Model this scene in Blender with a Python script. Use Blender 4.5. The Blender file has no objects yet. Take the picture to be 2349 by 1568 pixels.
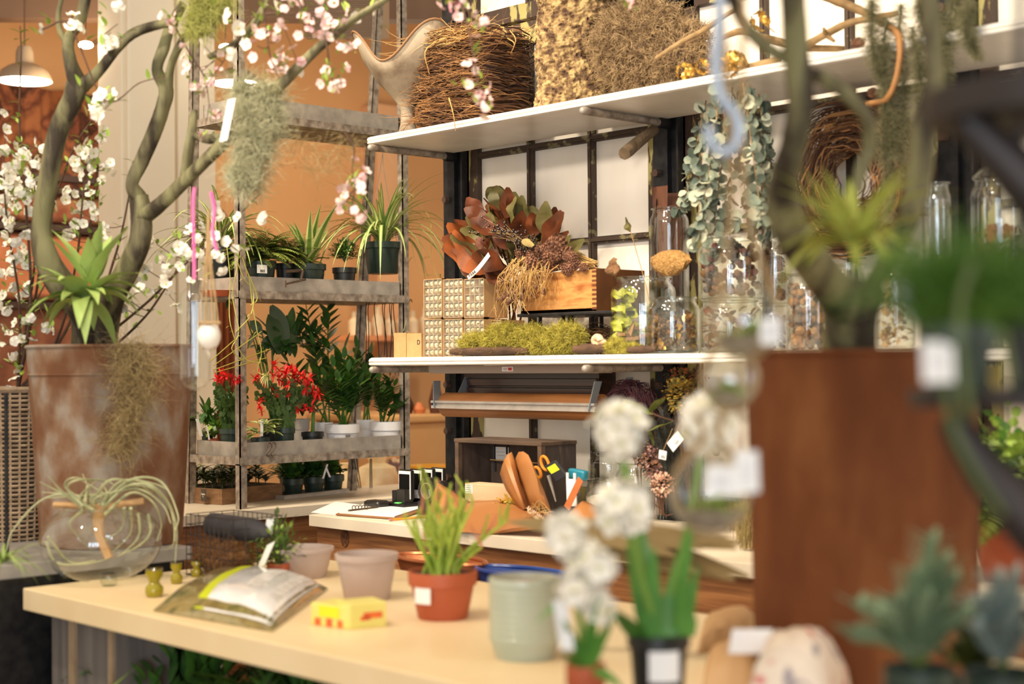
import bpy, math, random
import numpy as np
from mathutils import Vector, Matrix
SC = bpy.context.scene
COL = SC.collection
PI = math.pi
rnd = random.Random(7)
V3 = Vector

# ---------------------------------------------------------------- camera, world, lights, exposure
IMW, IMH, FPX = 2349, 1568, 3500.0
CAMZ = 1.38
YAW, PIT, ROL = .80913, .014277, -.008574
_cy, _sy = math.cos(YAW), math.sin(YAW)
FW = V3((-_sy * math.cos(PIT), _cy * math.cos(PIT), math.sin(PIT)))
_R = V3((_cy, _sy, 0))
_U = _R.cross(FW)
RT = _R * math.cos(ROL) + _U * math.sin(ROL)
UP = -_R * math.sin(ROL) + _U * math.cos(ROL)
cam_d = bpy.data.cameras.new('camera')
cam = bpy.data.objects.new('camera', cam_d)
COL.objects.link(cam)
SC.camera = cam
cam.matrix_world = Matrix(((RT.x, UP.x, -FW.x, 0), (RT.y, UP.y, -FW.y, 0), (RT.z, UP.z, -FW.z, CAMZ), (0, 0, 0, 1)))
cam_d.sensor_width = 36
cam_d.lens = 36 * FPX / IMW
cam_d.clip_start = .05
cam_d.dof.use_dof = True
cam_d.dof.focus_distance = 4.85
cam_d.dof.aperture_fstop = 2.0

SC.view_settings.view_transform = 'Standard'
SC.view_settings.look = 'None'
SC.view_settings.gamma = 1
SC.view_settings.use_curve_mapping = False
SC.view_settings.exposure = 0.56

world = bpy.data.worlds.new('shop_air')
SC.world = world
world.use_nodes = True
_bg = world.node_tree.nodes['Background']
_bg.inputs[0].default_value = (1.0, .84, .63, 1)
_bg.inputs[1].default_value = .72

def aim(o, target):
    d = V3(target) - o.location
    o.rotation_euler = d.to_track_quat('-Z', 'Y').to_euler()

def spot(name, loc, target, power, color, size_deg=60, radius=.05, blend=.6):
    l = bpy.data.lights.new(name, 'SPOT')
    l.energy = power; l.color = color; l.spot_size = math.radians(size_deg); l.spot_blend = blend; l.shadow_soft_size = radius
    o = bpy.data.objects.new(name, l); COL.objects.link(o); o.location = loc; aim(o, target); return o

def area(name, loc, target, power, color, sx, sy):
    l = bpy.data.lights.new(name, 'AREA')
    l.shape = 'RECTANGLE'; l.size = sx; l.size_y = sy; l.energy = power; l.color = color
    o = bpy.data.objects.new(name, l); COL.objects.link(o); o.location = loc; aim(o, target); return o

def point(name, loc, power, color, radius=.05):
    l = bpy.data.lights.new(name, 'POINT')
    l.energy = power; l.color = color; l.shadow_soft_size = radius
    o = bpy.data.objects.new(name, l); COL.objects.link(o); o.location = loc; return o

WARM = (1.0, .78, .55)
SOFTW = (1.0, .86, .66)
DAY = (.72, .86, 1.0)
# track spots over the shelves, in front of the partition, then two added fill spots
spot('track_and_fill_spot', (-3.9, 1.9, 3.3), (-3.9, 3.3, 1.9), 105, SOFTW, 60)
spot('track_and_fill_spot', (-2.9, 1.7, 3.3), (-3.1, 3.4, 1.7), 105, SOFTW, 62)
spot('track_and_fill_spot', (-2.0, 1.6, 3.3), (-2.0, 3.4, 1.8), 80, SOFTW, 62)
spot('track_and_fill_spot', (-4.0, 1.2, 3.3), (-4.3, 3.1, 1.2), 80, SOFTW, 50)
spot('track_and_fill_spot', (-2.4, .9, 3.3), (-2.6, 2.0, .86), 75, SOFTW, 70)
spot('track_and_fill_spot', (-3.4, .5, 3.3), (-3.6, 2.1, 1.1), 60, SOFTW, 60)
spot('track_and_fill_spot', (-2.6, -.4, 2.9), (-3.4, 3.5, 1.65), 190, (1, .88, .74), 34, .12)  # added frontal fill to brighten the panes, no known lamp there
spot('track_and_fill_spot', (-1.5, -.4, 2.9), (-2.2, 3.5, 1.7), 150, (1, .88, .74), 34, .12)  # second added fill, for the panes further right
# the shop front behind the camera: tall panes of daylight
for k in range(4):
    area('daylight_window', (3.6 - k * .85, -2.9 - k * .12, 1.7), (-2.6, 3.0, 1.4), 26, DAY, .38, 2.0)
area('daylight_window', (1.9, 3.2, 1.8), (-2.0, 2.6, 1.2), 12, DAY, .5, 1.6)
# warm lamps of the back room
point('back_room_lamp', (-5.9, 3.2, 2.5), 13, (1, .80, .54), .12)
point('back_room_lamp', (-6.0, 4.9, 2.5), 14, (1, .82, .56), .12)
spot('back_room_downlight', (-6.0, 6.0, 2.9), (-6.6, 6.2, .8), 26, (1, .80, .54), 90, .08)
spot('back_room_downlight', (-6.2, 4.4, 2.2), (-6.6, 5.2, .8), 32, (1, .80, .54), 60, .06)

# ---------------------------------------------------------------- picture point -> place in the room
CO = V3((0, 0, CAMZ))
def ray(px, py): return FW + RT * ((px - IMW / 2) / FPX) + UP * ((IMH / 2 - py) / FPX)
def P(px, py, d): return CO + ray(px, py) * d                       # at distance d
def W(px, py, z=.86):                                               # on the level plane z
    r = ray(px, py); return CO + r * ((z - CAMZ) / r.z)
def Q(px, py, Y):                                                   # on an upright plane parallel to the partition
    r = ray(px, py); return CO + r * (Y / r.y)
def X_(px, py, X):                                                  # on an upright plane square to the partition
    r = ray(px, py); return CO + r * (X / r.x)
def dep(p): return (V3(p) - CO).dot(FW)
def mpp(p): return dep(p) / FPX                                     # metres per pixel there

# ---------------------------------------------------------------- materials
def lin(c):
    out = []
    for x in c:
        x = x / 255
        out.append(x / 12.92 if x <= .04045 else ((x + .055) / 1.055) ** 2.4)
    return (*out, 1)

MATS = {}
def mat(name, c1, c2=None, scale=12, rough=.6, metal=0, bump=0, bscale=None, lo=.35, hi=.65, detail=4, stretch=None,
        trans=0, emit=0, spec=None, c3=None, coat=0, kind='noise', sss=0):
    if name in MATS: return MATS[name]
    m = bpy.data.materials.new(name); MATS[name] = m
    m.use_nodes = True
    nt = m.node_tree; N = nt.nodes; L = nt.links
    b = N['Principled BSDF']
    b.inputs['Roughness'].default_value = rough
    b.inputs['Metallic'].default_value = metal
    if spec is not None: b.inputs['Specular IOR Level'].default_value = spec
    if coat: b.inputs['Coat Weight'].default_value = coat
    if trans: b.inputs['Transmission Weight'].default_value = trans
    b.inputs['Base Color'].default_value = lin(c1)
    if sss:
        b.inputs['Subsurface Weight'].default_value = sss; b.inputs['Subsurface Scale'].default_value = .01
    vec = None
    if c2 is not None or bump:
        tc = N.new('ShaderNodeTexCoord'); mp = N.new('ShaderNodeMapping')
        L.new(tc.outputs['Object'], mp.inputs[0])
        if stretch: mp.inputs['Scale'].default_value = stretch
        vec = mp.outputs[0]
    if c2 is not None:
        if kind == 'noise':
            n = N.new('ShaderNodeTexNoise'); n.inputs['Scale'].default_value = scale; n.inputs['Detail'].default_value = detail
            o = n.outputs[0]
        elif kind == 'voronoi':
            n = N.new('ShaderNodeTexVoronoi'); n.inputs['Scale'].default_value = scale; o = n.outputs['Distance']
        elif kind == 'wave':
            n = N.new('ShaderNodeTexWave'); n.inputs['Scale'].default_value = scale
            n.inputs['Distortion'].default_value = 4; n.inputs['Detail'].default_value = 3; o = n.outputs[1] if len(n.outputs) > 1 else n.outputs[0]
        L.new(vec, n.inputs['Vector'])
        cr = N.new('ShaderNodeValToRGB')
        cr.color_ramp.elements[0].position = lo; cr.color_ramp.elements[0].color = lin(c1)
        cr.color_ramp.elements[1].position = hi; cr.color_ramp.elements[1].color = lin(c2)
        if c3 is not None:
            e = cr.color_ramp.elements.new((lo + hi) / 2); e.color = lin(c3)
        L.new(o, cr.inputs[0]); L.new(cr.outputs[0], b.inputs['Base Color'])
    if bump:
        n2 = N.new('ShaderNodeTexNoise'); n2.inputs['Scale'].default_value = bscale or scale * 2; n2.inputs['Detail'].default_value = 5
        L.new(vec, n2.inputs['Vector'])
        bp = N.new('ShaderNodeBump'); bp.inputs['Strength'].default_value = bump; bp.inputs['Distance'].default_value = .01
        L.new(n2.outputs[0], bp.inputs['Height']); L.new(bp.outputs[0], b.inputs['Normal'])
    if emit:
        b.inputs['Emission Color'].default_value = lin(c1); b.inputs['Emission Strength'].default_value = emit
    return m

def glass(name, tint=(251, 252, 249), rough=.02, blend=.22):
    if name in MATS: return MATS[name]
    m = bpy.data.materials.new(name); MATS[name] = m; m.use_nodes = True
    nt = m.node_tree; N = nt.nodes; L = nt.links
    N.remove(N['Principled BSDF'])
    t = N.new('ShaderNodeBsdfTransparent'); t.inputs[0].default_value = lin(tint)
    g = N.new('ShaderNodeBsdfGlossy'); g.inputs['Roughness'].default_value = rough; g.inputs[0].default_value = (.95, .97, 1, 1)
    lw = N.new('ShaderNodeLayerWeight'); lw.inputs[0].default_value = .5
    mx = N.new('ShaderNodeMixShader')
    pw = N.new('ShaderNodeMath'); pw.operation = 'POWER'; pw.inputs[1].default_value = 3.2
    ma = N.new('ShaderNodeMath'); ma.operation = 'MULTIPLY_ADD'; ma.inputs[1].default_value = blend * 3; ma.inputs[2].default_value = .075
    L.new(lw.outputs['Facing'], pw.inputs[0]); L.new(pw.outputs[0], ma.inputs[0]); L.new(ma.outputs[0], mx.inputs[0])
    L.new(t.outputs[0], mx.inputs[1]); L.new(g.outputs[0], mx.inputs[2])
    L.new(mx.outputs[0], N['Material Output'].inputs[0])
    return m

# ---------------------------------------------------------------- mesh builder
def perp(d):
    a = V3((0, 0, 1)) if abs(d.z) < .9 else V3((1, 0, 0))
    s = d.cross(a).normalized(); return s, s.cross(d).normalized()

def smoothpath(pts, n=4):
    pts = [V3(p) for p in pts]
    if len(pts) < 3: return pts
    out = []
    q = [pts[0] * 2 - pts[1]] + pts + [pts[-1] * 2 - pts[-2]]
    for i in range(1, len(q) - 2):
        a, b, c, d = q[i - 1], q[i], q[i + 1], q[i + 2]
        for k in range(n):
            t = k / n
            out.append(.5 * ((2 * b) + (c - a) * t + (2 * a - 5 * b + 4 * c - d) * t * t + (3 * b - 3 * c + d - a) * t ** 3))
    out.append(pts[-1]); return out

class MB:
    def __init__(s): s.v = []; s.f = []; s.m = []
    def add(s, v, f, mi=0):
        o = len(s.v); s.v.extend([tuple(x) for x in v])
        s.f.extend([tuple(i + o for i in q) for q in f]); s.m.extend([mi] * len(f)); return s
    def box(s, a, b, mi=0, rz=0, c=None):
        x0, y0, z0 = a; x1, y1, z1 = b
        v = [V3(p) for p in ((x0, y0, z0), (x1, y0, z0), (x1, y1, z0), (x0, y1, z0), (x0, y0, z1), (x1, y0, z1), (x1, y1, z1), (x0, y1, z1))]
        if rz:
            c = V3(c) if c is not None else (v[0] + v[6]) / 2
            M = Matrix.Rotation(rz, 3, 'Z'); v = [M @ (p - c) + c for p in v]
        return s.add(v, [(0, 3, 2, 1), (4, 5, 6, 7), (0, 1, 5, 4), (1, 2, 6, 5), (2, 3, 7, 6), (3, 0, 4, 7)], mi)
    def obox(s, c, ax, ay, az, mi=0):                                # box from centre and three half axes
        c = V3(c); ax = V3(ax); ay = V3(ay); az = V3(az)
        v = [c + ax * i + ay * j + az * k for k in (-1, 1) for i, j in ((-1, -1), (1, -1), (1, 1), (-1, 1))]
        return s.add(v, [(0, 3, 2, 1), (4, 5, 6, 7), (0, 1, 5, 4), (1, 2, 6, 5), (2, 3, 7, 6), (3, 0, 4, 7)], mi)
    def tube(s, pts, r, n=6, mi=0, cap=True, jit=0, fl=0):
        pts = [V3(p) for p in pts]; k = len(pts)
        if k < 2: return s
        rs = r if isinstance(r, (list, tuple)) else [r] * k
        if len(rs) != k: rs = [rs[0] + (rs[-1] - rs[0]) * i / (k - 1) for i in range(k)]
        d = (pts[1] - pts[0]).normalized() if (pts[1] - pts[0]).length > 1e-9 else V3((0, 0, 1))
        a, b = perp(d); v = []; f = []
        for i, p in enumerate(pts):
            t = (pts[min(i + 1, k - 1)] - pts[max(i - 1, 0)])
            if t.length > 1e-9: d = t.normalized()
            a = (a - d * a.dot(d)); a = a.normalized() if a.length > 1e-6 else perp(d)[0]
            b = d.cross(a)
            for j in range(n):
                th = 2 * PI * j / n; rr = rs[i] * (1 + (rnd.uniform(-jit, jit) if jit else 0) + (fl * math.cos(3 * th + i * .22) + fl * .8 * math.cos(2 * th - i * .13) if fl else 0))
                v.append(p + a * (math.cos(th) * rr) + b * (math.sin(th) * rr))
        for i in range(k - 1):
            for j in range(n):
                j2 = (j + 1) % n; f.append((i * n + j, i * n + j2, (i + 1) * n + j2, (i + 1) * n + j))
        if cap: f.append(tuple(range(n - 1, -1, -1))); f.append(tuple((k - 1) * n + j for j in range(n)))
        return s.add(v, f, mi)
    def lathe(s, prof, n=28, o=(0, 0, 0), mi=0, jit=0, sx=1, sy=1):
        o = V3(o); v = []; f = []; rows = []
        for r, z in prof:
            if r < 1e-6: rows.append([len(v)]); v.append(o + V3((0, 0, z)))
            else:
                rows.append(list(range(len(v), len(v) + n)))
                for j in range(n):
                    th = 2 * PI * j / n; rr = r * (1 + (rnd.uniform(-jit, jit) if jit else 0))
                    v.append(o + V3((math.cos(th) * rr * sx, math.sin(th) * rr * sy, z)))
        for a, b in zip(rows, rows[1:]):
            for j in range(n):
                j2 = (j + 1) % n
                if len(a) == 1 and len(b) == 1: continue
                if len(a) == 1: f.append((a[0], b[j2], b[j]))
                elif len(b) == 1: f.append((a[j], a[j2], b[0]))
                else: f.append((a[j], a[j2], b[j2], b[j]))
        return s.add(v, f, mi)
    def ball(s, c, r, n=10, mi=0, jit=0):
        rx, ry, rz = r if isinstance(r, (list, tuple)) else (r, r, r)
        m = max(4, n // 2); prof = [(math.sin(PI * i / m), -math.cos(PI * i / m)) for i in range(m + 1)]
        prof[0] = (0, -1); prof[-1] = (0, 1)
        k = len(s.v); s.lathe(prof, n, (0, 0, 0), mi, jit)
        for i in range(k, len(s.v)):
            p = s.v[i]; s.v[i] = (c[0] + p[0] * rx, c[1] + p[1] * ry, c[2] + p[2] * rz)
        return s
    def leaf(s, base, d, L, Wd, bend=0, segs=5, mis=(0,), fold=.15, side=None, shape='ovate', wob=0):
        """a blade with a midrib fold; bend pulls it down, mis gives the materials across"""
        p = V3(base); d = V3(d).normalized(); v = []; f = []; ms = []
        sd = V3(side) if side is not None else d.cross(V3((0, 0, 1)))
        if sd.length < .1: sd = V3((math.cos(base[0] * 99), math.sin(base[1] * 99), 0))
        sd.normalize(); step = L / segs
        nc = len(mis) if len(mis) > 1 else 2
        for i in range(segs + 1):
            t = i / segs
            if shape == 'ovate': w = (math.sin(PI * min(1, t * .92 + .04)) ** .8) * (1 - .35 * t)
            elif shape == 'blade': w = (1 - t ** 2.2) * (.55 + .45 * min(1, t * 5))
            elif shape == 'round': w = math.sqrt(max(0, 1 - (2 * t - 1) ** 2)) + .02
            elif shape == 'obov': w = math.sin(PI * min(1, t ** 1.4 * .96 + .03)) ** .8
            elif shape == 'petal': w = (.35 + t * .8) if t < .8 else .6
            else: w = 1
            w = max(w, .03) * Wd * .5
            nn = sd.cross(d).normalized()
            for j in range(nc + 1):
                x = j / nc * 2 - 1
                off = sd * (w * x) + nn * (w * fold * abs(x)) + nn * (math.sin(t * 9 + x * 2) * wob * w)
                v.append(p + off)
            d = (d + V3((0, 0, -1)) * (bend / segs)).normalized()
            sd = (sd - d * sd.dot(d)).normalized()
            p = p + d * step
        for i in range(segs):
            for j in range(nc):
                f.append((i * (nc + 1) + j, i * (nc + 1) + j + 1, (i + 1) * (nc + 1) + j + 1, (i + 1) * (nc + 1) + j))
                ms.append(mis[j] if len(mis) > 1 else mis[0])
        o = len(s.v); s.v.extend([tuple(x) for x in v]); s.f.extend([tuple(i + o for i in q) for q in f]); s.m.extend(ms)
        return p
    def strands(s, P0, D0, L, r, k=6, curl=.5, grav=0, mi=0, seed=1, tip=.3):
        rg = np.random.RandomState(seed); P0 = np.asarray(P0, float); D = np.asarray(D0, float)
        n = len(P0); D = D / (np.linalg.norm(D, axis=1, keepdims=True) + 1e-9)
        L = np.broadcast_to(np.asarray(L, float), (n,)); r = np.broadcast_to(np.asarray(r, float), (n,))
        p = P0.copy(); ref = rg.randn(n, 3); cv = rg.randn(n, 3) * curl
        pts = []; 
        for i in range(k):
            A = np.cross(D, ref); A /= np.linalg.norm(A, axis=1, keepdims=True) + 1e-9; B = np.cross(D, A)
            rr = (r * (1 - (1 - tip) * i / (k - 1)))[:, None]
            for j in range(3):
                th = 2 * PI * j / 3; pts.append(p + (A * math.cos(th) + B * math.sin(th)) * rr)
            p = p + D * (L / (k - 1))[:, None]
            cv = cv * .75 + rg.randn(n, 3) * curl * .6
            D = D + cv; D[:, 2] -= grav; D /= np.linalg.norm(D, axis=1, keepdims=True) + 1e-9
        V = np.stack(pts, 1)                                          # n, 3k, 3
        fq = []
        for i in range(k - 1):
            for j in range(3): fq.append((i * 3 + j, i * 3 + (j + 1) % 3, (i + 1) * 3 + (j + 1) % 3, (i + 1) * 3 + j))
        fq = np.array(fq); o = len(s.v)
        F = (fq[None] + (np.arange(n) * 3 * k)[:, None, None] + o).reshape(-1, 4)
        s.v.extend(map(tuple, V.reshape(-1, 3).tolist())); s.f.extend(map(tuple, F.tolist())); s.m.extend([mi] * len(F)); return s

def obj(name, mb, mats, parent=None, smooth=True, org=None, bevel=0, shade=40):
    """links the collected shapes as ONE mesh object; vertices are given in room coordinates, org is the object's own origin"""
    if not isinstance(mats, (list, tuple)): mats = [mats]
    me = bpy.data.meshes.new(name)
    root = parent
    while root is not None and root.parent is not None: root = root.parent
    o0 = V3(ORG[root.name]) if root is not None else (V3(org) if org is not None else V3((0, 0, 0)))
    vs = [(x - o0.x, y - o0.y, z - o0.z) for x, y, z in mb.v] if o0.length > 0 else mb.v
    me.from_pydata(vs, [], mb.f)
    for m in mats: me.materials.append(m)
    if len(mats) > 1: me.polygons.foreach_set('material_index', mb.m)
    if smooth: me.polygons.foreach_set('use_smooth', [True] * len(mb.f))
    me.update()
    if smooth and shade and len(mb.f) < 40000:
        me.set_sharp_from_angle(angle=math.radians(shade))
    o = bpy.data.objects.new(name, me); COL.objects.link(o)
    if parent is not None: o.parent = parent
    else:
        o.location = o0; ORG[o.name] = tuple(o0)
    if bevel:
        b = o.modifiers.new('bevel', 'BEVEL'); b.width = bevel; b.segments = 2; b.limit_method = 'ANGLE'
    return o

ORG = {}
def thing(name, label, cat, loc, group=None, rz=0):
    o = bpy.data.objects.new(name, None); COL.objects.link(o); o.location = loc; o.empty_display_size = .05
    ORG[o.name] = tuple(loc); o['label'] = label; o['category'] = cat
    if group: o['group'] = group
    if rz: o.rotation_euler[2] = rz
    return o
def tag(o, label, cat, group=None, kind=None):
    o['label'] = label; o['category'] = cat
    if group: o['group'] = group
    if kind: o['kind'] = kind
    return o
def struct(name, mb, m, parent=None, **k):
    o = obj(name, mb, m, parent, **k)
    if parent is None: o['kind'] = 'structure'
    return o
def dup(root, loc, rz=0, label=None, group=None, sc=None, rot=None):
    r = root.copy(); COL.objects.link(r); r.location = loc
    r.rotation_euler = rot if rot is not None else (0, 0, rz)
    if sc: r.scale = (sc, sc, sc) if not isinstance(sc, (tuple, list)) else sc
    ORG[r.name] = tuple(loc)
    if label: r['label'] = label
    if group: r['group'] = group
    for ch in list(root.children):
        c = ch.copy(); COL.objects.link(c); c.parent = r
        for g in list(ch.children):
            h = g.copy(); COL.objects.link(h); h.parent = c
    return r

def lettering(name, text, size, loc, xdir, updir, m, parent, depth=.0004):
    """real letters as a mesh part"""
    cu = bpy.data.curves.new(name, 'FONT'); cu.body = text; cu.size = size; cu.align_x = 'CENTER'; cu.align_y = 'CENTER'; cu.extrude = depth
    tmp = bpy.data.objects.new(name, cu); COL.objects.link(tmp)
    dg = bpy.context.evaluated_depsgraph_get()
    me = bpy.data.meshes.new_from_object(tmp.evaluated_get(dg))
    bpy.data.objects.remove(tmp)
    o = bpy.data.objects.new(name, me); COL.objects.link(o); me.materials.clear(); me.materials.append(m)
    x = V3(xdir).normalized(); y = V3(updir).normalized(); z = x.cross(y).normalized()
    root = parent
    while root.parent is not None: root = root.parent
    c = V3(loc) - V3(ORG[root.name])
    M = Matrix(((x.x, y.x, z.x, c.x), (x.y, y.y, z.y, c.y), (x.z, y.z, z.z, c.z), (0, 0, 0, 1)))
    me.transform(M); o.parent = parent; return o

def sphere_dirs(n, seed, zmin=-1):
    rg = np.random.RandomState(seed); d = rg.randn(n * 3, 3); d /= np.linalg.norm(d, axis=1, keepdims=True)
    d = d[d[:, 2] > zmin][:n]; return d
def U(a, b): return rnd.uniform(a, b)
# ================================================================ THE SETTING
M_floor = mat('floor_concrete', (92, 68, 48), (120, 92, 66), 3, .7)
M_plaster = mat('orange_plaster', (196, 148, 100), (206, 158, 110), 1.2, .8)
M_soffit = mat('brown_soffit', (120, 92, 74), (128, 100, 80), 2, .8)
M_column = mat('cream_paint', (238, 224, 202), (242, 230, 208), 3, .6)
M_white = mat('shelf_white', (232, 228, 222), (222, 216, 208), 8, .35)
M_counter = mat('counter_laminate', (236, 222, 200), (226, 210, 186), 5, .45, stretch=(1, 1, 1))
M_edge = mat('counter_edge', (232, 222, 208), (224, 212, 198), 5, .5)
M_wood = mat('cedar_plank', (136, 86, 50), (172, 116, 68), 14, .6, bump=.25, stretch=(.35, .35, 5), c3=(154, 100, 58))
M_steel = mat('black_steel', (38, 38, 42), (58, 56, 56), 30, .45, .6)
M_rust = mat('rust', (96, 66, 50), (72, 60, 54), 30, .7)
M_chip = mat('chipped_olive_paint', (62, 44, 32), (168, 156, 96), 22, .65, lo=.52, hi=.56, bump=.3, detail=8, stretch=(1, 1, .35))
M_chip2 = mat('chipped_dark_paint', (66, 50, 38), (122, 112, 78), 26, .65, lo=.58, hi=.63, bump=.3, detail=8)
M_pane = mat('milk_glass_pane', (246, 238, 226), (240, 230, 216), 2.5, .25, stretch=(3, 3, .5))
M_galv = mat('galvanised_steel', (150, 142, 132), (178, 168, 156), 22, .5, .25, detail=6)
M_galvrust = mat('weathered_steel', (168, 154, 138), (112, 98, 86), 40, .6, .15, detail=8)

struct('floor', MB().box((-8, -3.5, -.05), (4, 9, 0)), M_floor)
struct('wall_back', MB().box((-7.1, 1.2, 0), (-7.0, 9, 4)), M_plaster)
struct('wall_end', MB().box((-7.0, 8.9, 0), (-3, 9, 4)), M_plaster)
struct('ceiling', MB().box((-7.0, 1.2, 3.9), (-5.2, 8.9, 4.0)), M_plaster)
a_, b_ = P(-60, 46, 6.7), P(1075, 50, 6.7)
struct('trim_2', MB().obox((a_ + b_) / 2 + V3((0, 0, .4)), (b_ - a_) / 2, FW * .05, V3((0, 0, .4))), M_soffit)
# plaster pier and return on the right of the back room
a = X_(852, 240, -6.9); b = X_(912, 240, -6.9)
struct('trim_1', MB().box((-7.0, a.y, 0), (-6.85, b.y, a.z)), mat('pale_plaster', (214, 168, 130), (206, 158, 118), 1.5, .8))
# column
c = P(345, 600, 6.2)
mb = MB()
mb.box((c.x - .15, c.y - .15, 0), (c.x + .04, c.y + .1, 3.6))
mb.box((c.x + .04, c.y - .13, 0), (c.x + .062, c.y + .08, 3.6))
mb.box((c.x - .14, c.y + .1, 0), (c.x + .055, c.y + .16, 3.6))
mb.box((c.x - .12, c.y + .16, 0), (c.x + .02, c.y + .3, 3.6))
col = struct('wall_column', mb, M_column, bevel=.006)

# ---- partition: bolted steel posts and old sashes with white panes
YW = 3.536
def post(X, w, label):
    t = thing('steel_post', label, 'post', (X, YW, .0), 'black steel posts of the partition')
    mb = MB()
    mb.box((X, YW - .045, 0), (X + w * .42, YW - .03, 3.7)); mb.box((X + w * .42, YW - .045, 0), (X + w * .55, YW + .03, 3.7))
    mb.box((X + w * .55, YW - .025, 0), (X + w, YW - .012, 3.7)); mb.box((X + w * .93, YW - .05, 0), (X + w, YW, 3.7))
    obj('post_body', mb, M_steel, t, smooth=False)
    for z in [.99, 1.15, 1.31, 1.62, 1.78, 1.95, 2.28, 2.5, 2.75]:
        obj('bolt', MB().tube([(X + w * .2, YW - .045, z), (X + w * .2, YW - .062, z)], .012, 6), M_rust, t)
    return t
xp = [Q(1040, 500, YW).x, Q(1522, 500, YW).x]
wp = Q(1085, 500, YW).x - xp[0]
xp.append(xp[1] + (xp[1] - xp[0])); xp.append(xp[2] + (xp[1] - xp[0]))
for X, l in zip(xp, ('black bolted steel post left of the white window panes', 'black bolted steel post between the first two window sashes',
                     'black steel post behind the twig wreath', 'black steel post at the right end of the jar shelf')):
    post(X, wp, l)
zr = [Q(1360, 552, YW).z, Q(1360, 318, YW).z]
step = zr[1] - zr[0]
ztop = Q(1120, 75, YW).z
def sash(n, x0, x1, z0, z1, rails, muls):
    mb = MB(); w = .042; yf, yb = YW - .02, YW + .02
    mb.box((x0, yf, z0), (x0 + w, yb, z1)); mb.box((x1 - w, yf, z0), (x1, yb, z1))
    mb.box((x0, yf, z0), (x1, yb, z0 + .055)); mb.box((x0, yf, z1 - .075), (x1, yb, z1))
    fr = struct('window_%d' % n, mb, M_chip, smooth=False, bevel=.002)
    g = MB(); g.box((x0 + .01, YW + .004, z0 + .01), (x1 - .01, YW + .012, z1 - .01)); obj('pane', g, M_pane, fr, smooth=False)
    r = MB()
    for z in rails: r.box((x0 + w, yf + .006, z - .011), (x1 - w, yb, z + .011)); r.box((x0 + w, yf, z - .005), (x1 - w, yb, z + .005))
    for x in muls: r.box((x - .011, yf + .005, z0 + .05), (x + .011, yb, z1 - .07)); r.box((x - .005, yf - .001, z0 + .05), (x + .005, yb, z1 - .07))
    obj('glazing_bars', r, M_chip2, fr, smooth=False)
    return fr
n = 1
for i in range(3):
    x0 = xp[i] + wp + .002; x1 = xp[i + 1] - .002
    if i == 0: muls = [Q(1222, 500, YW).x, Q(1362, 500, YW).x]
    else: muls = [x0 + (x1 - x0) * k / 3 for k in (1, 2)]
    sash(n, x0, x1, .93, ztop, [zr[0], zr[1]], muls); n += 1
    sash(n, x0, x1, ztop + .01, 3.6, [ztop + .5, ztop + .9], muls); n += 1
# window right of the third post: ribbed pane
x0 = xp[3] + wp + .002
sash(n, x0, x0 + .9, .93, 3.0, [1.5, 2.1], [x0 + .3, x0 + .6])

# ---- shelves
YS = 3.136
XS = -3.97
def shelf(name, ztop_, th, label, x1):
    prof = [(YS + .006, ztop_), (YS - .004, ztop_ - .004), (YS - .008, ztop_ - .012), (YS - .004, ztop_ - .017), (YS - .007, ztop_ - .020), (YS - .006, ztop_ - .024), (YS + .006, ztop_ - th)]
    prof += [(YW - .06, ztop_ - th), (YW - .06, ztop_)]
    mb = MB(); v = []; n_ = len(prof)
    for k, x in enumerate((XS - .006, XS + .004, x1)):
        for y, z in prof:
            if k == 0: z = ztop_ - th / 2 + (z - ztop_ + th / 2) * .6; y = y + (.008 if y < YS + .01 else 0)
            v.append((x, y, z))
    f = [tuple(range(n_)), tuple(range(3 * n_ - 1, 2 * n_ - 1, -1))]
    for s in (0, 1):
        for i in range(n_): j = (i + 1) % n_; f.append((s * n_ + i, (s + 1) * n_ + i, (s + 1) * n_ + j, s * n_ + j))
    mb.add(v, f)
    o = obj(name, mb, M_white, org=(XS, YS, ztop_ - th), smooth=False)
    tag(o, label, 'shelf'); return o
ZU, ZM = 2.134, 1.404
shelf('white_shelf', ZU, .027, 'long white upper shelf board carrying the twigs, bark and dry moss', .4)
shelf('white_shelf', ZM, .027, 'long white lower shelf board carrying the jars and egg boxes', .4)
def bracket(X, z, label, d=.40):
    t = thing('shelf_bracket', label, 'bracket', (X, YW - .05, z), 'steel rod brackets under the white shelves')
    obj('rod', MB().tube([(X, YS - .012, z), (X, YW - .045, z)], .0115, 10), M_galvrust, t)
    obj('tip', MB().ball((X, YS - .014, z), .011, 10), M_galv, t)
    obj('socket', MB().tube([(X, YW - .09, z), (X, YW - .045, z)], .017, 8), M_steel, t)
xb = Q(1345, 258, YS).x
for X, l in ((XS + .03, 'left end'), (xb, 'middle'), (xb + .95, 'right part')):
    bracket(X, ZU - .027 - .0125, 'steel rod bracket under the %s of the upper shelf' % l)
    bracket(X, ZM - .027 - .0125, 'steel rod bracket under the %s of the lower shelf' % l)
# driftwood prop sticking out under the upper shelf
a, b = Q(1500, 298, 3.42), Q(1432, 352, 3.24)
o = obj('driftwood_stick', MB().tube(smoothpath([a, (a + b) / 2 + V3((.005, 0, .004)), b]), [.016, .019], 9, jit=.08), mat('driftwood', (112, 92, 68), (84, 68, 50), 40, .8, bump=.4, stretch=(1, 1, .2)), org=a)
tag(o, 'short grey-brown sawn stick slanting down under the upper shelf bracket', 'stick')

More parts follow.
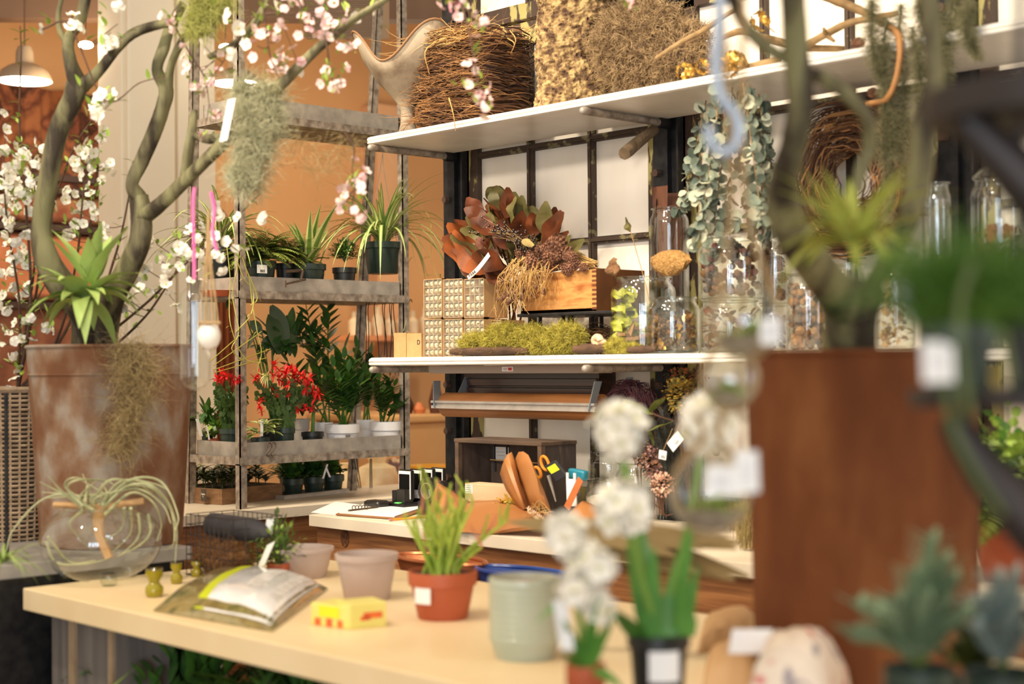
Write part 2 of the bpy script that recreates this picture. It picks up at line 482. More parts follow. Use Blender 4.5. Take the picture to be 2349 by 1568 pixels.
# ---- counters
ZC = .91
def counter(name, a, b, label, basea, baseb, knots=()):
    t = thing(name, label, 'counter', (a[0], a[1], 0))
    obj('countertop', MB().box((a[0], a[1], ZC - .036), (b[0], b[1], ZC)), M_counter, t, smooth=False, bevel=.002)
    base = obj('base', MB().box((basea[0], basea[1], 0), (baseb[0], baseb[1], ZC - .036)), M_wood, t, smooth=False)
    for k in knots:
        kb = MB().lathe([(.0, .001), (.016, .0015), (.018, .0022), (.021, .0018), (.022, -.001)], 20, (0, 0, 0)); kb.v = [(k[0] + x, 2.885 - z, k[2] + y * 1.3) for x, y, z in kb.v]
        obj('knot', kb, mat('knot', (70, 38, 18), (128, 78, 42), 110, .6), base)
    return t
counter('checkout_counter', (-4.68, 2.2, 0), (-4.205, 4.1, 0), 'cream topped counter leg under the plant rack', (-4.66, 2.22), (-4.225, 4.08))
counter('work_counter', (-3.935, 2.86, 0), (.6, 3.48, 0), 'cream topped counter with cedar front carrying the kraft paper and crate',
        (-3.925, 2.885), (.58, 3.46), knots=[Q(791, 1234, 2.884), Q(965, 1245, 2.884)])

# ---- rack
XR, XRB = -4.246, -4.56
yfl = 2.811
yfr = X_(941, 1043, XR).y
def rz(px, py): return X_(px, py, XR).z
rack = thing('plant_rack', 'galvanised angle-iron rack with four trays of potted plants on the counter', 'rack', (XR, yfl, ZC))
w = .027
def rpost(x, y, lean=0, z0=ZC):
    mb = MB(); dz = 3.1
    def seg(x0, y0, x1, y1):
        v = []
        for z, k in ((z0, 0), (dz, 1)):
            for (xx, yy) in ((x0, y0), (x1, y0), (x1, y1), (x0, y1)): v.append((xx + lean * k, yy, z))
        mb.add(v, [(0, 3, 2, 1), (4, 5, 6, 7), (0, 1, 5, 4), (1, 2, 6, 5), (2, 3, 7, 6), (3, 0, 4, 7)])
    seg(x - .004, y, x, y + w); seg(x - w, y, x, y + .004)
    obj('post', mb, M_galvrust, rack, smooth=False)
rpost(XR, yfl); rpost(XR, yfr - w); rpost(XRB, yfl, .06); rpost(XRB, yfr - w, .22)
trays = [rz(561, 1067), rz(561, 684), rz(622, 281)]
for k, z in enumerate(trays):
    top = k == 2
    xb_ = XRB + (.05 if top else 0)
    mb = MB()
    mb.box((XR - .003, yfl, z), (XR + .001, yfr, z + .026)); mb.box((xb_, yfl, z), (xb_ + .004, yfr, z + .026))
    mb.box((xb_, yfl + .001, z), (XR, yfl + .005, z + .026)); mb.box((xb_, yfr - .005, z), (XR, yfr - .001, z + .026))
    mb.box((xb_, yfl, z), (XR, yfr, z + .004))
    obj('rail', mb, M_galvrust, rack, smooth=False)
    a0, b0, zt = (xb_ + .008, yfl + .03, z + .006), (XR - .008, yfr - .035, z + (.074 if not top else .08)), 0
    mb = MB(); th = .002
    mb.box(a0, (b0[0], b0[1], a0[2] + th))
    mb.box(a0, (a0[0] + th, b0[1], b0[2])); mb.box((b0[0] - th, a0[1], a0[2]), b0)
    mb.box(a0, (b0[0], a0[1] + th, b0[2])); mb.box((a0[0], b0[1] - th, a0[2]), b0)
    obj('tray', mb, M_galv, rack, smooth=False)
TR = [z + .009 for z in trays]

# ---- back room dressing
M_rug = bpy.data.materials.new('woven_rug'); MATS['woven_rug'] = M_rug; M_rug.use_nodes = True
def rugmat():
    nt = M_rug.node_tree; N = nt.nodes; L = nt.links; b = N['Principled BSDF']; b.inputs['Roughness'].default_value = .95
    tc = N.new('ShaderNodeTexCoord'); mp = N.new('ShaderNodeMapping'); L.new(tc.outputs['Object'], mp.inputs[0])
    mp.inputs['Rotation'].default_value = (.78, 0, 0); mp.inputs['Scale'].default_value = (1, 2.4, 2.4)
    v = N.new('ShaderNodeTexVoronoi'); v.distance = 'CHEBYCHEV'; v.inputs['Scale'].default_value = 1.5; v.inputs['Randomness'].default_value = .35
    L.new(mp.outputs[0], v.inputs['Vector'])
    n = N.new('ShaderNodeTexNoise'); n.inputs['Scale'].default_value = 22; n.inputs['Detail'].default_value = 4; L.new(tc.outputs['Object'], n.inputs['Vector'])
    ma = N.new('ShaderNodeMath'); ma.operation = 'MULTIPLY_ADD'; ma.inputs[1].default_value = .35; L.new(n.outputs[0], ma.inputs[0]); L.new(v.outputs['Distance'], ma.inputs[2])
    cr = N.new('ShaderNodeValToRGB'); e = cr.color_ramp.elements
    e[0].position = .25; e[0].color = lin((60, 32, 22)); e[1].position = .75; e[1].color = lin((150, 92, 56))
    for pz, c_ in ((.36, (122, 66, 42)), (.44, (50, 30, 22)), (.52, (148, 88, 56)), (.62, (92, 48, 32))):
        q = e.new(pz); q.color = lin(c_)
    L.new(ma.outputs[0], cr.inputs[0]); L.new(cr.outputs[0], b.inputs['Base Color'])
rugmat()
a = X_(-60, 188, -6.95); b = X_(285, 188, -6.95)
mb = MB(); nseg = 60; v = []
for i in range(nseg + 1):
    y = a.y + (b.y + .3 - a.y) * i / nseg; off = .03 * math.sin(i * .55) + .01 * math.sin(i * 1.7)
    for z in (a.z, 1.0): v += [(-6.9 + off, y, z), (-6.89 + off, y, z)]
f = []
for i in range(nseg):
    o_ = i * 4; f += [(o_ + 1, o_ + 5, o_ + 7, o_ + 3), (o_, o_ + 2, o_ + 6, o_ + 4), (o_, o_ + 4, o_ + 5, o_ + 1), (o_ + 2, o_ + 3, o_ + 7, o_ + 6)]
mb.add(v, f)
tag(obj('hanging_rug', mb, M_rug, org=(-6.9, a.y, 1.0)), 'rust red patterned rug hanging on the back room wall left of the column', 'rug')
# rug display bench with dark bars in front of it
q0, q1 = X_(120, 412, -6.6), X_(300, 412, -6.6)
M_bar = mat('dark_bar', (48, 26, 18), rough=.6)
t = thing('display_rack', 'dark framed display rack stacked with orange folded rugs in the back room', 'display rack', (-6.6, q0.y, 0))
for py in (412, 440, 525, 700):
    z = X_(200, py, -6.6).z; obj('bar', MB().box((-6.63, q0.y - 1.2, z - .02), (-6.58, q1.y + .3, z + .01)), M_bar, t, smooth=False)
for k, (y0, y1) in enumerate(((450, 515), (540, 690), (700, 900))):
    z1, z0 = X_(200, y0, -6.6).z, X_(200, y1, -6.6).z
    o = obj('folded_rug', MB().box((-6.85, q0.y - 1.1, z0), (-6.62, q1.y + .2, z1)), mat('orange_textile_%s' % 'abc'[k], ((146, 96, 66), (156, 94, 66), (140, 90, 64))[k], ((110, 56, 36), (190, 118, 76), (104, 56, 38))[k], (14, 4, 9)[k], .9, detail=2), t, bevel=.03)
# dark red drape behind the rack's left side
a, b = X_(446, 640, -6.3), X_(556, 640, -6.3)
mb = MB(); v = []; f = []
for i in range(41):
    y = a.y + (b.y - a.y) * i / 40; off = .035 * math.sin(i * 1.1)
    for z in (X_(500, 560, -6.3).z, .0): v += [(-6.3 + off, y, z), (-6.292 + off, y, z)]
for i in range(40):
    o_ = i * 4; f += [(o_ + 1, o_ + 5, o_ + 7, o_ + 3), (o_, o_ + 2, o_ + 6, o_ + 4), (o_, o_ + 4, o_ + 5, o_ + 1), (o_ + 2, o_ + 3, o_ + 7, o_ + 6)]
mb.add(v, f)
tag(obj('folded_drape', mb, mat('russet_cloth', (120, 62, 38), (150, 84, 50), 5, .9, stretch=(1, 6, .3)), org=(-6.3, a.y, 0)), 'russet cloth hanging in folds between the column and the plant rack', 'drape')

M_shade = mat('enamel_shade', (150, 132, 112), rough=.35)
M_lampin = mat('lamp_glow', (255, 236, 200), emit=22)
def pendant(px, py, d, rpx, label):
    c = P(px, py, d); r = rpx * d / FPX
    t = thing('pendant_lamp', label, 'pendant lamp', c, 'barn pendants in the back room')
    obj('lamp_shade', MB().lathe([(r, 0), (r * .99, r * .1), (r * .86, r * .38), (r * .6, r * .56), (r * .34, r * .66), (r * .32, r * 1.1), (r * .24, r * 1.3), (.006, r * 1.36)], 32, c), M_shade, t)
    obj('bulb', MB().lathe([(0, -r * .12), (r * .5, -r * .09), (r * .95, -r * .02), (r * .9, r * .12), (0, r * .2)], 28, c), M_lampin, t)
    obj('cord', MB().tube([c + V3((0, 0, r * 1.3)), V3((c.x, c.y, 3.2))], .004, 6), mat('cord', (90, 66, 50)), t)
pendant(57, 186, 6.6, 61, 'grey enamel pendant lamp glowing left of the column')
pendant(541, 192, 6.8, 52, 'grey enamel pendant lamp glowing behind the plant rack')
for px, py, r_, l in ((1032, 78, .016, 'small round bulb glowing just left of the black post'), (197, 103, .03, 'small ceiling downlight glowing above the left pendant'), (517, 108, .026, 'small ceiling downlight glowing right of the column')):
    c = P(px, py, 6.2); t = thing('glowing_bulb', l, 'bulb', c)
    obj('globe', MB().ball(c, (r_, r_, r_ * (.5 if px < 900 else 1)), 14), M_lampin, t); obj('cord', MB().tube([c, (c.x, c.y, 3.2)], .0025, 5), mat('cord', (90, 66, 50)), t)
# perforated grille under the soffit
a, b = P(690, -30, 6.0), P(905, 88, 6.0)
t = thing('ceiling_grille', 'perforated beige air grille at the top behind the rack', 'grille', a)
mb = MB(); wv = P(880, -30, 6.0) - a; hv = P(690, 90, 6.0) - a
mb.obox((a + b) / 2, wv / 2, hv / 2, FW * .01); obj('panel', mb, mat('grille_panel', (176, 146, 116), rough=.7), t, smooth=False)
mb = MB()
for i in range(26): mb.obox(a + wv * .5 + hv * (i + .7) / 27 - FW * .012, wv * .47, hv / 27 * .22, FW * .003)
obj('slats', mb, mat('grille_slat', (140, 112, 88)), t, smooth=False)
# stone cabinet, dish and goods in the back room seen between rack and partition
M_stone = mat('tan_stone', (206, 158, 104), (190, 140, 90), 3, .8, bump=.2)
a = P(800, 965, 5.95); b = P(1040, 965, 5.95)
t = thing('tan_cabinet', 'tan rough plastered cabinet standing in the back room beside the partition', 'cabinet', (a.x, a.y, 0))
cc = P(985, 965, 7.0)
obj('body', MB().box((cc.x - .5, cc.y - .28, 0), (cc.x + .13, cc.y + .4, cc.z)), M_stone, t, smooth=False, bevel=.01)
obj('cabinet_top', MB().box((cc.x - .53, cc.y - .31, cc.z), (cc.x + .15, cc.y + .43, cc.z + .035)), M_stone, t, smooth=False, bevel=.01)
ct = V3((cc.x, cc.y, cc.z + .035))
for (px, py, rr, hh, colr, nm, lb, cat_) in (
        (925, 905, .05, .10, (60, 30, 20), 'dark_vase', 'dark brown vase standing on the tan cabinet', 'vase'),
        (1000, 900, .035, .14, (90, 50, 36), 'brown_bottle', 'tall brown bottle on the tan cabinet right of the dark vase', 'bottle'),
        (962, 925, .03, .05, (220, 130, 80), 'orange_candle', 'small orange candle on the tan cabinet between vase and bottle', 'candle')):
    q = P(px, py, 7.0); mb = MB().lathe([(0, 0), (rr * .8, 0), (rr, hh * .4), (rr * .6, hh * .8), (rr * .4, hh), (0, hh)], 20, (q.x, q.y, ct.z))
    tag(obj(nm, mb, mat(nm, colr, rough=.4), org=(q.x, q.y, ct.z)), lb, cat_)
# low table with yellow dish and pale sacks
q = P(880, 1150, 6.3)
t = thing('low_table', 'low amber-lit side table behind the counter holding the yellow bowl', 'table', (q.x, q.y, 0))
obj('tabletop', MB().box((q.x - .35, q.y - .5, q.z - .04), (q.x + .3, q.y + .5, q.z)), M_stone, t, smooth=False, bevel=.008)
for sx in (-.3, .22):
    for sy in (-.45, .39): obj('leg', MB().box((q.x + sx, q.y + sy, 0), (q.x + sx + .05, q.y + sy + .05, q.z - .04)), M_stone, t, smooth=False)
zt = q.z
q2 = P(985, 1150, 6.2); rr = 50 * 6.2 / FPX
tag(obj('yellow_bowl', MB().lathe([(0, 0), (rr * .55, 0), (rr * .85, .05), (rr, .15), (rr * 1.04, .155), (rr * .97, .142), (rr * .8, .05), (0, .02)], 32, (q2.x, q2.y, zt)), mat('yellow_glaze', (244, 180, 60), rough=.3), org=(q2.x, q2.y, zt)),
    'wide yellow glazed bowl glowing behind the phones', 'bowl')
M_cream = mat('pale_cloth', (252, 232, 190), (240, 210, 160), 20, .8)
for (px, rr, hh, lb) in ((800, .075, .16, 'pale cream sack behind the plant stakes, the left one'), (866, .09, .19, 'pale cream sack behind the phones, the taller one')):
    q2 = P(px, 1150, 6.3)
    tag(obj('pale_sack', MB().lathe([(0, 0), (rr, 0), (rr * 1.1, hh * .4), (rr * .8, hh * .75), (rr * .35, hh * .85), (rr * .5, hh), (0, hh)], 16, (q2.x, q2.y, zt), jit=.06), M_cream, org=(q2.x, q2.y, zt)), lb, 'sack')
q2 = P(905, 1060, 6.35); q2.z = zt + .09
tag(obj('patterned_cushion', MB().ball((q2.x, q2.y, q2.z), (.05, .09, .09), 14), mat('mauve_pattern', (120, 84, 84), (226, 190, 150), 26, .8, kind='noise', lo=.45, hi=.55), org=q2), 'mauve and cream patterned cushion behind the rack post', 'cushion')
# row of glassware blurred on a ledge
t = thing('wall_ledge', 'narrow pale ledge under the row of glass bottles in the back room', 'ledge', P(900, 770, 6.4))
a, b = X_(800, 768, -6.6), X_(1038, 768, -6.6)
obj('board', MB().box((-6.85, a.y, a.z - .03), (-6.6, b.y + .1, a.z)), mat('ledge', (196, 128, 84)), t, smooth=False)
for i in range(9):
    px = 812 + i * 27
    q = X_(px, 768, -6.68); h_ = U(.10, .17)
    o = obj('glass_bottle', MB().lathe([(0, 0), (.03, 0), (.032, h_ * .6), (.012, h_ * .75), (.013, h_), (0, h_)], 14, (q.x, q.y, a.z)), mat('frost_bottle', (226, 208, 178), (200, 180, 150), 5, .2), org=(q.x, q.y, a.z))
    tag(o, 'small frosted bottle in the row on the back room ledge', 'bottle', 'frosted bottles on the back room ledge')
# ================================================================ ON THE UPPER SHELF
from mathutils import noise as mnoise
def fz(p, s): return mnoise.noise(V3(p) * s)
M_glass = glass('clear_glass')
M_kraft = mat('kraft_board', (196, 154, 104), (184, 142, 92), 30, .8)
M_twig = mat('brown_twig', (112, 74, 42), (164, 118, 70), 14, .75, stretch=(1, 1, 3))
M_twigd = mat('dark_twig', (62, 38, 24), (92, 58, 34), 14, .8)
M_twigl = mat('straw_twig', (206, 168, 104), (176, 132, 76), 20, .7)
M_bark = mat('lichen_bark', (84, 60, 42), (184, 156, 106), 42, .95, bump=1.0, bscale=60, detail=8, lo=.38, hi=.6, c3=(138, 110, 74))
M_moss = mat('dry_brown_moss', (112, 86, 58), (196, 166, 122), 40, .95)
M_lichen = mat('yellow_moss', (142, 130, 38), (216, 202, 92), 60, .95)
M_gold = mat('gold_leafed', (186, 140, 52), (222, 180, 90), 40, .35, .7)
M_drift = mat('branch_bark', (122, 96, 62), (160, 130, 88), 18, .85, bump=.5)
M_paper = mat('white_card', (244, 242, 240), rough=.6)
M_ink = mat('black_ink', (40, 40, 44), rough=.7)

# ruffled metal funnel vase
c = Q(935, 200, 3.215); k = mpp(c); z0 = ZU
t = thing('ruffled_vase', 'ruffled beige funnel vase with a wavy rim at the left end of the shelf', 'vase', (c.x, c.y, z0))
H = Q(935, 112, 3.215).z - z0
mb = MB(); v = []; f = []; n = 72; rows = []
prof = [(.34, 0), (.27, .015), (.19, .05), (.15, .14), (.14, .26), (.17, .34), (.34, .45), (.62, .60), (.86, .78), (1, 1)]
R0 = 122 * k
for (r, h) in prof:
    for j in range(n):
        th = 2 * PI * j / n; w_ = max(0, (h - .35) / .65) ** 1.6
        wave = math.cos(3 * (th - 1.85))
        rr = R0 * r * (1 + .10 * w_ * math.cos(3 * (th - 1.85)) + .05 * w_ * math.cos(5 * th))
        v.append((c.x + rr * math.cos(th), c.y + rr * .85 * math.sin(th), z0 + H * h + .062 * w_ * wave))
for i in range(len(prof) - 1):
    for j in range(n): f.append((i * n + j, i * n + (j + 1) % n, (i + 1) * n + (j + 1) % n, (i + 1) * n + j))
mb.add(v, f)
o = obj('funnel', mb, mat('aged_plaster_metal', (158, 142, 120), (100, 78, 56), 11, .7, bump=.3, lo=.42, hi=.72), t)
sm = o.modifiers.new('wall', 'SOLIDIFY'); sm.thickness = .004
mb = MB(); rim = [v[len(v) - n + j] for j in range(n)]; mb.tube(rim + [rim[0]], .0035, 6, cap=False); obj('rim', mb, mat('rusty_rim', (146, 106, 70)), t)

# twig nest: woven rectangular bundle
def ringbundle(name, label, cat, c, rx, ry, h0, h1, n, rt, mats, seed, sq=4., spread=.03, core=True, loose=40, seg=30, upright=False):
    r = random.Random(seed); t = thing(name, label, cat, c)
    mbs = [MB() for _ in mats]
    for i in range(n):
        zz = r.uniform(h0, h1); off = r.uniform(-1, .6) * spread; ph = r.uniform(0, 6.28); tl = r.uniform(-.02, .02); a0 = r.uniform(0, 6.28); ln = r.uniform(1.5, 5.6)
        pts = []
        for s_ in range(seg):
            th = a0 + ln * s_ / (seg - 1); ct, st = math.cos(th), math.sin(th)
            q = (abs(ct) ** sq + abs(st) ** sq) ** (-1 / sq)
            wob = .008 * math.sin(3 * th + ph) + .004 * math.sin(9 * th + ph)
            X = (rx + off + wob) * q * ct; Y = (ry + off + wob) * q * st; Z = zz + .011 * math.sin(2 * th + ph) + tl * math.sin(th)
            pts.append((c[0] + X, c[1] + (Z if upright else Y), c[2] + (Y if upright else Z)))
        k = r.choice(range(len(mats))); mbs[k].tube(pts, [rt * r.uniform(.6, 1.4), rt * .6], 4, cap=False)
    for m_, b_ in zip(mats, mbs): 
        if b_.v: obj('twigs', b_, m_, t)
    return t
c = Q(1088, 200, 3.30); k = mpp(c)
za, zb = 0.0, Q(1085, 82, 3.3).z - ZU
t = ringbundle('twig_nest', 'big squared nest of woven brown twigs on the upper shelf', 'twig basket', (c.x, c.y, ZU), .175, .115, .012, zb * .94, 300, .0022, [M_twig, M_twigd, M_twigd], 3, spread=.02)
rr = .175
obj('twig_core', MB().box((c.x - rr * .9, c.y - .098, ZU + .004), (c.x + rr * .9, c.y + .098, ZU + zb * .9)), M_twigd, t, bevel=.03)
r = np.random.RandomState(5); n = 900
P0 = np.stack([c.x + r.uniform(-rr, rr * .9, n), c.y - .122 + r.uniform(-.012, .012, n), ZU + r.uniform(.02, zb, n)], 1); P0[:150, 1] = c.y + r.uniform(-.15, .1, 150); P0[:150, 2] = ZU + zb
D0 = np.stack([r.choice([-1, 1], n), r.uniform(-.15, .08, n), r.uniform(-.25, .25, n)], 1)
obj('fine_twigs', MB().strands(P0, D0, r.uniform(.05, .13, n), .0012, 6, .14, 0, seed=3), M_twig, t)
P0 = P0[:260].copy(); P0[:, 2] = ZU + zb + r.uniform(-.05, .0, 260)
obj('straw', MB().strands(P0, D0[:260], r.uniform(.05, .16, 260), .0014, 6, .16, .02, seed=8), M_twigl, t)
hang = MB()
for (x0, y0, x1, y1, x2, y2) in ((1030, 225, 1040, 262, 1045, 300), (1170, 70, 1183, 90, 1176, 115), (1000, 95, 975, 120, 985, 170), (1165, 88, 1180, 100, 1172, 122)):
    hang.tube(smoothpath([Q(x0, y0, 3.14), Q(x1, y1, 3.10), Q(x2, y2, 3.11)]), [.0022, .001], 5)
obj('loose_twig', hang, M_twigl, t)

# cork bark log
c = Q(1316, 150, 3.33); k = mpp(c); mb = MB(); v = []; f = []; n, m = 150, 200
Hh = Q(1316, -60, 3.33).z - ZU
for i in range(m + 1):
    z = Hh * i / m
    for j in range(n):
        th = 2 * PI * j / n
        q = V3((math.cos(th) * .1, math.sin(th) * .1, z))
        rr = 88 * k * (1 + .05 * math.sin(2 * th + z * 5)) + .010 * fz(q, 14) + .006 * fz(q, 38) - .014 * max(0, fz(q + V3((3, 0, 0)), 75)) + .007 * fz(q, 150)
        v.append((c.x + rr * math.cos(th), c.y + rr * .9 * math.sin(th), ZU + z))
for i in range(m):
    for j in range(n): f.append((i * n + j, i * n + (j + 1) % n, (i + 1) * n + (j + 1) % n, (i + 1) * n + j))
f.append(tuple(range(n - 1, -1, -1))); f.append(tuple(m * n + j for j in range(n)))
mb.add(v, f); tag(obj('bark_log', mb, M_bark, org=(c.x, c.y, ZU)), 'upright log with rough lichen covered bark between the twig nest and the dry moss', 'log')

def mossball(name, label, cat, blobs, m, n, L, r, curl, seed, core_m=None, grav=.05, kind=None, zmin=None):
    """blobs: list of (centre, radii)"""
    rg = np.random.RandomState(seed); c0 = V3(blobs[0][0]); c0.z = zmin if zmin is not None else c0.z - blobs[0][1][2]
    t = thing(name, label, cat, c0)
    core = MB(); S = MB()
    tot = sum(b[1][0] * b[1][2] for b in blobs)
    for i, (cc, rad) in enumerate(blobs):
        core.ball(cc, tuple(x * .82 for x in rad), 20, jit=.06)
        nn = int(n * rad[0] * rad[2] / tot); d = sphere_dirs(nn * 2, seed + i)
        d = d[(d[:, 1] < .45)][:nn]
        P0 = np.array(cc) + d * np.array(rad) * rg.uniform(.72, .98, (len(d), 1)) * (1 + .08 * np.sin(d[:, :1] * 9 + d[:, 2:] * 7 + i))
        if zmin is not None: P0[:, 2] = np.maximum(P0[:, 2], zmin + .004)
        S.strands(P0, d + rg.randn(len(d), 3) * .5, rg.uniform(.5, 1.2, len(d)) * L, r, 6, curl, grav, seed=seed + i)
    if zmin is not None:
        S.v = [(x, y, max(z, zmin + .0015)) for x, y, z in S.v]; core.v = [(x, y, max(z, zmin + .001)) for x, y, z in core.v]
    obj('core', core, core_m or m, t); obj('tendrils', S, m, t, shade=0)
    return t
c = Q(1485, 118, 3.32); k = mpp(c)
mossball('dry_moss_ball', 'large round clump of dry curly brown moss on the upper shelf', 'moss',
         [(c, (135 * k, .12, 96 * k)), (c + V3((-.05, -.01, .03)), (95 * k, .11, 88 * k)), (c + V3((.10, .01, -.02)), (95 * k, .1, 74 * k)), (c + V3((.02, -.01, .05)), (85 * k, .1, 70 * k))], M_moss, 12000, .05, .0011, 1.0, 11, mat('moss_core', (86, 64, 42)), zmin=ZU)

def branch(name, label, cat, runs, m, r=None, Y=None, jit=.06, part='limb', knobs=True, seg=5, n=10, group=None):
    """runs: list of lists of (px,py,Yplane,radius_px)"""
    first = runs[0][0]; org = Q(first[0], first[1], first[2])
    t = thing(name, label, cat, org, group)
    for run in runs:
        pts = [Q(a, b, y) for a, b, y, w_ in run]; rs = [w_ * mpp(p) for p, (_, _, _, w_) in zip(pts, run)]
        sp = smoothpath(pts, seg); rr = []
        for i in range(len(sp)):
            u = i / (len(sp) - 1) * (len(rs) - 1); a = int(min(u, len(rs) - 2)) if len(rs) > 1 else 0
            rr.append(rs[a] + (rs[min(a + 1, len(rs) - 1)] - rs[a]) * (u - a))
        obj(part, MB().tube(sp, rr, n, jit=jit), m, t)
    return t
branch('driftwood_branch', 'knobby brown branch lying along the upper shelf behind the gold flowers', 'branch',
       [[(1655, 88, 3.28, 6), (1700, 72, 3.25, 8), (1760, 88, 3.25, 9), (1840, 108, 3.28, 9), (1935, 112, 3.3, 7)],
        [(1838, 112, 3.28, 9), (1895, 78, 3.24, 9), (1950, 52, 3.24, 8), (2010, 40, 3.26, 8), (2060, 30, 3.3, 6)],
        [(2012, 42, 3.26, 8), (1968, 22, 3.28, 10), (1925, 4, 3.3, 11), (1880, -12, 3.32, 9)], [(1895, 80, 3.24, 6), (1890, 66, 3.2, 4)], [(1900, 84, 3.23, 6), (1913, 94, 3.19, 4)]], M_drift)
branch('bare_branch', 'thin brown branch leaning over the dry moss ball', 'branch', [[(1506, 133, 3.16, 5), (1560, 98, 3.15, 6), (1610, 72, 3.15, 7), (1650, 45, 3.15, 6), (1690, 20, 3.18, 5)]], M_drift)
branch('bark_stick', 'stout rough stick lying on the upper shelf beside the gold hydrangea', 'stick', [[(1700, 160, 3.18, 10), (1745, 150, 3.18, 11), (1790, 138, 3.2, 9)]], M_drift)
branch('curved_branch', 'curved tan branch hanging over the shelf beside the hanging spruce', 'branch',
       [[(2010, 45, 3.14, 9), (2060, 80, 3.12, 8), (2060, 160, 3.1, 7), (2035, 225, 3.1, 7), (1990, 238, 3.12, 6)]], mat('tan_branch', (176, 124, 72), (146, 100, 58), 20, .7))

def flowerhead(mb, c, r, n, L, W_, seed, mis=(0,), shape='round'):
    for d in sphere_dirs(n, seed):
        p = V3(c) + V3(d) * r * .75
        for a in range(4):
            s_, u_ = perp(V3(d)); th = a * PI / 2 + d[0] * 3
            dd = (s_ * math.cos(th) + u_ * math.sin(th) + V3(d) * .35)
            mb.leaf(p, dd, L, W_, .2, 3, mis, .2, side=V3(d).cross(dd), shape=shape)
def golds(name, label, px, py, Y, rpx, n, seed):
    c = Q(px, py, Y); k = mpp(c); t = thing(name, label, 'gold flowers', c)
    mb = MB(); flowerhead(mb, c, rpx * k, n, rpx * k * .42, rpx * k * .36, seed)
    obj('petals', mb, M_gold, t); obj('stem', MB().tube([c, c + V3((.03, .02, -rpx * k * 1.1))], .002, 5), M_drift, t)
golds('gold_hydrangea', 'gold painted hydrangea head on the upper shelf edge', 1682, 148, 3.14, 36, 36, 4)
golds('gold_blossoms', 'small gold painted blossoms hanging on a twig above the shelf', 1745, 48, 3.2, 26, 14, 5)
golds('gold_blossoms', 'gold painted buds lying at the foot of the dry moss ball', 1572, 165, 3.15, 24, 16, 6)
golds('gold_blossoms', 'gold painted pods between the moss ball and the hydrangea', 1612, 152, 3.16, 20, 12, 9)

# pine cone master
def cone_mesh(mb, c, r, h, rows=8, mi=0, rot=None):
    c = V3(c)
    for i in range(rows):
        t_ = i / (rows - 1); rr = r * math.sin(PI * (.18 + .74 * t_)) ; z = h * (t_ - .5); n_ = max(5, int(9 * rr / r + 2))
        for j in range(n_):
            th = 2 * PI * (j + .5 * (i % 2)) / n_; d = V3((math.cos(th), math.sin(th), .25))
            p = V3((math.cos(th) * rr * .55, math.sin(th) * rr * .55, z)); tip = V3((math.cos(th) * rr, math.sin(th) * rr, z + h * .05))
            s_ = V3((-math.sin(th), math.cos(th), 0)) * (rr * 2.6 / n_ * .5 + .0005)
            up = V3((0, 0, h * .045))
            mb.add([c + p - s_ * .6, c + p + s_ * .6, c + tip + s_ - up, c + tip - s_ - up, c + tip + s_ * .8 + up, c + tip - s_ * .8 + up, c + p + s_ * .5 + up * 1.5, c + p - s_ * .5 + up * 1.5],
                   [(0, 1, 2, 3), (3, 2, 4, 5), (5, 4, 6, 7), (1, 6, 4, 2), (0, 3, 5, 7)], mi)
    mb.ball(c, (r * .55, r * .55, h * .42), 8, mi); return mb
M_cone = mat('pine_cone', (104, 66, 48), (156, 110, 82), 60, .8)
cone0 = tag(obj('pine_cone', cone_mesh(MB(), (0, 0, 0), .017, .036), M_cone, smooth=False), 'x', 'pine cone')
_used = [False]
def cone(p, label, sc=1, group=None, rot=None):
    rot = rot or (U(-1.4, 1.4), U(-1.4, 1.4), U(0, 6))
    if not _used[0]:
        _used[0] = True; cone0.location = p; cone0.rotation_euler = rot; cone0.scale = (sc,) * 3; cone0['label'] = label
        if group: cone0['group'] = group
        return cone0
    o = cone0.copy(); COL.objects.link(o); o.location = p; o.rotation_euler = rot; o.scale = (sc,) * 3; o['label'] = label
    if group: o['group'] = group
    elif 'group' in o.keys(): del o['group']
    return o
cone(Q(1970, 99, 3.16), 'single round pine cone standing on the upper shelf edge under the forked branch', .9)
cone(Q(2002, 213, 3.3), 'pine cone hanging just below the upper shelf above the twig wreath', .8)

# hanging spruce and grey moss at the right of the upper shelf
M_spruce = mat('grey_spruce', (146, 140, 104), (104, 102, 68), 30, .9)
def frond(t, px, py, Y, len_px, w_px, seed, m, drift=0, n=1500):
    r = np.random.RandomState(seed); c = Q(px, py, Y); k = mpp(c); L = len_px * k
    s = r.uniform(0, 1, n); x = c.x + drift * k * s + np.sin(s * 7 + seed) * .006; 
    ax = np.stack([x, c.y + np.cos(s * 6 + seed) * .006, c.z - s * L], 1)
    th = r.uniform(0, 6.28, n); D = np.stack([np.cos(th), np.sin(th), r.uniform(-.7, .2, n)], 1)
    mb = MB().strands(ax, D, w_px * k * (.45 + .55 * np.sin(PI * (s * .8 + .15))) * r.uniform(.6, 1.1, n), .0006, 4, .2, .12, seed=seed)
    mb.tube([(c.x + drift * k * q + math.sin(q * 7 + seed) * .006, c.y + math.cos(q * 6 + seed) * .006, c.z - q * L) for q in [i / 12 for i in range(13)]], [.0025, .001], 5)
    obj('frond', mb, m, t, shade=0)
org = Q(2060, 60, 3.13)
t = thing('hanging_spruce', 'grey green dried spruce branches hanging down over the right part of the upper shelf', 'dried spruce', org)
for i, (px, py, ln, w_, dr) in enumerate(((1995, 0, 230, 30, 30), (2030, 40, 330, 34, 15), (2070, 10, 420, 34, -10), (2100, 60, 260, 30, 10), (2140, 0, 260, 34, 30), (2185, -20, 240, 34, -20), (2215, 0, 140, 30, 20), (2040, 180, 330, 28, -15), (2120, -10, 120, 30, 0))):
    frond(t, px, py, 3.10 + .02 * (i % 3), ln, w_ * 1.15, 20 + i, M_spruce, dr, 1500)
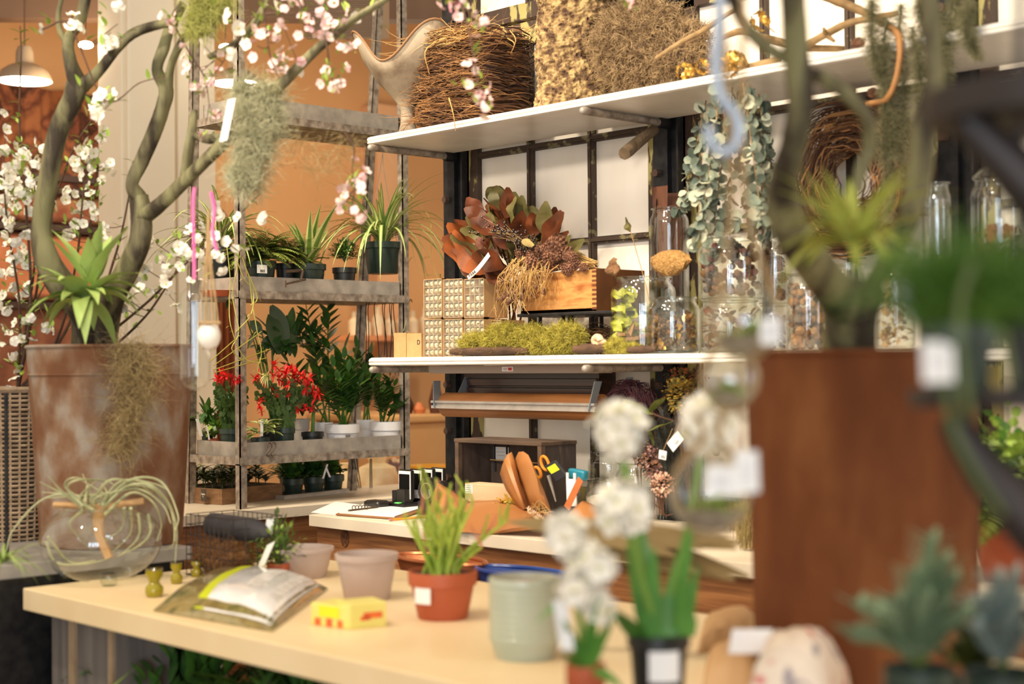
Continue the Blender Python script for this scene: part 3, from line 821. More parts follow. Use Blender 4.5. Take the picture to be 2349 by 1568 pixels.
# eucalyptus
M_euc = mat('eucalyptus_leaf', (106, 118, 104), (140, 146, 124), 30, .7); M_eucl = mat('pale_eucalyptus', (190, 184, 156), (160, 166, 146), 30, .7)
M_eucd = mat('dark_eucalyptus', (66, 78, 68), (88, 98, 84), 30, .7)
org = Q(1660, 190, 3.11)
t = thing('eucalyptus_bunch', 'bunch of dried blue green eucalyptus hanging from the upper shelf', 'dried eucalyptus', org)
rr_ = random.Random(5)
for i, (px, y0, y1, dx) in enumerate(((1655, 185, 545, -50), (1668, 190, 520, -28), (1680, 195, 560, -5), (1695, 190, 540, 20), (1705, 190, 500, 42), (1720, 195, 535, 50), (1740, 215, 470, 35), (1620, 230, 440, -45), (1610, 350, 560, -10), (1745, 300, 545, 10), (1665, 300, 590, -35), (1645, 400, 480, -90))):
    pts = smoothpath([Q(px + dx * s, y0 + (y1 - y0) * s, 3.11 + .05 * (i % 4)) + V3((0, 0, 0)) for s in (0, .25, .5, .75, 1)], 5)
    mb = MB().tube(pts, [.0022, .001], 5, mi=0)
    for j, p in enumerate(pts[1:]):
        for s_ in (-1, 1):
            th = rr_.uniform(0, 6.28); d = V3((math.cos(th), math.sin(th) * .8, rr_.uniform(-.7, .2)))
            sz = rr_.uniform(.024, .036)
            sd = d.cross(V3((rr_.uniform(-1, 1), -1, rr_.uniform(-.6, .6))))
            mb.leaf(p, d, sz, sz * .95, .3, 5, (rr_.choice((1, 1, 2, 3)),), .12, side=sd, shape='round', wob=.1)
    obj('leafy_stem', mb, [M_drift, M_euc, M_eucl, M_eucd], t)

# twig wreath at the panes
c = Q(1955, 410, 3.42); k = mpp(c)
t = ringbundle('twig_wreath', 'large round twig wreath hanging in front of the panes behind the right branch', 'wreath', (c.x, c.y, c.z), 105 * k / .8, 135 * k, -.03, .03, 330, .0019, [M_twigd, M_twigd, M_twig], 9, sq=2.1, spread=.085, upright=True, seg=34)

# ================================================================ ON THE LOWER SHELF
# kraft boxes at the left end
def pbox(name, label, cat, x0, x1, y0, Y, m, depth=.1, z=ZM, bev=.001):
    a = Q(x0, y0, Y); b = Q(x1, y0, Y); zt = Q((x0 + x1) / 2, y0, Y).z
    return tag(obj(name, MB().box((a.x, Y, z), (b.x, Y + depth, zt)), m, org=((a.x + b.x) / 2, Y + depth / 2, z), smooth=False, bevel=bev), label, cat)
pbox('kraft_box', 'small plain kraft box at the left end of the lower shelf', 'box', 903, 931, 763, 3.22, M_kraft, .05)
kb = pbox('kraft_box', 'small kraft box marked D touching the egg boxes', 'box', 932.5, 966, 764, 3.22, M_kraft, .05)
pq = Q(960, 785, 3.219); lettering('mark', 'D', .022, pq, (1, 0, 0), (0, 0, 1), M_ink, kb)
# egg boxes
M_egg = mat('speckled_egg', (232, 218, 190), (84, 60, 44), 150, .45, lo=.56, hi=.62, detail=2)
M_clear = glass('clear_lid', blend=.3)
egg0 = obj('quail_egg', MB().ball((0, 0, 0), (.0096, .0084, .0108), 12), M_egg); eggu = [0]
def egg(p):
    if not eggu[0]: o = egg0
    else: o = egg0.copy(); COL.objects.link(o)
    eggu[0] += 1; o.location = p; o.rotation_euler = (U(0, 3), U(-.6, .6), U(0, 3)); tag(o, 'small speckled egg behind the clear front of a kraft egg box', 'egg', 'speckled eggs in the kraft boxes')
def eggbox(x0, x1, y0, y1, Y, label, cols=4, rows=5, D=.1, skip=()):
    a, b = Q(x0, y0, Y), Q(x1, y0, Y); z1 = a.z; z0 = ZM if y1 is None else Q(x0, y1, Y).z
    t = thing('egg_box', label, 'egg box', ((a.x + b.x) / 2, Y, z0)); X0, X1 = a.x, b.x; th = .0022
    mb = MB(); mb.box((X0, Y + .02, z0), (X1, Y + D, z1)); mb.box((X0, Y, z0), (X0 + th, Y + .02, z1)); mb.box((X1 - th, Y, z0), (X1, Y + .02, z1)); mb.box((X0, Y, z0), (X1, Y + .02, z0 + th)); mb.box((X0, Y, z1 - th), (X1, Y + .02, z1))
    obj('carton', mb, M_kraft, t, smooth=False)
    w_, h_ = (X1 - X0 - 2 * th) / cols, (z1 - z0 - 2 * th) / rows; g = MB()
    for i in range(1, cols): g.box((X0 + th + w_ * i - .0007, Y + .002, z0 + th), (X0 + th + w_ * i + .0007, Y + .02, z1 - th))
    for j in range(1, rows): g.box((X0 + th, Y + .003, z0 + th + h_ * j - .0007), (X1 - th, Y + .02, z0 + th + h_ * j + .0007))
    obj('divider', g, mat('pale_divider', (210, 184, 150)), t, smooth=False)
    obj('clear_lid', MB().box((X0 + .001, Y - .0012, z0 + .001), (X1 - .001, Y - .0006, z1 - .001)), M_clear, t, smooth=False)
    for i in range(cols):
        for j in range(rows):
            if (i, j) in skip: continue
            egg((X0 + th + w_ * (i + .5), Y + .0112, z0 + th + h_ * (j + .5) - h_ * .5 + .0115))
Ye = 3.20
zmid = Q(1090, 730, Ye).z
ym = 730
eggbox(971, 1013, 641, ym, Ye, 'kraft egg box with clear front, left one of the upper row')
eggbox(1016, 1061, 641, ym, Ye, 'kraft egg box with clear front, middle one of the upper row')
eggbox(1064, 1110, 640, ym, Ye, 'kraft egg box with clear front, right one of the upper row with gaps', skip=((3, 3), (0, 3), (2, 4), (1, 2)))
eggbox(971, 1013, 732, None, Ye, 'kraft egg box with clear front at the bottom left of the stack')
eggbox(1016, 1061, 732, None, Ye, 'kraft egg box with clear front, middle one of the bottom row')
eggbox(1064, 1110, 732, None, Ye, 'kraft egg box with clear front at the bottom right behind the yellow moss')
eggbox(1113, 1150, 735, None, Ye + .03, 'kraft egg box half hidden between the roots and the yellow moss')

# wooden box on a black stand
Yb = 3.20
a = Q(1196, 712, Yb); b = Q(1368, 712, Yb); zb0 = b.z; zb1 = Q(1368, 617, Yb).z
Yb2 = X_(1478, 640, b.x).y
t = thing('wooden_box', 'orange brown dovetailed wooden box holding roots and pine cones', 'box', ((a.x + b.x) / 2, Yb, zb0))
M_pine = mat('varnished_pine', (186, 122, 58), (150, 84, 34), 7, .45, stretch=(1, 1, 5), bump=.1, c3=(204, 146, 82))
mb = MB(); w_ = .012
mb.box((a.x, Yb, zb0), (b.x, Yb + w_, zb1)); mb.box((a.x, Yb2 - w_, zb0), (b.x, Yb2, zb1)); mb.box((a.x, Yb, zb0), (a.x + w_, Yb2, zb1)); mb.box((a.x, Yb, zb0), (b.x, Yb2, zb0 + .008))
obj('box_body', mb, M_pine, t, smooth=False)
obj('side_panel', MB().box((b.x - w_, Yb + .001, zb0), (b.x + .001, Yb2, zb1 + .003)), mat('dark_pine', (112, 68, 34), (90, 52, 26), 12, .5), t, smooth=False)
mb = MB()
for i in range(9):
    z = zb0 + .004 + (zb1 - zb0) * i / 9; mb.box((b.x - .016, Yb - .0008, z), (b.x + .0015, Yb + .0004, z + (zb1 - zb0) / 18))
obj('dovetail', mb, mat('dark_dovetail', (104, 52, 24)), t, smooth=False)  # alternating darker joint blocks along the box corner
t = thing('black_stand', 'flat black metal stand under the wooden box', 'stand', ((a.x + b.x) / 2, Yb, ZM))
obj('stand_top', MB().box((a.x - .01, Yb - .01, zb0 - .010), (b.x + .07, Yb2 + .005, zb0 - .001)), M_steel, t, smooth=False, bevel=.002)
for x in (a.x + .02, Q(1292, 730, 3.26).x, Q(1312, 730, 3.26).x, b.x + .05):
    for y in (3.26, Yb2 - .02): obj('leg', MB().tube([(x, y, ZM), (x, y, zb0 - .01)], .006, 8), M_steel, t)

# magnolia bouquet
M_mag = mat('magnolia_back', (108, 54, 26), (74, 38, 20), 20, .5, spec=.25); M_magg = mat('magnolia_green', (92, 88, 48), (120, 108, 62), 20, .45); M_mago = mat('magnolia_orange', (148, 78, 36), (104, 54, 26), 16, .5, spec=.3)
c = Q(1175, 640, 3.34)
t = thing('magnolia_bouquet', 'bouquet of leathery rust brown and green magnolia leaves behind the egg boxes', 'dried leaves', c)
lv = [MB()]
leaves = [(1135, 470, 1140, 425, 40), (1105, 500, 1070, 465, 34), (1160, 500, 1165, 440, 40), (1150, 530, 1125, 470, 46), (1130, 540, 1090, 500, 40), (1180, 510, 1180, 448, 36), (1210, 530, 1208, 475, 34),
          (1230, 540, 1222, 480, 40), (1250, 540, 1252, 470, 34), (1245, 560, 1285, 498, 34), (1225, 560, 1262, 500, 36), (1110, 520, 1098, 482, 30), (1080, 540, 1040, 520, 36), (1100, 560, 1030, 535, 50), (1110, 590, 1035, 545, 60),
          (1120, 620, 1035, 570, 56), (1130, 630, 1060, 600, 52), (1120, 560, 1080, 500, 36), (1150, 560, 1128, 495, 44), (1190, 560, 1195, 490, 38), (1200, 570, 1228, 505, 38), (1230, 570, 1280, 540, 34), (1240, 575, 1300, 560, 30),
          (1290, 590, 1335, 560, 26), (1300, 600, 1330, 575, 24), (1160, 590, 1140, 530, 44), (1140, 600, 1095, 560, 46), (1180, 600, 1170, 540, 40), (1120, 640, 1075, 620, 46), (1150, 640, 1110, 600, 44), (1210, 600, 1215, 545, 36), (1165, 520, 1130, 450, 38), (1095, 590, 1055, 545, 44)]
leaves += [(a_ + 14, b_ + 12, c_ + rnd.uniform(-6, 22), d_ + rnd.uniform(6, 26), e_ * .95) for a_, b_, c_, d_, e_ in leaves]
for i, (x0, y0, x1, y1, wpx) in enumerate(leaves):
    Y_ = 3.36 - .045 * (i % 5) if i < 12 else 3.30 - .03 * (i % 4)
    p0, p1 = Q(x0, y0, Y_), Q(x1, y1, Y_ - .02); d = p1 - p0; L = d.length * 1.15
    k_ = (1, 0, 0, 1, 0, 1, 0, 1, 1, 0)[i % 10] if i not in (13, 14, 15, 16, 28) else 2
    mb = MB(); mb.leaf(p0, d, L, wpx * mpp(p0) * 1.5, rnd.uniform(-.7, .7), 8, (k_,), .34, side=d.cross(V3((rnd.uniform(-1, 1), -1, rnd.uniform(-.4, .4)))), shape='ovate', wob=.22)
    mb.tube([p0, p0 + (V3((c.x, c.y, c.z)) - p0) * .5], [.002, .003], 5, mi=0)
    obj('magnolia_leaf', mb, [M_mag, M_magg, M_mago], t)
for i in range(6): obj('stem', MB().tube(smoothpath([c + V3((U(-.02, .02), U(-.01, .02), -.17)), c + V3((U(-.05, .05), 0, -.02)), c + V3((U(-.12, .12), 0, .09))], 4), [.0035, .002], 6), M_mag, t)
p0, p1 = Q(1073, 637, 3.17), Q(1122, 583, 3.17)
d = p1 - p0; sd = d.cross(V3((0, 1, 0))).normalized()
tg = obj('price_tag', MB().tube([(0, 0, 0), (0, 0, 0)], 0), M_paper) if False else None
mb = MB(); v = []
for i in range(9):
    s_ = i / 8; q = p0 + d * s_ + sd * (-.012 * math.sin(PI * s_)) + V3((0, -.01 * math.sin(PI * s_), 0))
    v += [q - sd * .0075, q + sd * .0075, q + sd * .0075 + V3((0, .0006, 0)), q - sd * .0075 + V3((0, .0006, 0))]
f = []
for i in range(8):
    for j in range(4): f.append((i * 4 + j, i * 4 + (j + 1) % 4, (i + 1) * 4 + (j + 1) % 4, (i + 1) * 4 + j))
mb.add(v, f + [(3, 2, 1, 0), (32, 33, 34, 35)])
tg = tag(obj('price_tag', mb, M_paper, org=p0), 'curled white price tag strip hanging from the magnolia leaves', 'tag')
mb = MB()
for i in range(12):
    q = p0 + d * (.12 + .025 * i) + sd * (-.012 * math.sin(PI * (.12 + .025 * i))) + V3((0, -.0114, 0)); mb.obox(q, d.normalized() * .0004 * (1 + i % 3), sd * .0045, V3((0, .0002, 0)))
obj('printed_bars', mb, M_ink, tg, smooth=False)
# berries
M_berry = mat('black_berry', (48, 34, 32), rough=.35)
def berryspray(name, label, cat, path, n, r, spread, seed, m=M_berry, stem_m=M_drift):
    t = thing(name, label, cat, path[0]); sp = smoothpath(path, 6); mb = MB(); st = MB().tube(sp, [.0022, .001], 5); rg = random.Random(seed)
    for i in range(n):
        q = rg.choice(sp) + V3((rg.gauss(0, 1), rg.gauss(0, .5), rg.gauss(0, .8))) * spread
        mb.ball(q, r * rg.uniform(.8, 1.15), 8); 
        if i % 3 == 0: st.tube([rg.choice(sp), q], .0007, 3)
    o = obj('berries', mb, m, t); o['kind'] = 'stuff'; obj('stem', st, stem_m, t); return t
berryspray('berry_spray', 'spray of tiny black berries lying over the magnolia leaves', 'berries', [Q(1095, 530, 3.2), Q(1140, 528, 3.18), Q(1190, 545, 3.17), Q(1225, 570, 3.17)], 150, .0042, .018, 2)
o = MB(); o.leaf(Q(1196, 556, 3.15), V3((1, -.2, -.1)), .07, .034, .1, 7, (0,), .15, side=V3((0, -.5, 1)), wob=.1)
tag(obj('pale_leaf', o, mat('pale_yellow_leaf', (226, 206, 142), (208, 182, 116), 30, .6), org=Q(1196, 556, 3.15)), 'single pale yellow dried leaf lying above the pine cones', 'leaf')
# larch cones on stems and roots trailing from the wooden box
pc = [(1222, 605, 20), (1222, 585, 16), (1195, 583, 14), (1268, 600, 22), (1262, 588, 18), (1280, 560, 24), (1243, 575, 17), (1300, 578, 18), (1310, 590, 15), (1317, 605, 15), (1338, 613, 11), (1302, 617, 16), (1256, 570, 15), (1275, 583, 17), (1232, 622, 14)]
for i, (x, y, r_) in enumerate(pc):
    q = Q(x, y, 3.17 + .008 * (i % 4)); cone(q, 'brown pine cone heaped at the left end of the wooden box', r_ * mpp(q) / .017, 'pine cones over the wooden box')
t = thing('stem_bundle', 'fan of thin tan stems spreading right behind the pine cones to the wooden box corner', 'dried stems', Q(1368, 612, 3.21))
mb = MB()
for i in range(46):
    y_ = U(600, 616); p0 = Q(U(1345, 1372), y_, 3.21 + U(0, .03)); p1 = Q(U(1225, 1300), U(550, 618), 3.2 + U(0, .03)); mb.tube(smoothpath([p0, (p0 + p1) / 2 + V3((0, 0, U(-.004, .012))), p1], 3), [.0014, .001], 4)
obj('stems', mb, M_twigl, t)
t = thing('hanging_roots', 'tangle of tan roots with round pods hanging over the wooden box', 'dried roots', Q(1215, 610, 3.19))
mb = MB(); pods = MB(); rg = random.Random(12)
for i in range(70):
    x = rg.uniform(1155, 1260); y = rg.uniform(585, 625); yend = rg.uniform(660, 725) if x < 1225 else rg.uniform(640, 690); x1 = x - rg.uniform(-5, 45) * (1 if x < 1230 else .3)
    pts = [Q(x + rg.uniform(0, 25), y, 3.18), Q((x + x1) / 2 + rg.uniform(-14, 14), (y + yend) / 2 - 12, 3.16 - rg.uniform(0, .03)), Q(x1 + rg.uniform(-8, 8), yend, 3.17 - rg.uniform(0, .02))]
    sp = smoothpath(pts, 5); mb.tube(sp, [.0018, .0008], 4)
    if i % 2: pods.ball(sp[-1 - rg.randrange(3)], rg.uniform(.005, .009), 8, jit=.1)
    for _ in range(2):
        q = rg.choice(sp); mb.tube(smoothpath([q, q + V3((rg.uniform(-.02, .02), -.004, rg.uniform(-.02, .005))), q + V3((rg.uniform(-.035, .03), -.004, rg.uniform(-.05, -.01)))], 3), [.0009, .0005], 3)
obj('roots', mb, M_twigl, t); o = obj('pods', pods, mat('pod', (130, 90, 66), (104, 70, 50), 40, .8), t); o['kind'] = 'stuff'

# yellow moss on bark
def qm(px, py, Y, rx, ry, rz_): 
    c_ = Q(px, py, Y); k_ = mpp(c_); return (c_, (rx * k_, ry, rz_ * k_))
mossball('yellow_moss', 'long mound of bright yellow green reindeer moss on the lower shelf edge', 'moss',
         [qm(1160, 778, 3.2, 62, .05, 34), qm(1095, 790, 3.2, 48, .045, 24), qm(1225, 778, 3.2, 60, .05, 30), qm(1300, 776, 3.2, 52, .05, 34), qm(1260, 792, 3.19, 80, .05, 22)], M_lichen, 10500, .03, .0009, 1.05, 31, mat('moss_dark', (84, 76, 26)), zmin=ZM)
mossball('yellow_moss', 'small tuft of yellow green moss at the foot of the left glass jar', 'moss',
         [qm(1415, 797, 3.17, 34, .02, 20), qm(1450, 800, 3.17, 30, .02, 12)], M_lichen, 1800, .018, .0006, .7, 41, mat('moss_dark', (84, 76, 26)), zmin=ZM)
def bark_piece(px0, px1, py, Y, rz_, label, seed):
    a_, b_ = Q(px0, py, Y), Q(px1, py, Y); mb = MB(); rg = random.Random(seed); n_ = 16; pts = []; rs = []
    R = rz_ * mpp(a_)
    for i in range(n_): u = i / (n_ - 1); q = a_ + (b_ - a_) * u; pts.append((q.x, q.y, ZM + R * 1.12)); rs.append(R * (.55 + .5 * math.sin(PI * (.1 + .8 * u))) * rg.uniform(.85, 1.05))
    mb.tube(pts, rs, 14, jit=.10); mb.v = [(x, y, max(z, ZM + .0008)) for x, y, z in mb.v]
    tag(obj('bark_piece', mb, mat('old_bark', (104, 76, 54), (72, 52, 38), 40, .9, bump=.8, stretch=(.3, 1, 1)), org=(a_.x, a_.y, ZM)), label, 'bark')
bark_piece(1035, 1215, 800, 3.155, 10, 'weathered brown bark piece at the left foot of the yellow moss', 1)
bark_piece(1318, 1392, 800, 3.165, 12, 'cracked bark piece right of the yellow moss mound', 2)
bark_piece(1440, 1508, 800, 3.152, 9, 'flat dark bark piece in front of the small glass jar', 3)
c = Q(1372, 782, 3.17); k = mpp(c)
t = thing('snail_shell', 'cream spiral snail shell lying beside the yellow moss', 'shell', c); mb = MB()
pts = []; rs = []
for i in range(40):
    th = i * .38; q = .16 + .84 * (1 - i / 39) ; pts.append(c + V3((math.cos(th) * 12 * k * q, -.006 + i * .0003, math.sin(th) * 10 * k * q))); rs.append(9 * k * q)
mb.tube(pts, rs, 10); mb.ball(c + V3((.018, 0, -.003)), (.014, .01, .009), 12); obj('whorl', mb, mat('shell_cream', (236, 208, 176), (220, 180, 140), 14, .35), t)
c = Q(1368, 755, 3.34)
ringbundle('small_nest', 'dark round nest of fine twigs under the wooden box beside the jar', 'nest', (c.x, c.y, ZM + .004), .06, .055, 0, .075, 90, .0011, [M_twigd, M_twig], 17, sq=2, spread=.02, seg=18)

# glass jars
def jar(px, half, ytop, Y, label, z=ZM, neck=.84, lid=False, mt=None, group=None):
    c = Q(px, ytop, Y); k_ = mpp(c); r = half * k_; h = c.z - z
    t = thing('glass_jar', label, 'glass jar', (c.x, c.y, z), group); nr = r * neck; sh = min(.03, h * .16)
    pr = [(0, .004), (r * .9, .004), (r * .97, .007), (r, .016), (r, h - sh * 1.4), (r * .97, h - sh), (nr * 1.02, h - sh * .6), (nr, h - sh * .45), (nr, h - .005)]
    if not lid: pr += [(nr + .005, h - .003), (nr + .005, h), (nr - .001, h), (nr - .003, h - .004), (nr - .003, h - sh * .5), (r * .94, h - sh * 1.2), (r - .0035, h - sh * 1.6), (r - .0035, .016), (r * .88, .009), (0, .009)]
    obj('jar_body', MB().lathe(pr, 40, (c.x, c.y, z)), M_glass, t)
    mb = MB(); 
    for q_ in ((nr + .003, h - .002),): mb.tube([(c.x + math.cos(a_) * q_[0], c.y + math.sin(a_) * q_[0], z + q_[1]) for a_ in [2 * PI * i / 40 for i in range(41)]], .0022, 6, cap=False)
    obj('glass_rim', mb, glass('thick_glass', (236, 238, 230), .05, .3), t)
    mb = MB().tube([(c.x + math.cos(a_) * r * .93, c.y + math.sin(a_) * r * .93, z + .004) for a_ in [2 * PI * i / 40 for i in range(41)]], .003, 6, cap=False)
    obj('foot_ring', mb, glass('thick_glass'), t)
    if lid:
        obj('glass_lid', MB().lathe([(nr + .006, h), (nr + .006, h + .006), (nr * .8, h + .022), (nr * .3, h + .034), (.008, h + .038), (.007, h + .05), (.014, h + .06), (.012, h + .072), (0, h + .076)], 36, (c.x, c.y, z)), glass('thick_glass'), t)
    return t, V3((c.x, c.y, z)), r, h
def heap(name, label, cat, c, r, h, n, shape, m, seed, sz):
    rg = random.Random(seed); mb = MB()
    for i in range(n):
        th = rg.uniform(0, 6.28); q = r * .86 * math.sqrt(rg.uniform(.25, 1)); p = V3((c.x + q * math.cos(th), c.y + q * math.sin(th), c.z + .014 + h * rg.random()))
        if math.hypot(p.x - c.x, p.y - c.y) > r - sz: p.x = c.x + (p.x - c.x) * (r - sz) / r; p.y = c.y + (p.y - c.y) * (r - sz) / r
        if shape == 'chip':
            d = V3((rg.uniform(-1, 1), rg.uniform(-1, 1), rg.uniform(-.5, .5))).normalized(); s_, u_ = perp(d); mb.obox(p, d * sz * .9, s_ * sz * .5, u_ * sz * .16, rg.randrange(len(m)))
        elif shape == 'ball': mb.ball(p, sz * rg.uniform(.6, 1.1), 7, rg.randrange(len(m)), jit=.15)
        elif shape == 'cup': mb.lathe([(0, 0), (sz * .6, sz * .1), (sz, sz * .5), (sz * .9, sz * .52), (sz * .5, sz * .16), (0, sz * .08)], 10, p, rg.randrange(len(m)), jit=.1)
        elif shape == 'leaf': 
            d = V3((rg.uniform(-1, 1), rg.uniform(-1, 1), rg.uniform(-1, 1))); mb.leaf(p, d, sz * 2, sz * 1.4, .5, 4, (rg.randrange(len(m)),), .2, wob=.2)
    if shape == 'leaf':
        mb.v = [((c.x + (x - c.x) * min(1, (r * .95) / max(1e-6, math.hypot(x - c.x, y - c.y))), c.y + (y - c.y) * min(1, (r * .95) / max(1e-6, math.hypot(x - c.x, y - c.y))), max(z, c.z + .01))) for x, y, z in mb.v]
    o = obj(name, mb, m, org=c, smooth=shape in ('ball', 'leaf', 'cup')); tag(o, label, cat, kind='stuff'); return o
M_c1 = mat('bark_brown', (110, 74, 46), (140, 98, 62), 40, .8); M_c2 = mat('red_brown_pod', (116, 54, 34), (90, 42, 28), 40, .7); M_c3 = mat('tan_pod', (168, 124, 76), (140, 98, 58), 40, .7)
M_c4 = mat('grey_pod', (96, 80, 68), (120, 100, 82), 40, .8); M_gr = mat('lime_lichen', (186, 190, 56), (214, 212, 96), 30, .9)
# left jar with lime lichen and bark
t, c, r, h = jar(1474, 76, 636, 3.26, 'wide glass jar with lime green lichen and bark pieces beside the wooden box')
heap('bark_pieces', 'brown bark pieces in the bottom of the lichen jar', 'bark', c, r, .07, 16, 'chip', [M_c1, M_c3], 3, .028)
mb = MB(); rg = random.Random(8)
for i in range(24):
    z_ = rg.uniform(.04, h - .05); th = rg.uniform(2.6, 4.6); q = V3((c.x + math.cos(th) * r * .68, c.y + math.sin(th) * r * .68, c.z + z_))
    mb.leaf(q, V3((rg.uniform(-.6, .6), rg.uniform(-.3, .3), rg.uniform(-.6, 1))), .04, .04, .4, 6, (0,), .2, wob=.5, shape='round', side=V3((1, .3, rg.uniform(-.5, .5))))
tag(obj('lime_lichen', mb, M_gr, org=c), 'bright lime green lichen leaning inside the left glass jar', 'lichen', kind='stuff')
t, c2, r2, h2 = jar(1543, 61, 682, 3.215, 'small wide glass jar of brown seed pods in front of the lichen jar')
heap('seed_pods', 'brown and gold cup shaped seed pods filling the small wide jar', 'seed pods', c2, r2, h2 * .62, 210, 'leaf', [M_c1, M_c3, M_gold, M_c4], 5, .011)
# move lichen jar back a little is avoided: it stands behind
t, c3, r3, h3 = jar(1535, 45, 478, 3.40, 'tall narrow glass jar stuffed with curled brown bark')
mb = MB()
for i in range(7):
    th = i * .9; mb.leaf((c3.x + math.cos(th) * r3 * .4, c3.y + math.sin(th) * r3 * .4, c3.z + .012 + .004 * i), V3((math.cos(th) * .05, math.sin(th) * .05, 1)), h3 - .03 + .03 * (i % 3), r3 * 1.2, 0, 10, (0,), .35, side=V3((math.sin(th), -math.cos(th), 0)), shape='flat', wob=.12)
tag(obj('curled_bark', mb, mat('curled_bark', (104, 60, 36), (66, 38, 24), 16, .8, bump=.5, stretch=(1, 1, .3)), org=c3), 'curled dark brown bark sheets in the tall narrow jar', 'bark', kind='stuff')
t, c5, r5, h5 = jar(1675, 72, 690, 3.27, 'wide glass jar of reddish moss, lower of the stacked pair beside the pods')
heap('russet_moss', 'russet curly moss filling the lower stacked jar', 'moss', c5, r5, h5 * .7, 120, 'leaf', [M_c2, M_c3], 9, .016)
t, c4, r4, h4 = jar(1675, 74, 547, 3.27, 'wide glass jar of dark red pods, upper of the stacked pair', z=c5.z + h5 + .001)
heap('dark_red_pods', 'dark red dried pods filling the upper stacked jar', 'seed pods', c4, r4, h4 * .8, 150, 'ball', [M_c2, M_berry, M_c1], 10, .011)
t, c7, r7, h7 = jar(1775, 33, 700, 3.40, 'narrow glass jar of coffee brown seeds under the pine cone jar')
heap('brown_seeds', 'coffee brown seeds in the narrow lower jar', 'seeds', c7, r7, h7 * .7, 120, 'ball', [M_c2], 12, .006)
t, c6, r6, h6 = jar(1778, 40, 540, 3.40, 'glass jar of pine cones standing on the narrow seed jar', z=c7.z + h7 + .001)
for i in range(9): cone(V3((c6.x + (r6 - .024) * math.cos(i * 2.4) * .8, c6.y + (r6 - .024) * math.sin(i * 2.4) * .8, c6.z + .028 + i * (h6 - .05) / 9)), 'red brown pine cone inside the upper jar left of the right bucket branch', .95, 'pine cones in the jar')
t, c8, r8, h8 = jar(1853, 51, 628, 3.27, 'glass jar filled with knobby grey brown pods')
heap('knobby_pods', 'knobby grey brown pods filling the jar behind the forked branch', 'seed pods', c8, r8, h8 * .82, 150, 'ball', [M_c4, M_c1, M_c3], 13, .012)
t, c9, r9, h9 = jar(1945, 42, 605, 3.34, 'glass jar behind the trunk of the right branch')
heap('pale_husks', 'pale husks in the jar behind the trunk', 'husks', c9, r9, h9 * .6, 90, 'leaf', [M_c3], 14, .012)
t, c10, r10, h10 = jar(2052, 44, 598, 3.30, 'glass jar of curly tan plant fibre right of the trunk')
heap('plant_fibre', 'curly tan plant fibre in the jar right of the trunk', 'fibre', c10, r10, h10 * .85, 160, 'leaf', [M_c3, M_twigl], 15, .012)
t, ca, ra, ha = jar(2148, 36, 600, 3.34, 'squat glass jar supporting the slim jar at the right')
jar(2148, 33, 420, 3.34, 'slim empty glass jar catching blue daylight at the right', z=ca.z + ha + .001)
t, cb, rb_, hb = jar(2290, 62, 640, 3.32, 'broad glass jar under the lidded jar at the right end')
t, cc_, rc, hc = jar(2290, 62, 408, 3.32, 'broad glass jar with a knobbed lid at the right end', z=cb.z + hb + .001, lid=True)
heap('orange_husks', 'orange brown husks inside the lidded jar', 'husks', cc_, rc, hc * .5, 90, 'leaf', [mat('orange_husk', (176, 92, 50), (140, 70, 38), 30, .7)], 16, .016)
# things laid on the jars
c = Q(1538, 606, 3.27); k = mpp(c); ztop = Q(1500, 636, 3.26).z
mb = MB().lathe([(0, 0), (18 * k, 2 * k), (46 * k, 16 * k), (60 * k, 34 * k), (52 * k, 46 * k), (28 * k, 58 * k), (0, 61 * k)], 34, (c.x, c.y, ztop + .001), jit=.15, sy=.36)
tag(obj('dried_sponge', mb, mat('sponge', (196, 152, 90), (160, 116, 62), 120, .95, bump=.9, bscale=160), org=(c.x, c.y, ztop)), 'fan shaped tan sponge resting on the rim of the lichen jar', 'sponge')
p0, p1 = Q(1492, 700, 3.27), Q(1447, 532, 3.2)
t = thing('dried_leaf', 'single dried leaf on a thin bent stem rising from the lichen jar', 'leaf', p0)
obj('stem', MB().tube(smoothpath([p0, Q(1478, 640, 3.25), p1], 5), [.0015, .001], 5), M_twigl, t)
mb = MB(); mb.leaf(p1, V3((-.2, -.1, 1)), .045, .045, .6, 6, (0,), .3, side=V3((1, -.5, 0)), wob=.3); obj('blade', mb, M_magg, t)
mb = MB(); mb.leaf(Q(1412, 634, 3.18), V3((-.15, 0, 1)), .055, .07, -.3, 7, (0,), .25, side=V3((1, -.4, .2)), wob=.2, shape='round')
o = obj('bark_scrap', mb, mat('bark_scrap', (150, 110, 74), (120, 84, 54), 60, .9, bump=.6), org=Q(1412, 634, 3.18)); o.modifiers.new('wall', 'SOLIDIFY').thickness = .004
tag(o, 'thin brown bark scrap leaning on the rim of the lichen jar', 'bark')
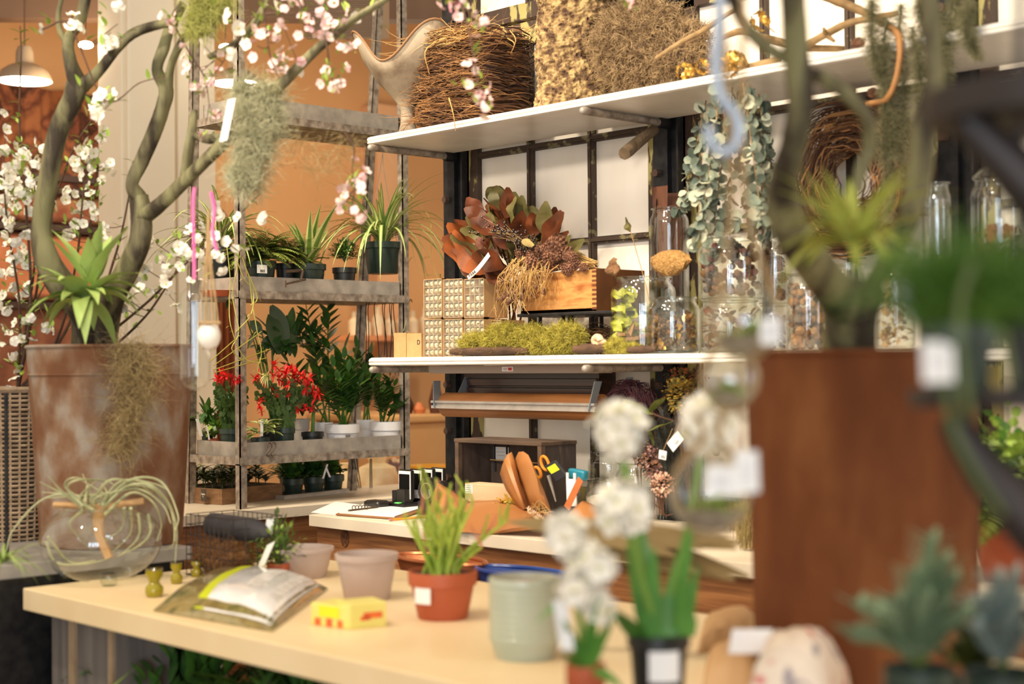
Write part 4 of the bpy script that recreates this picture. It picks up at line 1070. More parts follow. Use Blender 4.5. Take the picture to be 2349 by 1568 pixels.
# ================================================================ UNDER THE LOWER SHELF
M_alu = mat('brushed_grey_steel', (168, 160, 152), (186, 176, 166), 30, .45, .35)
M_blu = mat('blue_grey_steel', (138, 144, 148), rough=.5, metal=.35)
M_roll = mat('kraft_roll', (156, 102, 56), (140, 88, 46), 6, .5, stretch=(.3, 8, 8))
YC = 3.24
c = Q(1170, 930, YC + .05); xl, xr = Q(998, 930, YC).x, Q(1368, 930, YC).x; k = mpp(c)
t = thing('paper_cutter', 'grey steel paper roll cutter hung under the lower shelf with a kraft roll', 'paper cutter', (c.x, YC, c.z))
zt = ZM - .027
xl2 = Q(986, 850, YC).x
mb = MB().box((xl2, YC - .005, Q(1170, 856, YC).z), (xr + .01, YC + .06, zt - .001)); obj('top_channel', mb, mat('warm_grey_enamel', (160, 144, 130), rough=.4), t, smooth=False, bevel=.002)
for X, s_ in ((xl, 1), (xr, -1)):
    z1 = c.z - .01
    mb = MB(); mb.add([(X, YC - .008, zt - .05), (X, YC + .022, zt - .05), (X + s_ * .016, YC + .004, z1), (X + s_ * .016, YC - .022, z1), (X + .003, YC - .008, zt - .05), (X + .003, YC + .022, zt - .05), (X + s_ * .016 + .003, YC + .004, z1), (X + s_ * .016 + .003, YC - .022, z1)],
           [(0, 3, 2, 1), (4, 5, 6, 7), (0, 1, 5, 4), (1, 2, 6, 5), (2, 3, 7, 6), (3, 0, 4, 7)])
    obj('arm', mb, M_blu, t, smooth=False); mb = MB()
    mb.add([(X, YC + .13, zt - .04), (X + .003, YC + .13, zt - .04), (X + .003, YC + .16, zt - .04), (X, YC + .16, zt - .04), (X, YC + .07, z1), (X + .003, YC + .07, z1), (X + .003, YC + .10, z1), (X, YC + .10, z1)],
           [(0, 3, 2, 1), (4, 5, 6, 7), (0, 1, 5, 4), (1, 2, 6, 5), (2, 3, 7, 6), (3, 0, 4, 7)])
    obj('arm', mb, M_blu, t, smooth=False)
rr = 29 * k
obj('kraft_roll', MB().tube([(xl + .012, YC + .04, c.z), (xr - .012, YC + .04, c.z)], rr, 28), M_roll, t)
obj('roll_core', MB().tube([(xl + .008, YC + .04, c.z), (xr - .008, YC + .04, c.z)], .01, 12), M_ink, t)
mb = MB(); z_ = c.z
for a_, b_, y_ in ((-.011, -.002, 0), (-.003, .009, .004), (.007, .014, -.002)): mb.box((xl - .006, YC - .012 + y_, z_ + a_), (xr + .004, YC + .0 + y_, z_ + b_))
obj('cutting_bar', mb, M_alu, t, smooth=False)
obj('bar_screw', MB().tube([(xl - .001, YC - .014, z_ + .003), (xl - .001, YC - .005, z_ + .003)], .0035, 8), M_ink, t)
q = Q(1164, 846, YC - .006); tag_ = obj('maker_plate', MB().box((q.x - .024, YC - .0065, q.z - .007), (q.x + .024, YC - .0045, q.z + .007)), M_paper, t, smooth=False)
obj('red_patch', MB().box((q.x + .004, YC - .0072, q.z - .0045), (q.x + .02, YC - .0062, q.z + .0045)), mat('label_red', (206, 66, 60)), tag_, smooth=False)
mb = MB()
for i in range(2): mb.box((q.x - .018, YC - .0072, q.z - .003 + .004 * i), (q.x + .0, YC - .0062, q.z - .0015 + .004 * i))
obj('print', mb, mat('grey_print', (120, 116, 112)), tag_, smooth=False)
a, b = Q(1062, 858, 3.38), Q(1372, 912, 3.38)
t = thing('dark_drawer_unit', 'dark glossy drawer unit fixed behind the paper cutter', 'drawer unit', (a.x, 3.38, b.z))
obj('body', MB().box((a.x, 3.385, b.z - .03), (b.x, 3.46, ZM - .03)), mat('dark_walnut', (48, 32, 24), (62, 42, 30), 10, .25, stretch=(.3, 1, 5)), t, smooth=False)
for i in range(3):
    zz = b.z - .024 + i * .029
    d_ = obj('drawer', MB().box((a.x + .004, 3.377, zz), (b.x - .004, 3.387, zz + .024)), mat('red_walnut', (84, 48, 32), (60, 36, 26), 9, .22, stretch=(.3, 1, 6)), t, smooth=False, bevel=.002)
    obj('drawer_edge', MB().box((a.x + .004, 3.374, zz + .0225), (b.x - .004, 3.378, zz + .0245)), M_steel, d_, smooth=False)

# ================================================================ ON THE WORK COUNTER
# crate on its side
YF = 3.13
a = Q(1046, 1005, YF); b = Q(1240, 1020, YF); xo = b.x + .003
yb_ = X_(1322, 1060, xo).y; yb_ = min(yb_, 3.47); zt = a.z
t = thing('wooden_crate', 'dark weathered wooden crate standing on its side on the work counter', 'crate', ((a.x + b.x) / 2, YF, ZC))
M_crate = mat('weathered_crate', (82, 66, 56), (58, 46, 40), 14, .85, bump=.4, stretch=(1, 1, .5)); M_crate2 = mat('crate_edge', (96, 74, 56), (64, 50, 40), 16, .85, bump=.4, stretch=(.3, 1, 1))
th = .012
obj('end_panel', MB().box((a.x, YF, ZC), (a.x + th, yb_, zt - .012)), M_crate, t, smooth=False, bevel=.001)
obj('end_panel', MB().box((xo - th, YF, ZC), (xo, yb_, zt - .012)), mat('grained_crate', (92, 80, 74), (66, 56, 52), 9, .8, bump=.3, kind='wave', stretch=(1, 2, .6)), t, smooth=False, bevel=.001)
obj('back_panel', MB().box((a.x + th, yb_ - .01, ZC + .012), (xo - th, yb_, zt - .012)), M_crate, t, smooth=False)
obj('top_board', MB().box((a.x - .006, YF - .004, zt - .012), (xo + .004, yb_, zt)), M_crate2, t, smooth=False, bevel=.002)
obj('bottom_board', MB().box((a.x + th, YF, ZC), (xo - th, yb_, ZC + .012)), M_crate2, t, smooth=False)
for X in (a.x - .001, xo - th): obj('corner_batten', MB().box((X, YF - .004, ZC + .003), (X + .016, YF + .012, zt - .012)), M_crate2, t, smooth=False)
q = Q(1146, 1041, yb_ - .02)
nt_ = obj('paper_note', MB().box((q.x - .034, yb_ - .014, q.z - .022), (q.x + .034, yb_ - .0128, q.z + .022)), M_paper, org=q, smooth=False)
tag(nt_, 'small white note taped inside the back of the crate', 'note')
mb = MB()
for i, w_ in enumerate((.024, .018)): mb.box((q.x - w_, yb_ - .0146, q.z + .006 - .011 * i), (q.x + w_, yb_ - .0139, q.z + .0068 - .011 * i))
obj('writing', mb, mat('grey_print', (120, 116, 112)), nt_, smooth=False)
for dx in (-.028, .028): obj('tape', MB().box((q.x + dx - .004, yb_ - .0155, q.z - (.055 if dx < 0 else .0)), (q.x + dx + .004, yb_ - .0147, q.z + .04)), M_ink, nt_, smooth=False)
a1 = Q(1095, 1050, YF + .05)
tag(obj('wooden_skewer', MB().tube([(a.x + .03, yb_ - .03, Q(1150, 1053, yb_).z), (xo - .1, yb_ - .03, Q(1150, 1055, yb_).z)], .0018, 6), M_twigl, org=(a.x, yb_ - .03, zt - .05)), 'thin pale wooden rod lying across inside the crate', 'rod')
def card(name, label, cat, px0, py0, px1, py1, Y, m, lean=.02, z=ZC, th=.001, bars=False):
    A = Q(px0, py1, Y); B = Q(px1, py0, Y); z1 = B.z
    mb = MB().add([(A.x, Y, z), (B.x, Y, z), (B.x + .0, Y + lean, z1), (A.x + .0, Y + lean, z1), (A.x, Y + th, z), (B.x, Y + th, z), (B.x, Y + lean + th, z1), (A.x, Y + lean + th, z1)],
                  [(0, 1, 2, 3), (7, 6, 5, 4), (0, 4, 5, 1), (3, 2, 6, 7), (0, 3, 7, 4), (1, 5, 6, 2)])
    return tag(obj(name, mb, m, org=((A.x + B.x) / 2, Y, z), smooth=False), label, cat)
card('white_card', 'white card leaning inside the crate behind the kraft bouquet', 'card', 1130, 1082, 1180, 1130, 3.30, M_paper, .03)
card('grey_card', 'grey and white card leaning in the crate behind the orange scissors', 'card', 1236, 1043, 1268, 1120, 3.26, mat('grey_card', (182, 162, 140), rough=.6), .03)
# low cardboard box with label strips
a, b = Q(1066, 1107, 3.055), Q(1176, 1116, 3.055)
t = thing('carton', 'low cream carton with two printed strips in front of the crate', 'carton', ((a.x + b.x) / 2, 3.055, ZC))
obj('body', MB().box((a.x, 3.055, ZC), (b.x, 3.115, a.z)), mat('cream_carton', (208, 178, 142), (190, 158, 120), 14, .8, stretch=(.4, 1, 1)), t, smooth=False, bevel=.002)
lb = obj('label', MB().box((a.x + .003, 3.0542, a.z - .03), (a.x + .035, 3.055, a.z - .004)), M_paper, t, smooth=False); mb = MB()
for i in range(4): mb.box((a.x + .005, 3.0537, a.z - .008 - .006 * i), (a.x + .033, 3.0542, a.z - .0065 - .006 * i))
obj('print', mb, mat('grey_print', (120, 116, 112)), lb, smooth=False)
# scissors, marker, blue holder in a small glass
def ring_path(c, rx, rz_, tilt, n=24):
    out = []
    for i in range(n + 1):
        th = 2 * PI * i / n; x = rx * math.cos(th); z = rz_ * math.sin(th); out.append(V3((c.x + x * math.cos(tilt) - z * math.sin(tilt), c.y, c.z + x * math.sin(tilt) + z * math.cos(tilt))))
    return out
Ysc = 3.10
c1, c2_ = Q(1250, 1062, Ysc), Q(1233, 1083, Ysc); k = mpp(c1)
t = thing('scissors', 'orange handled scissors standing in the twine jar', 'scissors', Q(1265, 1110, Ysc)); M_or = mat('orange_plastic', (240, 142, 42), rough=.35)
obj('handle', MB().tube(ring_path(c1, 11 * k, 17 * k, .55), .0045, 8, cap=False), M_or, t); obj('handle', MB().tube(ring_path(c2_, 9 * k, 14 * k, .75), .0045, 8, cap=False), M_or, t)
obj('blades', MB().tube([Q(1258, 1090, Ysc), Q(1275, 1150, Ysc)], [.006, .002], 6), M_alu, t)
q0 = Q(1277, 1080, Ysc - .02); t = thing('marker_box', 'black tool with a bright yellow label leaning in the twine jar', 'tool', q0)
ax = (Q(1291, 1064, Ysc) - Q(1262, 1080, Ysc)).normalized(); ay = (Q(1262, 1080, Ysc) - Q(1285, 1110, Ysc)).normalized()
obj('body', MB().obox(q0, ax * 20 * k, ay * 26 * k, V3((0, .006, 0))), M_ink, t, smooth=False, bevel=.003)
obj('yellow_label', MB().obox(q0 + ay * 8 * k + V3((0, -.0065, 0)), ax * 14 * k, ay * 10 * k, V3((0, .0006, 0))), mat('highlighter_yellow', (222, 232, 50)), t, smooth=False)
q0 = Q(1326, 1088, 3.13); k = mpp(q0); tag(obj('blue_dispenser', MB().obox(q0, V3((18 * k / .7, 0, -.003)), V3((0, .012, 0)), V3((.002, 0, 12 * k))), mat('teal_plastic', (40, 128, 150), rough=.4), org=q0, bevel=.006), 'teal plastic dispenser leaning behind the twine jar', 'dispenser')
def xjar(px, half, ytop, pby, label, neck=.85, z=ZC, fill=None, fh=.5, d=None):
    b_ = W(px, pby, z); r = half * mpp(b_); h = Q(px, ytop, b_.y).z - z
    t = thing('glass_jar', label, 'glass jar', b_); nr = r * neck; sh = min(.03, h * .2)
    obj('jar_body', MB().lathe([(0, .004), (r * .9, .004), (r, .014), (r, h - sh * 1.4), (r * .97, h - sh), (nr, h - sh * .5), (nr, h - .004), (nr + .005, h), (nr - .003, h), (nr - .003, h - sh * .5), (r - .0035, h - sh * 1.5), (r - .0035, .016), (0, .009)], 40, b_), M_glass, t)
    obj('glass_rim', MB().tube([(b_.x + math.cos(a_) * (nr + .003), b_.y + math.sin(a_) * (nr + .003), z + h - .002) for a_ in [2 * PI * i / 40 for i in range(41)]], .0025, 6, cap=False), glass('thick_glass'), t)
    if fill: tag(obj(fill[0], MB().lathe([(0, .011), (r * .93, .011), (r * .95, h * fh), (r * .6, h * fh + .006), (0, h * fh + .003)], 32, b_, jit=.01), fill[1], org=b_), fill[2], fill[3], kind='stuff')
    return t, b_, r, h
M_salt = mat('white_granules', (252, 240, 228), (236, 220, 204), 240, .9)
xjar(1400, 58, 1098, 1208, 'wide glass jar of white granules at the front of the work counter', .9, fill=('white_granules', M_salt, 'white granules filling the lower half of the wide jar', 'granules'), fh=.62)
xjar(1398, 50, 1033, 1172, 'empty glass jar with a rounded neck behind the granule jar', .8)
xjar(1462, 50, 1060, 1180, 'empty wide glass jar right of the granule jar', .86)
_, bj, rj, hj = xjar(1290, 45, 1112, 1178, 'low wide glass jar holding twine and scissors', .92)
mb = MB(); rg = random.Random(4)
for i in range(26):
    pts = [V3((bj.x + rg.uniform(-.8, .8) * rj * .8, bj.y + rg.uniform(-.7, .7) * rj * .8, bj.z + rg.uniform(.015, hj * .85))) for _ in range(5)]; mb.tube(smoothpath(pts, 5), .001, 4)
tag(obj('white_twine', mb, mat('twine_white', (226, 212, 194)), org=bj), 'loose tangle of white string inside the low glass jar', 'string')
p0, p1 = Q(1300, 1165, 3.0), Q(1332, 1098, 3.0); d = p1 - p0; sd = d.cross(V3((0, 1, 0))).normalized()
tag(obj('kraft_strip', MB().obox((p0 + p1) / 2, d / 2, sd * .011, V3((0, .0008, 0))), mat('orange_kraft', (206, 122, 70), (190, 108, 58), 12, .6), org=p0, smooth=False), 'folded strip of orange kraft paper leaning out of the twine jar', 'paper strip')
p0, p1 = Q(1312, 1160, 3.03), Q(1310, 1098, 3.04)
tag(obj('white_clip', MB().obox((p0 + p1) / 2, (p1 - p0) / 2, V3((.018, 0, 0)), V3((0, .0015, 0))).obox(p1 + V3((-.014, 0, .008)), V3((.004, 0, 0)), V3((0, .0015, 0)), V3((0, 0, .009))).obox(p1 + V3((.014, 0, .008)), V3((.004, 0, 0)), V3((0, .0015, 0)), V3((0, 0, .009))), mat('white_plastic', (236, 234, 232)), org=p0, smooth=False), 'white notched plastic piece standing in the twine jar', 'plastic piece')

# kraft paper sheets of the bouquet
M_kp = mat('kraft_wrap', (196, 138, 84), (178, 118, 66), 3, .42, bump=.15, bscale=12)
M_kp2 = mat('kraft_wrap_dark', (158, 102, 56), (176, 118, 68), 3, .45, bump=.15, bscale=12)
def sheet(name, rows, m, parent=None, org=None, thick=.0007, sub=4):
    g = [smoothpath([Q(*p) if len(p) == 3 else V3(p[:3]) for p in r], sub) for r in rows]
    cols = [smoothpath([g[i][j] for i in range(len(g))], sub) for j in range(len(g[0]))]
    nr, nc = len(cols[0]), len(cols); v = [cols[j][i] for i in range(nr) for j in range(nc)]
    v = [V3((p.x, p.y, max(p.z, ZC + .001))) for p in v]
    f = [(i * nc + j, i * nc + j + 1, (i + 1) * nc + j + 1, (i + 1) * nc + j) for i in range(nr - 1) for j in range(nc - 1)]
    o = obj(name, MB().add(v, f), m, parent, org=org, shade=24); o.modifiers.new('paper', 'SOLIDIFY').thickness = thick; return o
og = W(1180, 1190, ZC)
t = thing('wrapped_bouquet', 'bouquet wrapped in orange brown kraft paper lying on the work counter', 'bouquet', og)
sheet('wrap_sheet', [[(1003, 1105, 2.99), (1040, 1128, 3.02), (1075, 1150, 3.02), (1150, 1148, 3.02), (1240, 1170, 3.0), (1290, 1190, 2.98)],
                     [(992, 1140, 2.95), (1035, 1155, 2.95), (1085, 1168, 2.94), (1160, 1170, 2.93), (1235, 1185, 2.95), (1300, 1196, 2.96)],
                     [(985, 1175, 2.90), (1035, 1195, 2.88), (1100, 1205, 2.87), (1150, 1210, 2.87), (1200, 1205, 2.89), (1290, 1203, 2.93)],
                     [(972, 1206, 2.865), (1030, 1222, 2.86), (1080, 1238, 2.85), (1110, 1232, 2.855), (1150, 1222, 2.87), (1260, 1210, 2.91)]], M_kp2, t)
sheet('wrap_fold', [[(1003, 1105, 2.985), (1050, 1135, 3.0), (1078, 1150, 3.01)], [(996, 1140, 2.92), (1030, 1170, 2.90), (1072, 1190, 2.90)], [(985, 1200, 2.87), (1020, 1225, 2.85), (1070, 1240, 2.845)]], M_kp, t)
sheet('wrap_back', [[(1075, 1150, 3.04), (1120, 1142, 3.07), (1165, 1118, 3.09), (1178, 1112, 3.09)], [(1110, 1165, 3.0), (1150, 1160, 3.02), (1185, 1150, 3.04), (1205, 1140, 3.05)], [(1150, 1185, 2.97), (1190, 1182, 2.98), (1215, 1180, 2.99), (1240, 1185, 2.99)]], M_kp, t)
sheet('wrap_tail', [[(1290, 1192, 2.93), (1325, 1158, 2.97), (1345, 1150, 3.0), (1400, 1180, 3.0)], [(1285, 1203, 2.9), (1325, 1185, 2.92), (1350, 1180, 2.94), (1410, 1195, 2.95)], [(1270, 1208, 2.88), (1330, 1203, 2.88), (1360, 1200, 2.9), (1420, 1202, 2.9)]], M_kp, t)
for rows in ([[(1147, 1086, 3.0), (1157, 1054, 2.97), (1173, 1036, 2.99), (1184, 1068, 3.03)], [(1162, 1124, 2.99), (1176, 1108, 2.955), (1188, 1100, 2.98), (1200, 1114, 3.02)], [(1195, 1170, 2.97), (1202, 1168, 2.955), (1208, 1166, 2.965), (1214, 1168, 2.98)]],
             [[(1179, 1066, 3.02), (1190, 1036, 2.99), (1212, 1043, 2.97), (1228, 1084, 3.01)], [(1198, 1112, 3.0), (1207, 1098, 2.96), (1232, 1100, 2.95), (1248, 1126, 2.99)], [(1218, 1168, 2.965), (1226, 1164, 2.95), (1244, 1162, 2.945), (1264, 1172, 2.965)]]):
    sheet('wrap_cone', rows, M_kp, t, sub=2)
sheet('wrap_cone', [[(1160, 1060, 3.05), (1185, 1060, 3.07), (1215, 1062, 3.06)], [(1190, 1120, 3.03), (1205, 1120, 3.05), (1230, 1120, 3.04)], [(1205, 1165, 2.99), (1220, 1165, 3.0), (1240, 1165, 2.99)]], M_kp2, t)
mb = MB(); rg = random.Random(3)
for i in range(40):
    q = Q(rg.uniform(1140, 1200), rg.uniform(1142, 1165), 3.0); mb.leaf(q, V3((rg.uniform(-1, 1), rg.uniform(-1, .2), rg.uniform(0, 1))), .022, .016, .4, 4, (0,), .2, wob=.4)
obj('yellow_leaves', mb, mat('golden_leaf', (196, 160, 48), (226, 184, 84), 30, .7), t)
mb = MB(); q = Q(1222, 1178, 2.93)
for i in range(9):
    d = V3((.8 + .02 * i, -.3, -.45)); b_ = q + V3((-.02, 0, .012)) + V3((.008, -.001, -.003)) * i
    for s_ in (-1, 1): mb.leaf(b_, V3((.5, -.2, .6 * s_ - .2)), .016, .008, 0, 3, (0,), .1, side=V3((.6, 0, -.6 * s_)))
mb.tube([q + V3((-.025, 0, .015)), q + V3((.06, -.01, -.012))], .001, 4)
obj('cream_leaf', mb, mat('cream_leaf', (250, 222, 186)), t)
mb = MB()
for i in range(24):
    q = Q(1248 + rg.uniform(-15, 15), 1172 + rg.uniform(-8, 12), 2.94); mb.tube(smoothpath([q, q + V3((rg.uniform(-.03, .03), -.01, rg.uniform(-.01, .03))), q + V3((rg.uniform(-.05, .05), -.02, rg.uniform(-.02, .01)))], 4), .0009, 3)
obj('twine', mb, M_twigl, t)

# phones in a black dock
q0 = W(905, 1170, ZC)
t = thing('phone_dock', 'black charging dock holding four phones on the work counter', 'dock', q0); M_blk = mat('black_plastic', (22, 20, 20), rough=.35); M_blks = mat('black_satin', (40, 36, 34), rough=.3)
px_ = Q(900, 1140, q0.y + .03)
base = V3((px_.x, q0.y + .02, ZC))
obj('dock_base', MB().box((base.x - .03, base.y - .005, ZC), (base.x + .075, base.y + .25, ZC + .022)), M_blk, t, smooth=False, bevel=.004)
obj('dock_tower', MB().box((base.x + .02, base.y + .012, ZC + .02), (base.x + .06, base.y + .05, ZC + .065)), M_blks, t, smooth=False, bevel=.003)
obj('dock_tower', MB().box((base.x - .028, base.y + .03, ZC + .02), (base.x + .0, base.y + .20, ZC + .058)), M_blk, t, smooth=False, bevel=.003)
obj('front_scanner', MB().obox((base.x - .025, base.y - .035, ZC + .016), (.04, .0, 0), (0, .028, 0), (0, 0, .014)), M_blks, t, bevel=.011)
obj('green_light', MB().box((base.x + .03, base.y - .006, ZC + .021), (base.x + .05, base.y + .008, ZC + .0235)), mat('green_led', (90, 220, 80), emit=1.2), t, smooth=False)
ph0 = None
zph = Q(915, 1150, base.y + .03).z
for i in range(4):
    y = base.y + .035 + i * .046; x = base.x; ztop = Q(915, 1076, base.y + .035).z
    lab = ('foremost', 'second', 'third', 'rearmost')[i] + ' of the four black cased phones with white faces in the dock'
    if ph0 is None:
        ph0 = thing('phone', lab, 'phone', (x, y, ZC + .06), 'phones in the black dock'); h = ztop - ZC - .06; z0 = ZC + .06
        obj('case', MB().box((x, y, z0 - .03), (x + .068, y + .014, z0 + h)), M_blk, ph0, smooth=False, bevel=.005)
        f_ = obj('white_face', MB().box((x + .004, y - .0015, z0 - .028), (x + .064, y + .001, z0 + h - .004)), mat('phone_white', (232, 226, 222), rough=.25), ph0, smooth=False, bevel=.001)
        obj('screen', MB().box((x + .007, y - .0022, z0 - .0), (x + .060, y - .0014, z0 + h - .014)), mat('black_screen', (10, 10, 12), rough=.35, spec=.1), f_, smooth=False)
        obj('home_button', MB().tube([(x + .034, y - .0014, z0 - .012), (x + .034, y - .003, z0 - .012)], .005, 14), mat('phone_white', (0, 0, 0)), f_)
        del ph0['group']
    else:
        dup(ph0, (x, y, ZC + .06), 0, lab)
# tape dispensers
def taped(px, py, half, label, Y):
    c = Q(px, py, Y); k_ = mpp(c); r = half * k_ / .85
    t = thing('tape_dispenser', label, 'tape dispenser', (c.x, c.y, ZC)); yy = c.y
    def rg_(ra, rb, y0, y1, m, nm):
        n = 32; v = []; f = []
        for i in range(n):
            th = 2 * PI * i / n
            for rr_2 in (ra, rb):
                for y_ in (y0, y1): v.append((c.x + math.cos(th) * rr_2, y_, c.z + math.sin(th) * rr_2))
        for i in range(n):
            a_, b_ = i * 4, ((i + 1) % n) * 4; f += [(a_, a_ + 2, b_ + 2, b_), (a_ + 1, b_ + 1, b_ + 3, a_ + 3), (a_, b_, b_ + 1, a_ + 1), (a_ + 2, a_ + 3, b_ + 3, b_ + 2)]
        obj(nm, MB().add(v, f), m, t)
    rg_(r * .62, r, yy - .012, yy + .012, M_blks, 'tape_roll'); rg_(r * .56, r * .62, yy - .014, yy + .014, mat('tape_core', (150, 130, 112)), 'core')
    obj('dispenser_body', MB().box((c.x - r * .9, yy - .018, ZC), (c.x + r * 1.3, yy + .018, max(ZC + .02, c.z - r * .75))), M_blk, t, smooth=False, bevel=.004)
taped(985, 1125, 26, 'black tape dispenser beside the phone dock', 3.10)
taped(1012, 1130, 24, 'second black tape dispenser half behind the kraft paper', 3.17)
# stacked papers, clipboard, pencil
def flatpaper(name, label, cat, pts, z0, th, m, clip=False):
    ps = [W(x, y, z0) for x, y in pts]; n = len(ps)
    v = [V3((p.x, p.y, z0)) for p in ps] + [V3((p.x, p.y, z0 + th)) for p in ps]
    f = [tuple(range(n - 1, -1, -1)), tuple(range(n, 2 * n))] + [(i, (i + 1) % n, n + (i + 1) % n, n + i) for i in range(n)]
    return tag(obj(name, MB().add(v, f), m, org=ps[0], smooth=False), label, cat)
flatpaper('paper_sheet', 'loose white sheet lying left of the clipboard at the counter corner', 'paper', [(713, 1175), (790, 1183), (845, 1160), (770, 1150)], ZC + .0005, .0008, M_paper)
cb = flatpaper('clipboard', 'brown clipboard with white sheets lying on the counter corner', 'clipboard', [(770, 1181), (915, 1191), (985, 1167), (830, 1158)], ZC + .002, .004, mat('hardboard', (150, 100, 60), rough=.6))
ps = [W(x, y, ZC + .0062) for x, y in ((778, 1177), (905, 1186), (975, 1164), (835, 1157))]; v = [V3(p) for p in ps] + [V3((p.x, p.y, p.z + .004)) for p in ps]
obj('paper_stack', MB().add(v, [(3, 2, 1, 0), (4, 5, 6, 7), (0, 1, 5, 4), (1, 2, 6, 5), (2, 3, 7, 6), (3, 0, 4, 7)]), M_paper, cb, smooth=False)
ps = smoothpath([W(800, 1168, ZC + .012), W(865, 1164, ZC + .012)], 3)
obj('clip', MB().tube([W(800, 1171, ZC + .012), W(866, 1163, ZC + .012)], .004, 6), mat('dull_brass', (122, 104, 80), rough=.4, metal=.6), cb)
mb = MB()
for i in range(5): mb.tube(ring_path(W(812 + i * 7, 1164, ZC + .016), .009, .007, i * .3, 12), .0014, 5, cap=False)
obj('clip_wire', mb, mat('dull_brass', (0, 0, 0)), cb)
p0, p1 = W(893, 1192, ZC + .0045), W(990, 1183, ZC + .0045); d = (p1 - p0).normalized()
pc_ = thing('pencil', 'yellow pencil with pink eraser lying in front of the clipboard', 'pencil', p0)
obj('barrel', MB().tube([p0 + d * .012, p1 + d * .05], .0036, 6), mat('pencil_yellow', (236, 162, 52), rough=.4), pc_)
obj('eraser', MB().tube([p0, p0 + d * .006], .0036, 10), mat('eraser_pink', (222, 130, 112)), pc_); obj('ferrule', MB().tube([p0 + d * .006, p0 + d * .012], .0038, 10), M_alu, pc_)

# ---- dried arrangement under the right part of the lower shelf
def cluster(name, label, cat, c, rad, n, L, Wd, m, seed, shape='round', stems=None, kind=None):
    rg = random.Random(seed); t = thing(name, label, cat, c); mb = MB()
    for i in range(n):
        d = V3((rg.gauss(0, 1), rg.gauss(0, 1), rg.gauss(0, 1))).normalized(); q = V3(c) + V3((d.x * rad[0], d.y * rad[1], d.z * rad[2])) * rg.uniform(.5, 1)
        mb.leaf(q, d + V3((rg.uniform(-.5, .5),) * 3), L * rg.uniform(.7, 1.2), Wd, .2, 3, (rg.randrange(len(m)),), .2, shape=shape, wob=.2)
    obj('blooms', mb, m, t)
    if stems:
        st = MB()
        for i in range(stems): st.tube(smoothpath([V3(c) + V3((rg.uniform(-.5, .5) * rad[0], 0, -rad[2] * .3)), V3(c) + V3((rg.uniform(-.02, .02), .01, -rad[2] - .05)), V3((c[0] + .01, c[1] + .03, ZC + .06))], 3), .0015, 4)
        obj('stems', st, M_twigd, t)
    return t
M_yar = mat('yarrow', (176, 142, 48), (146, 116, 40), 60, .9); M_yar2 = mat('yarrow_green', (110, 104, 44), (88, 84, 38), 60, .9)
c = Q(1560, 905, 3.2); k = mpp(c)
cluster('yarrow_bunch', 'mustard yellow dried yarrow hanging under the lower shelf', 'dried flowers', c, (42 * k, .04, 42 * k), 420, .010, .009, [M_yar, M_yar, M_yar2], 1, stems=10)
c = Q(1575, 862, 3.28)
cluster('olive_bunch', 'olive and rust dried filler flowers close under the lower shelf', 'dried flowers', c, (60 * k, .04, 18 * k), 260, .010, .008, [M_yar2, mat('rust_bloom', (150, 78, 34))], 2, stems=8)
c = Q(1455, 985, 3.2)
cluster('berry_cluster', 'coral pink berries beside the purple wreath', 'berries', Q(1448, 935, 3.17), (28 * k, .02, 14 * k), 110, .010, .010, [mat('coral_berry', (226, 120, 70), (236, 156, 110), 50, .6), mat('dusty_pink', (196, 132, 116))], 3, stems=5)
cluster('pink_statice', 'dusty pink dried statice hanging behind the glass jars', 'dried flowers', Q(1497, 1060, 3.2), (24 * k, .03, 46 * k), 260, .009, .008, [mat('statice', (198, 158, 146), (168, 122, 112), 60, .9), mat('statice_dark', (110, 76, 66))], 4, stems=6)
c = Q(1445, 925, 3.32)
ringbundle('purple_wreath', 'dark purple twig wreath hanging behind the coral berries', 'wreath', (c.x, c.y, c.z - .03), 55 * k, 62 * k, -.02, .02, 160, .0016, [mat('plum_twig', (88, 44, 50), (62, 32, 40), 30, .8)], 19, sq=2, spread=.04, upright=True, seg=26)
t = thing('leafy_branch', 'dark branch with broad green leaves beside the yarrow', 'leaf branch', Q(1500, 950, 3.15))
obj('stem', MB().tube(smoothpath([Q(1470, 928, 3.16), Q(1502, 950, 3.15), Q(1545, 965, 3.17)], 5), .0028, 6), M_twigd, t)
M_grl = mat('dull_green_leaf', (84, 96, 40), (110, 118, 54), 14, .5)
for x0, y0, x1, y1, w_ in ((1500, 950, 1440, 908, 46), (1502, 952, 1470, 985, 34), (1545, 965, 1478, 980, 38), (1490, 945, 1520, 905, 24), (1478, 975, 1500, 1010, 26)):
    p0, p1 = Q(x0, y0, 3.15), Q(x1, y1, 3.12); d = p1 - p0; mb = MB(); mb.leaf(p0, d, d.length * 1.1, w_ * k, .3, 8, (0,), .18, side=d.cross(V3((.2, -1, .3))), wob=.1); obj('broad_leaf', mb, M_grl, t)
M_fea = mat('dark_feather', (30, 32, 30), (56, 58, 48), 30, .6)
t = thing('dark_feathers', 'bunch of dark green black feathers standing behind the price tags', 'feathers', Q(1545, 1130, 3.2))
r = np.random.RandomState(3)
for i, (x1, y1) in enumerate(((1505, 965), (1520, 940), (1540, 960), (1560, 985), (1580, 1000), (1500, 1010), (1535, 1010), (1600, 990))):
    a_, b_ = Q(1540 + i * 3, 1130, 3.2), Q(x1, y1, 3.2 + .012 * i); n = 260; s_ = r.uniform(.2, 1, n)[:, None]; P0 = np.array(a_) * (1 - s_) + np.array(b_) * s_; sg = r.choice([-1, 1], n)
    D0 = np.array((b_ - a_).normalized()) + np.stack([sg * .9, r.uniform(-.4, .4, n), np.zeros(n)], 1)
    mb = MB().strands(P0, D0, .028, .0007, 3, .05, 0, seed=i); mb.tube([a_, b_], [.0015, .0007], 4); obj('feather', mb, M_fea, t, shade=0)
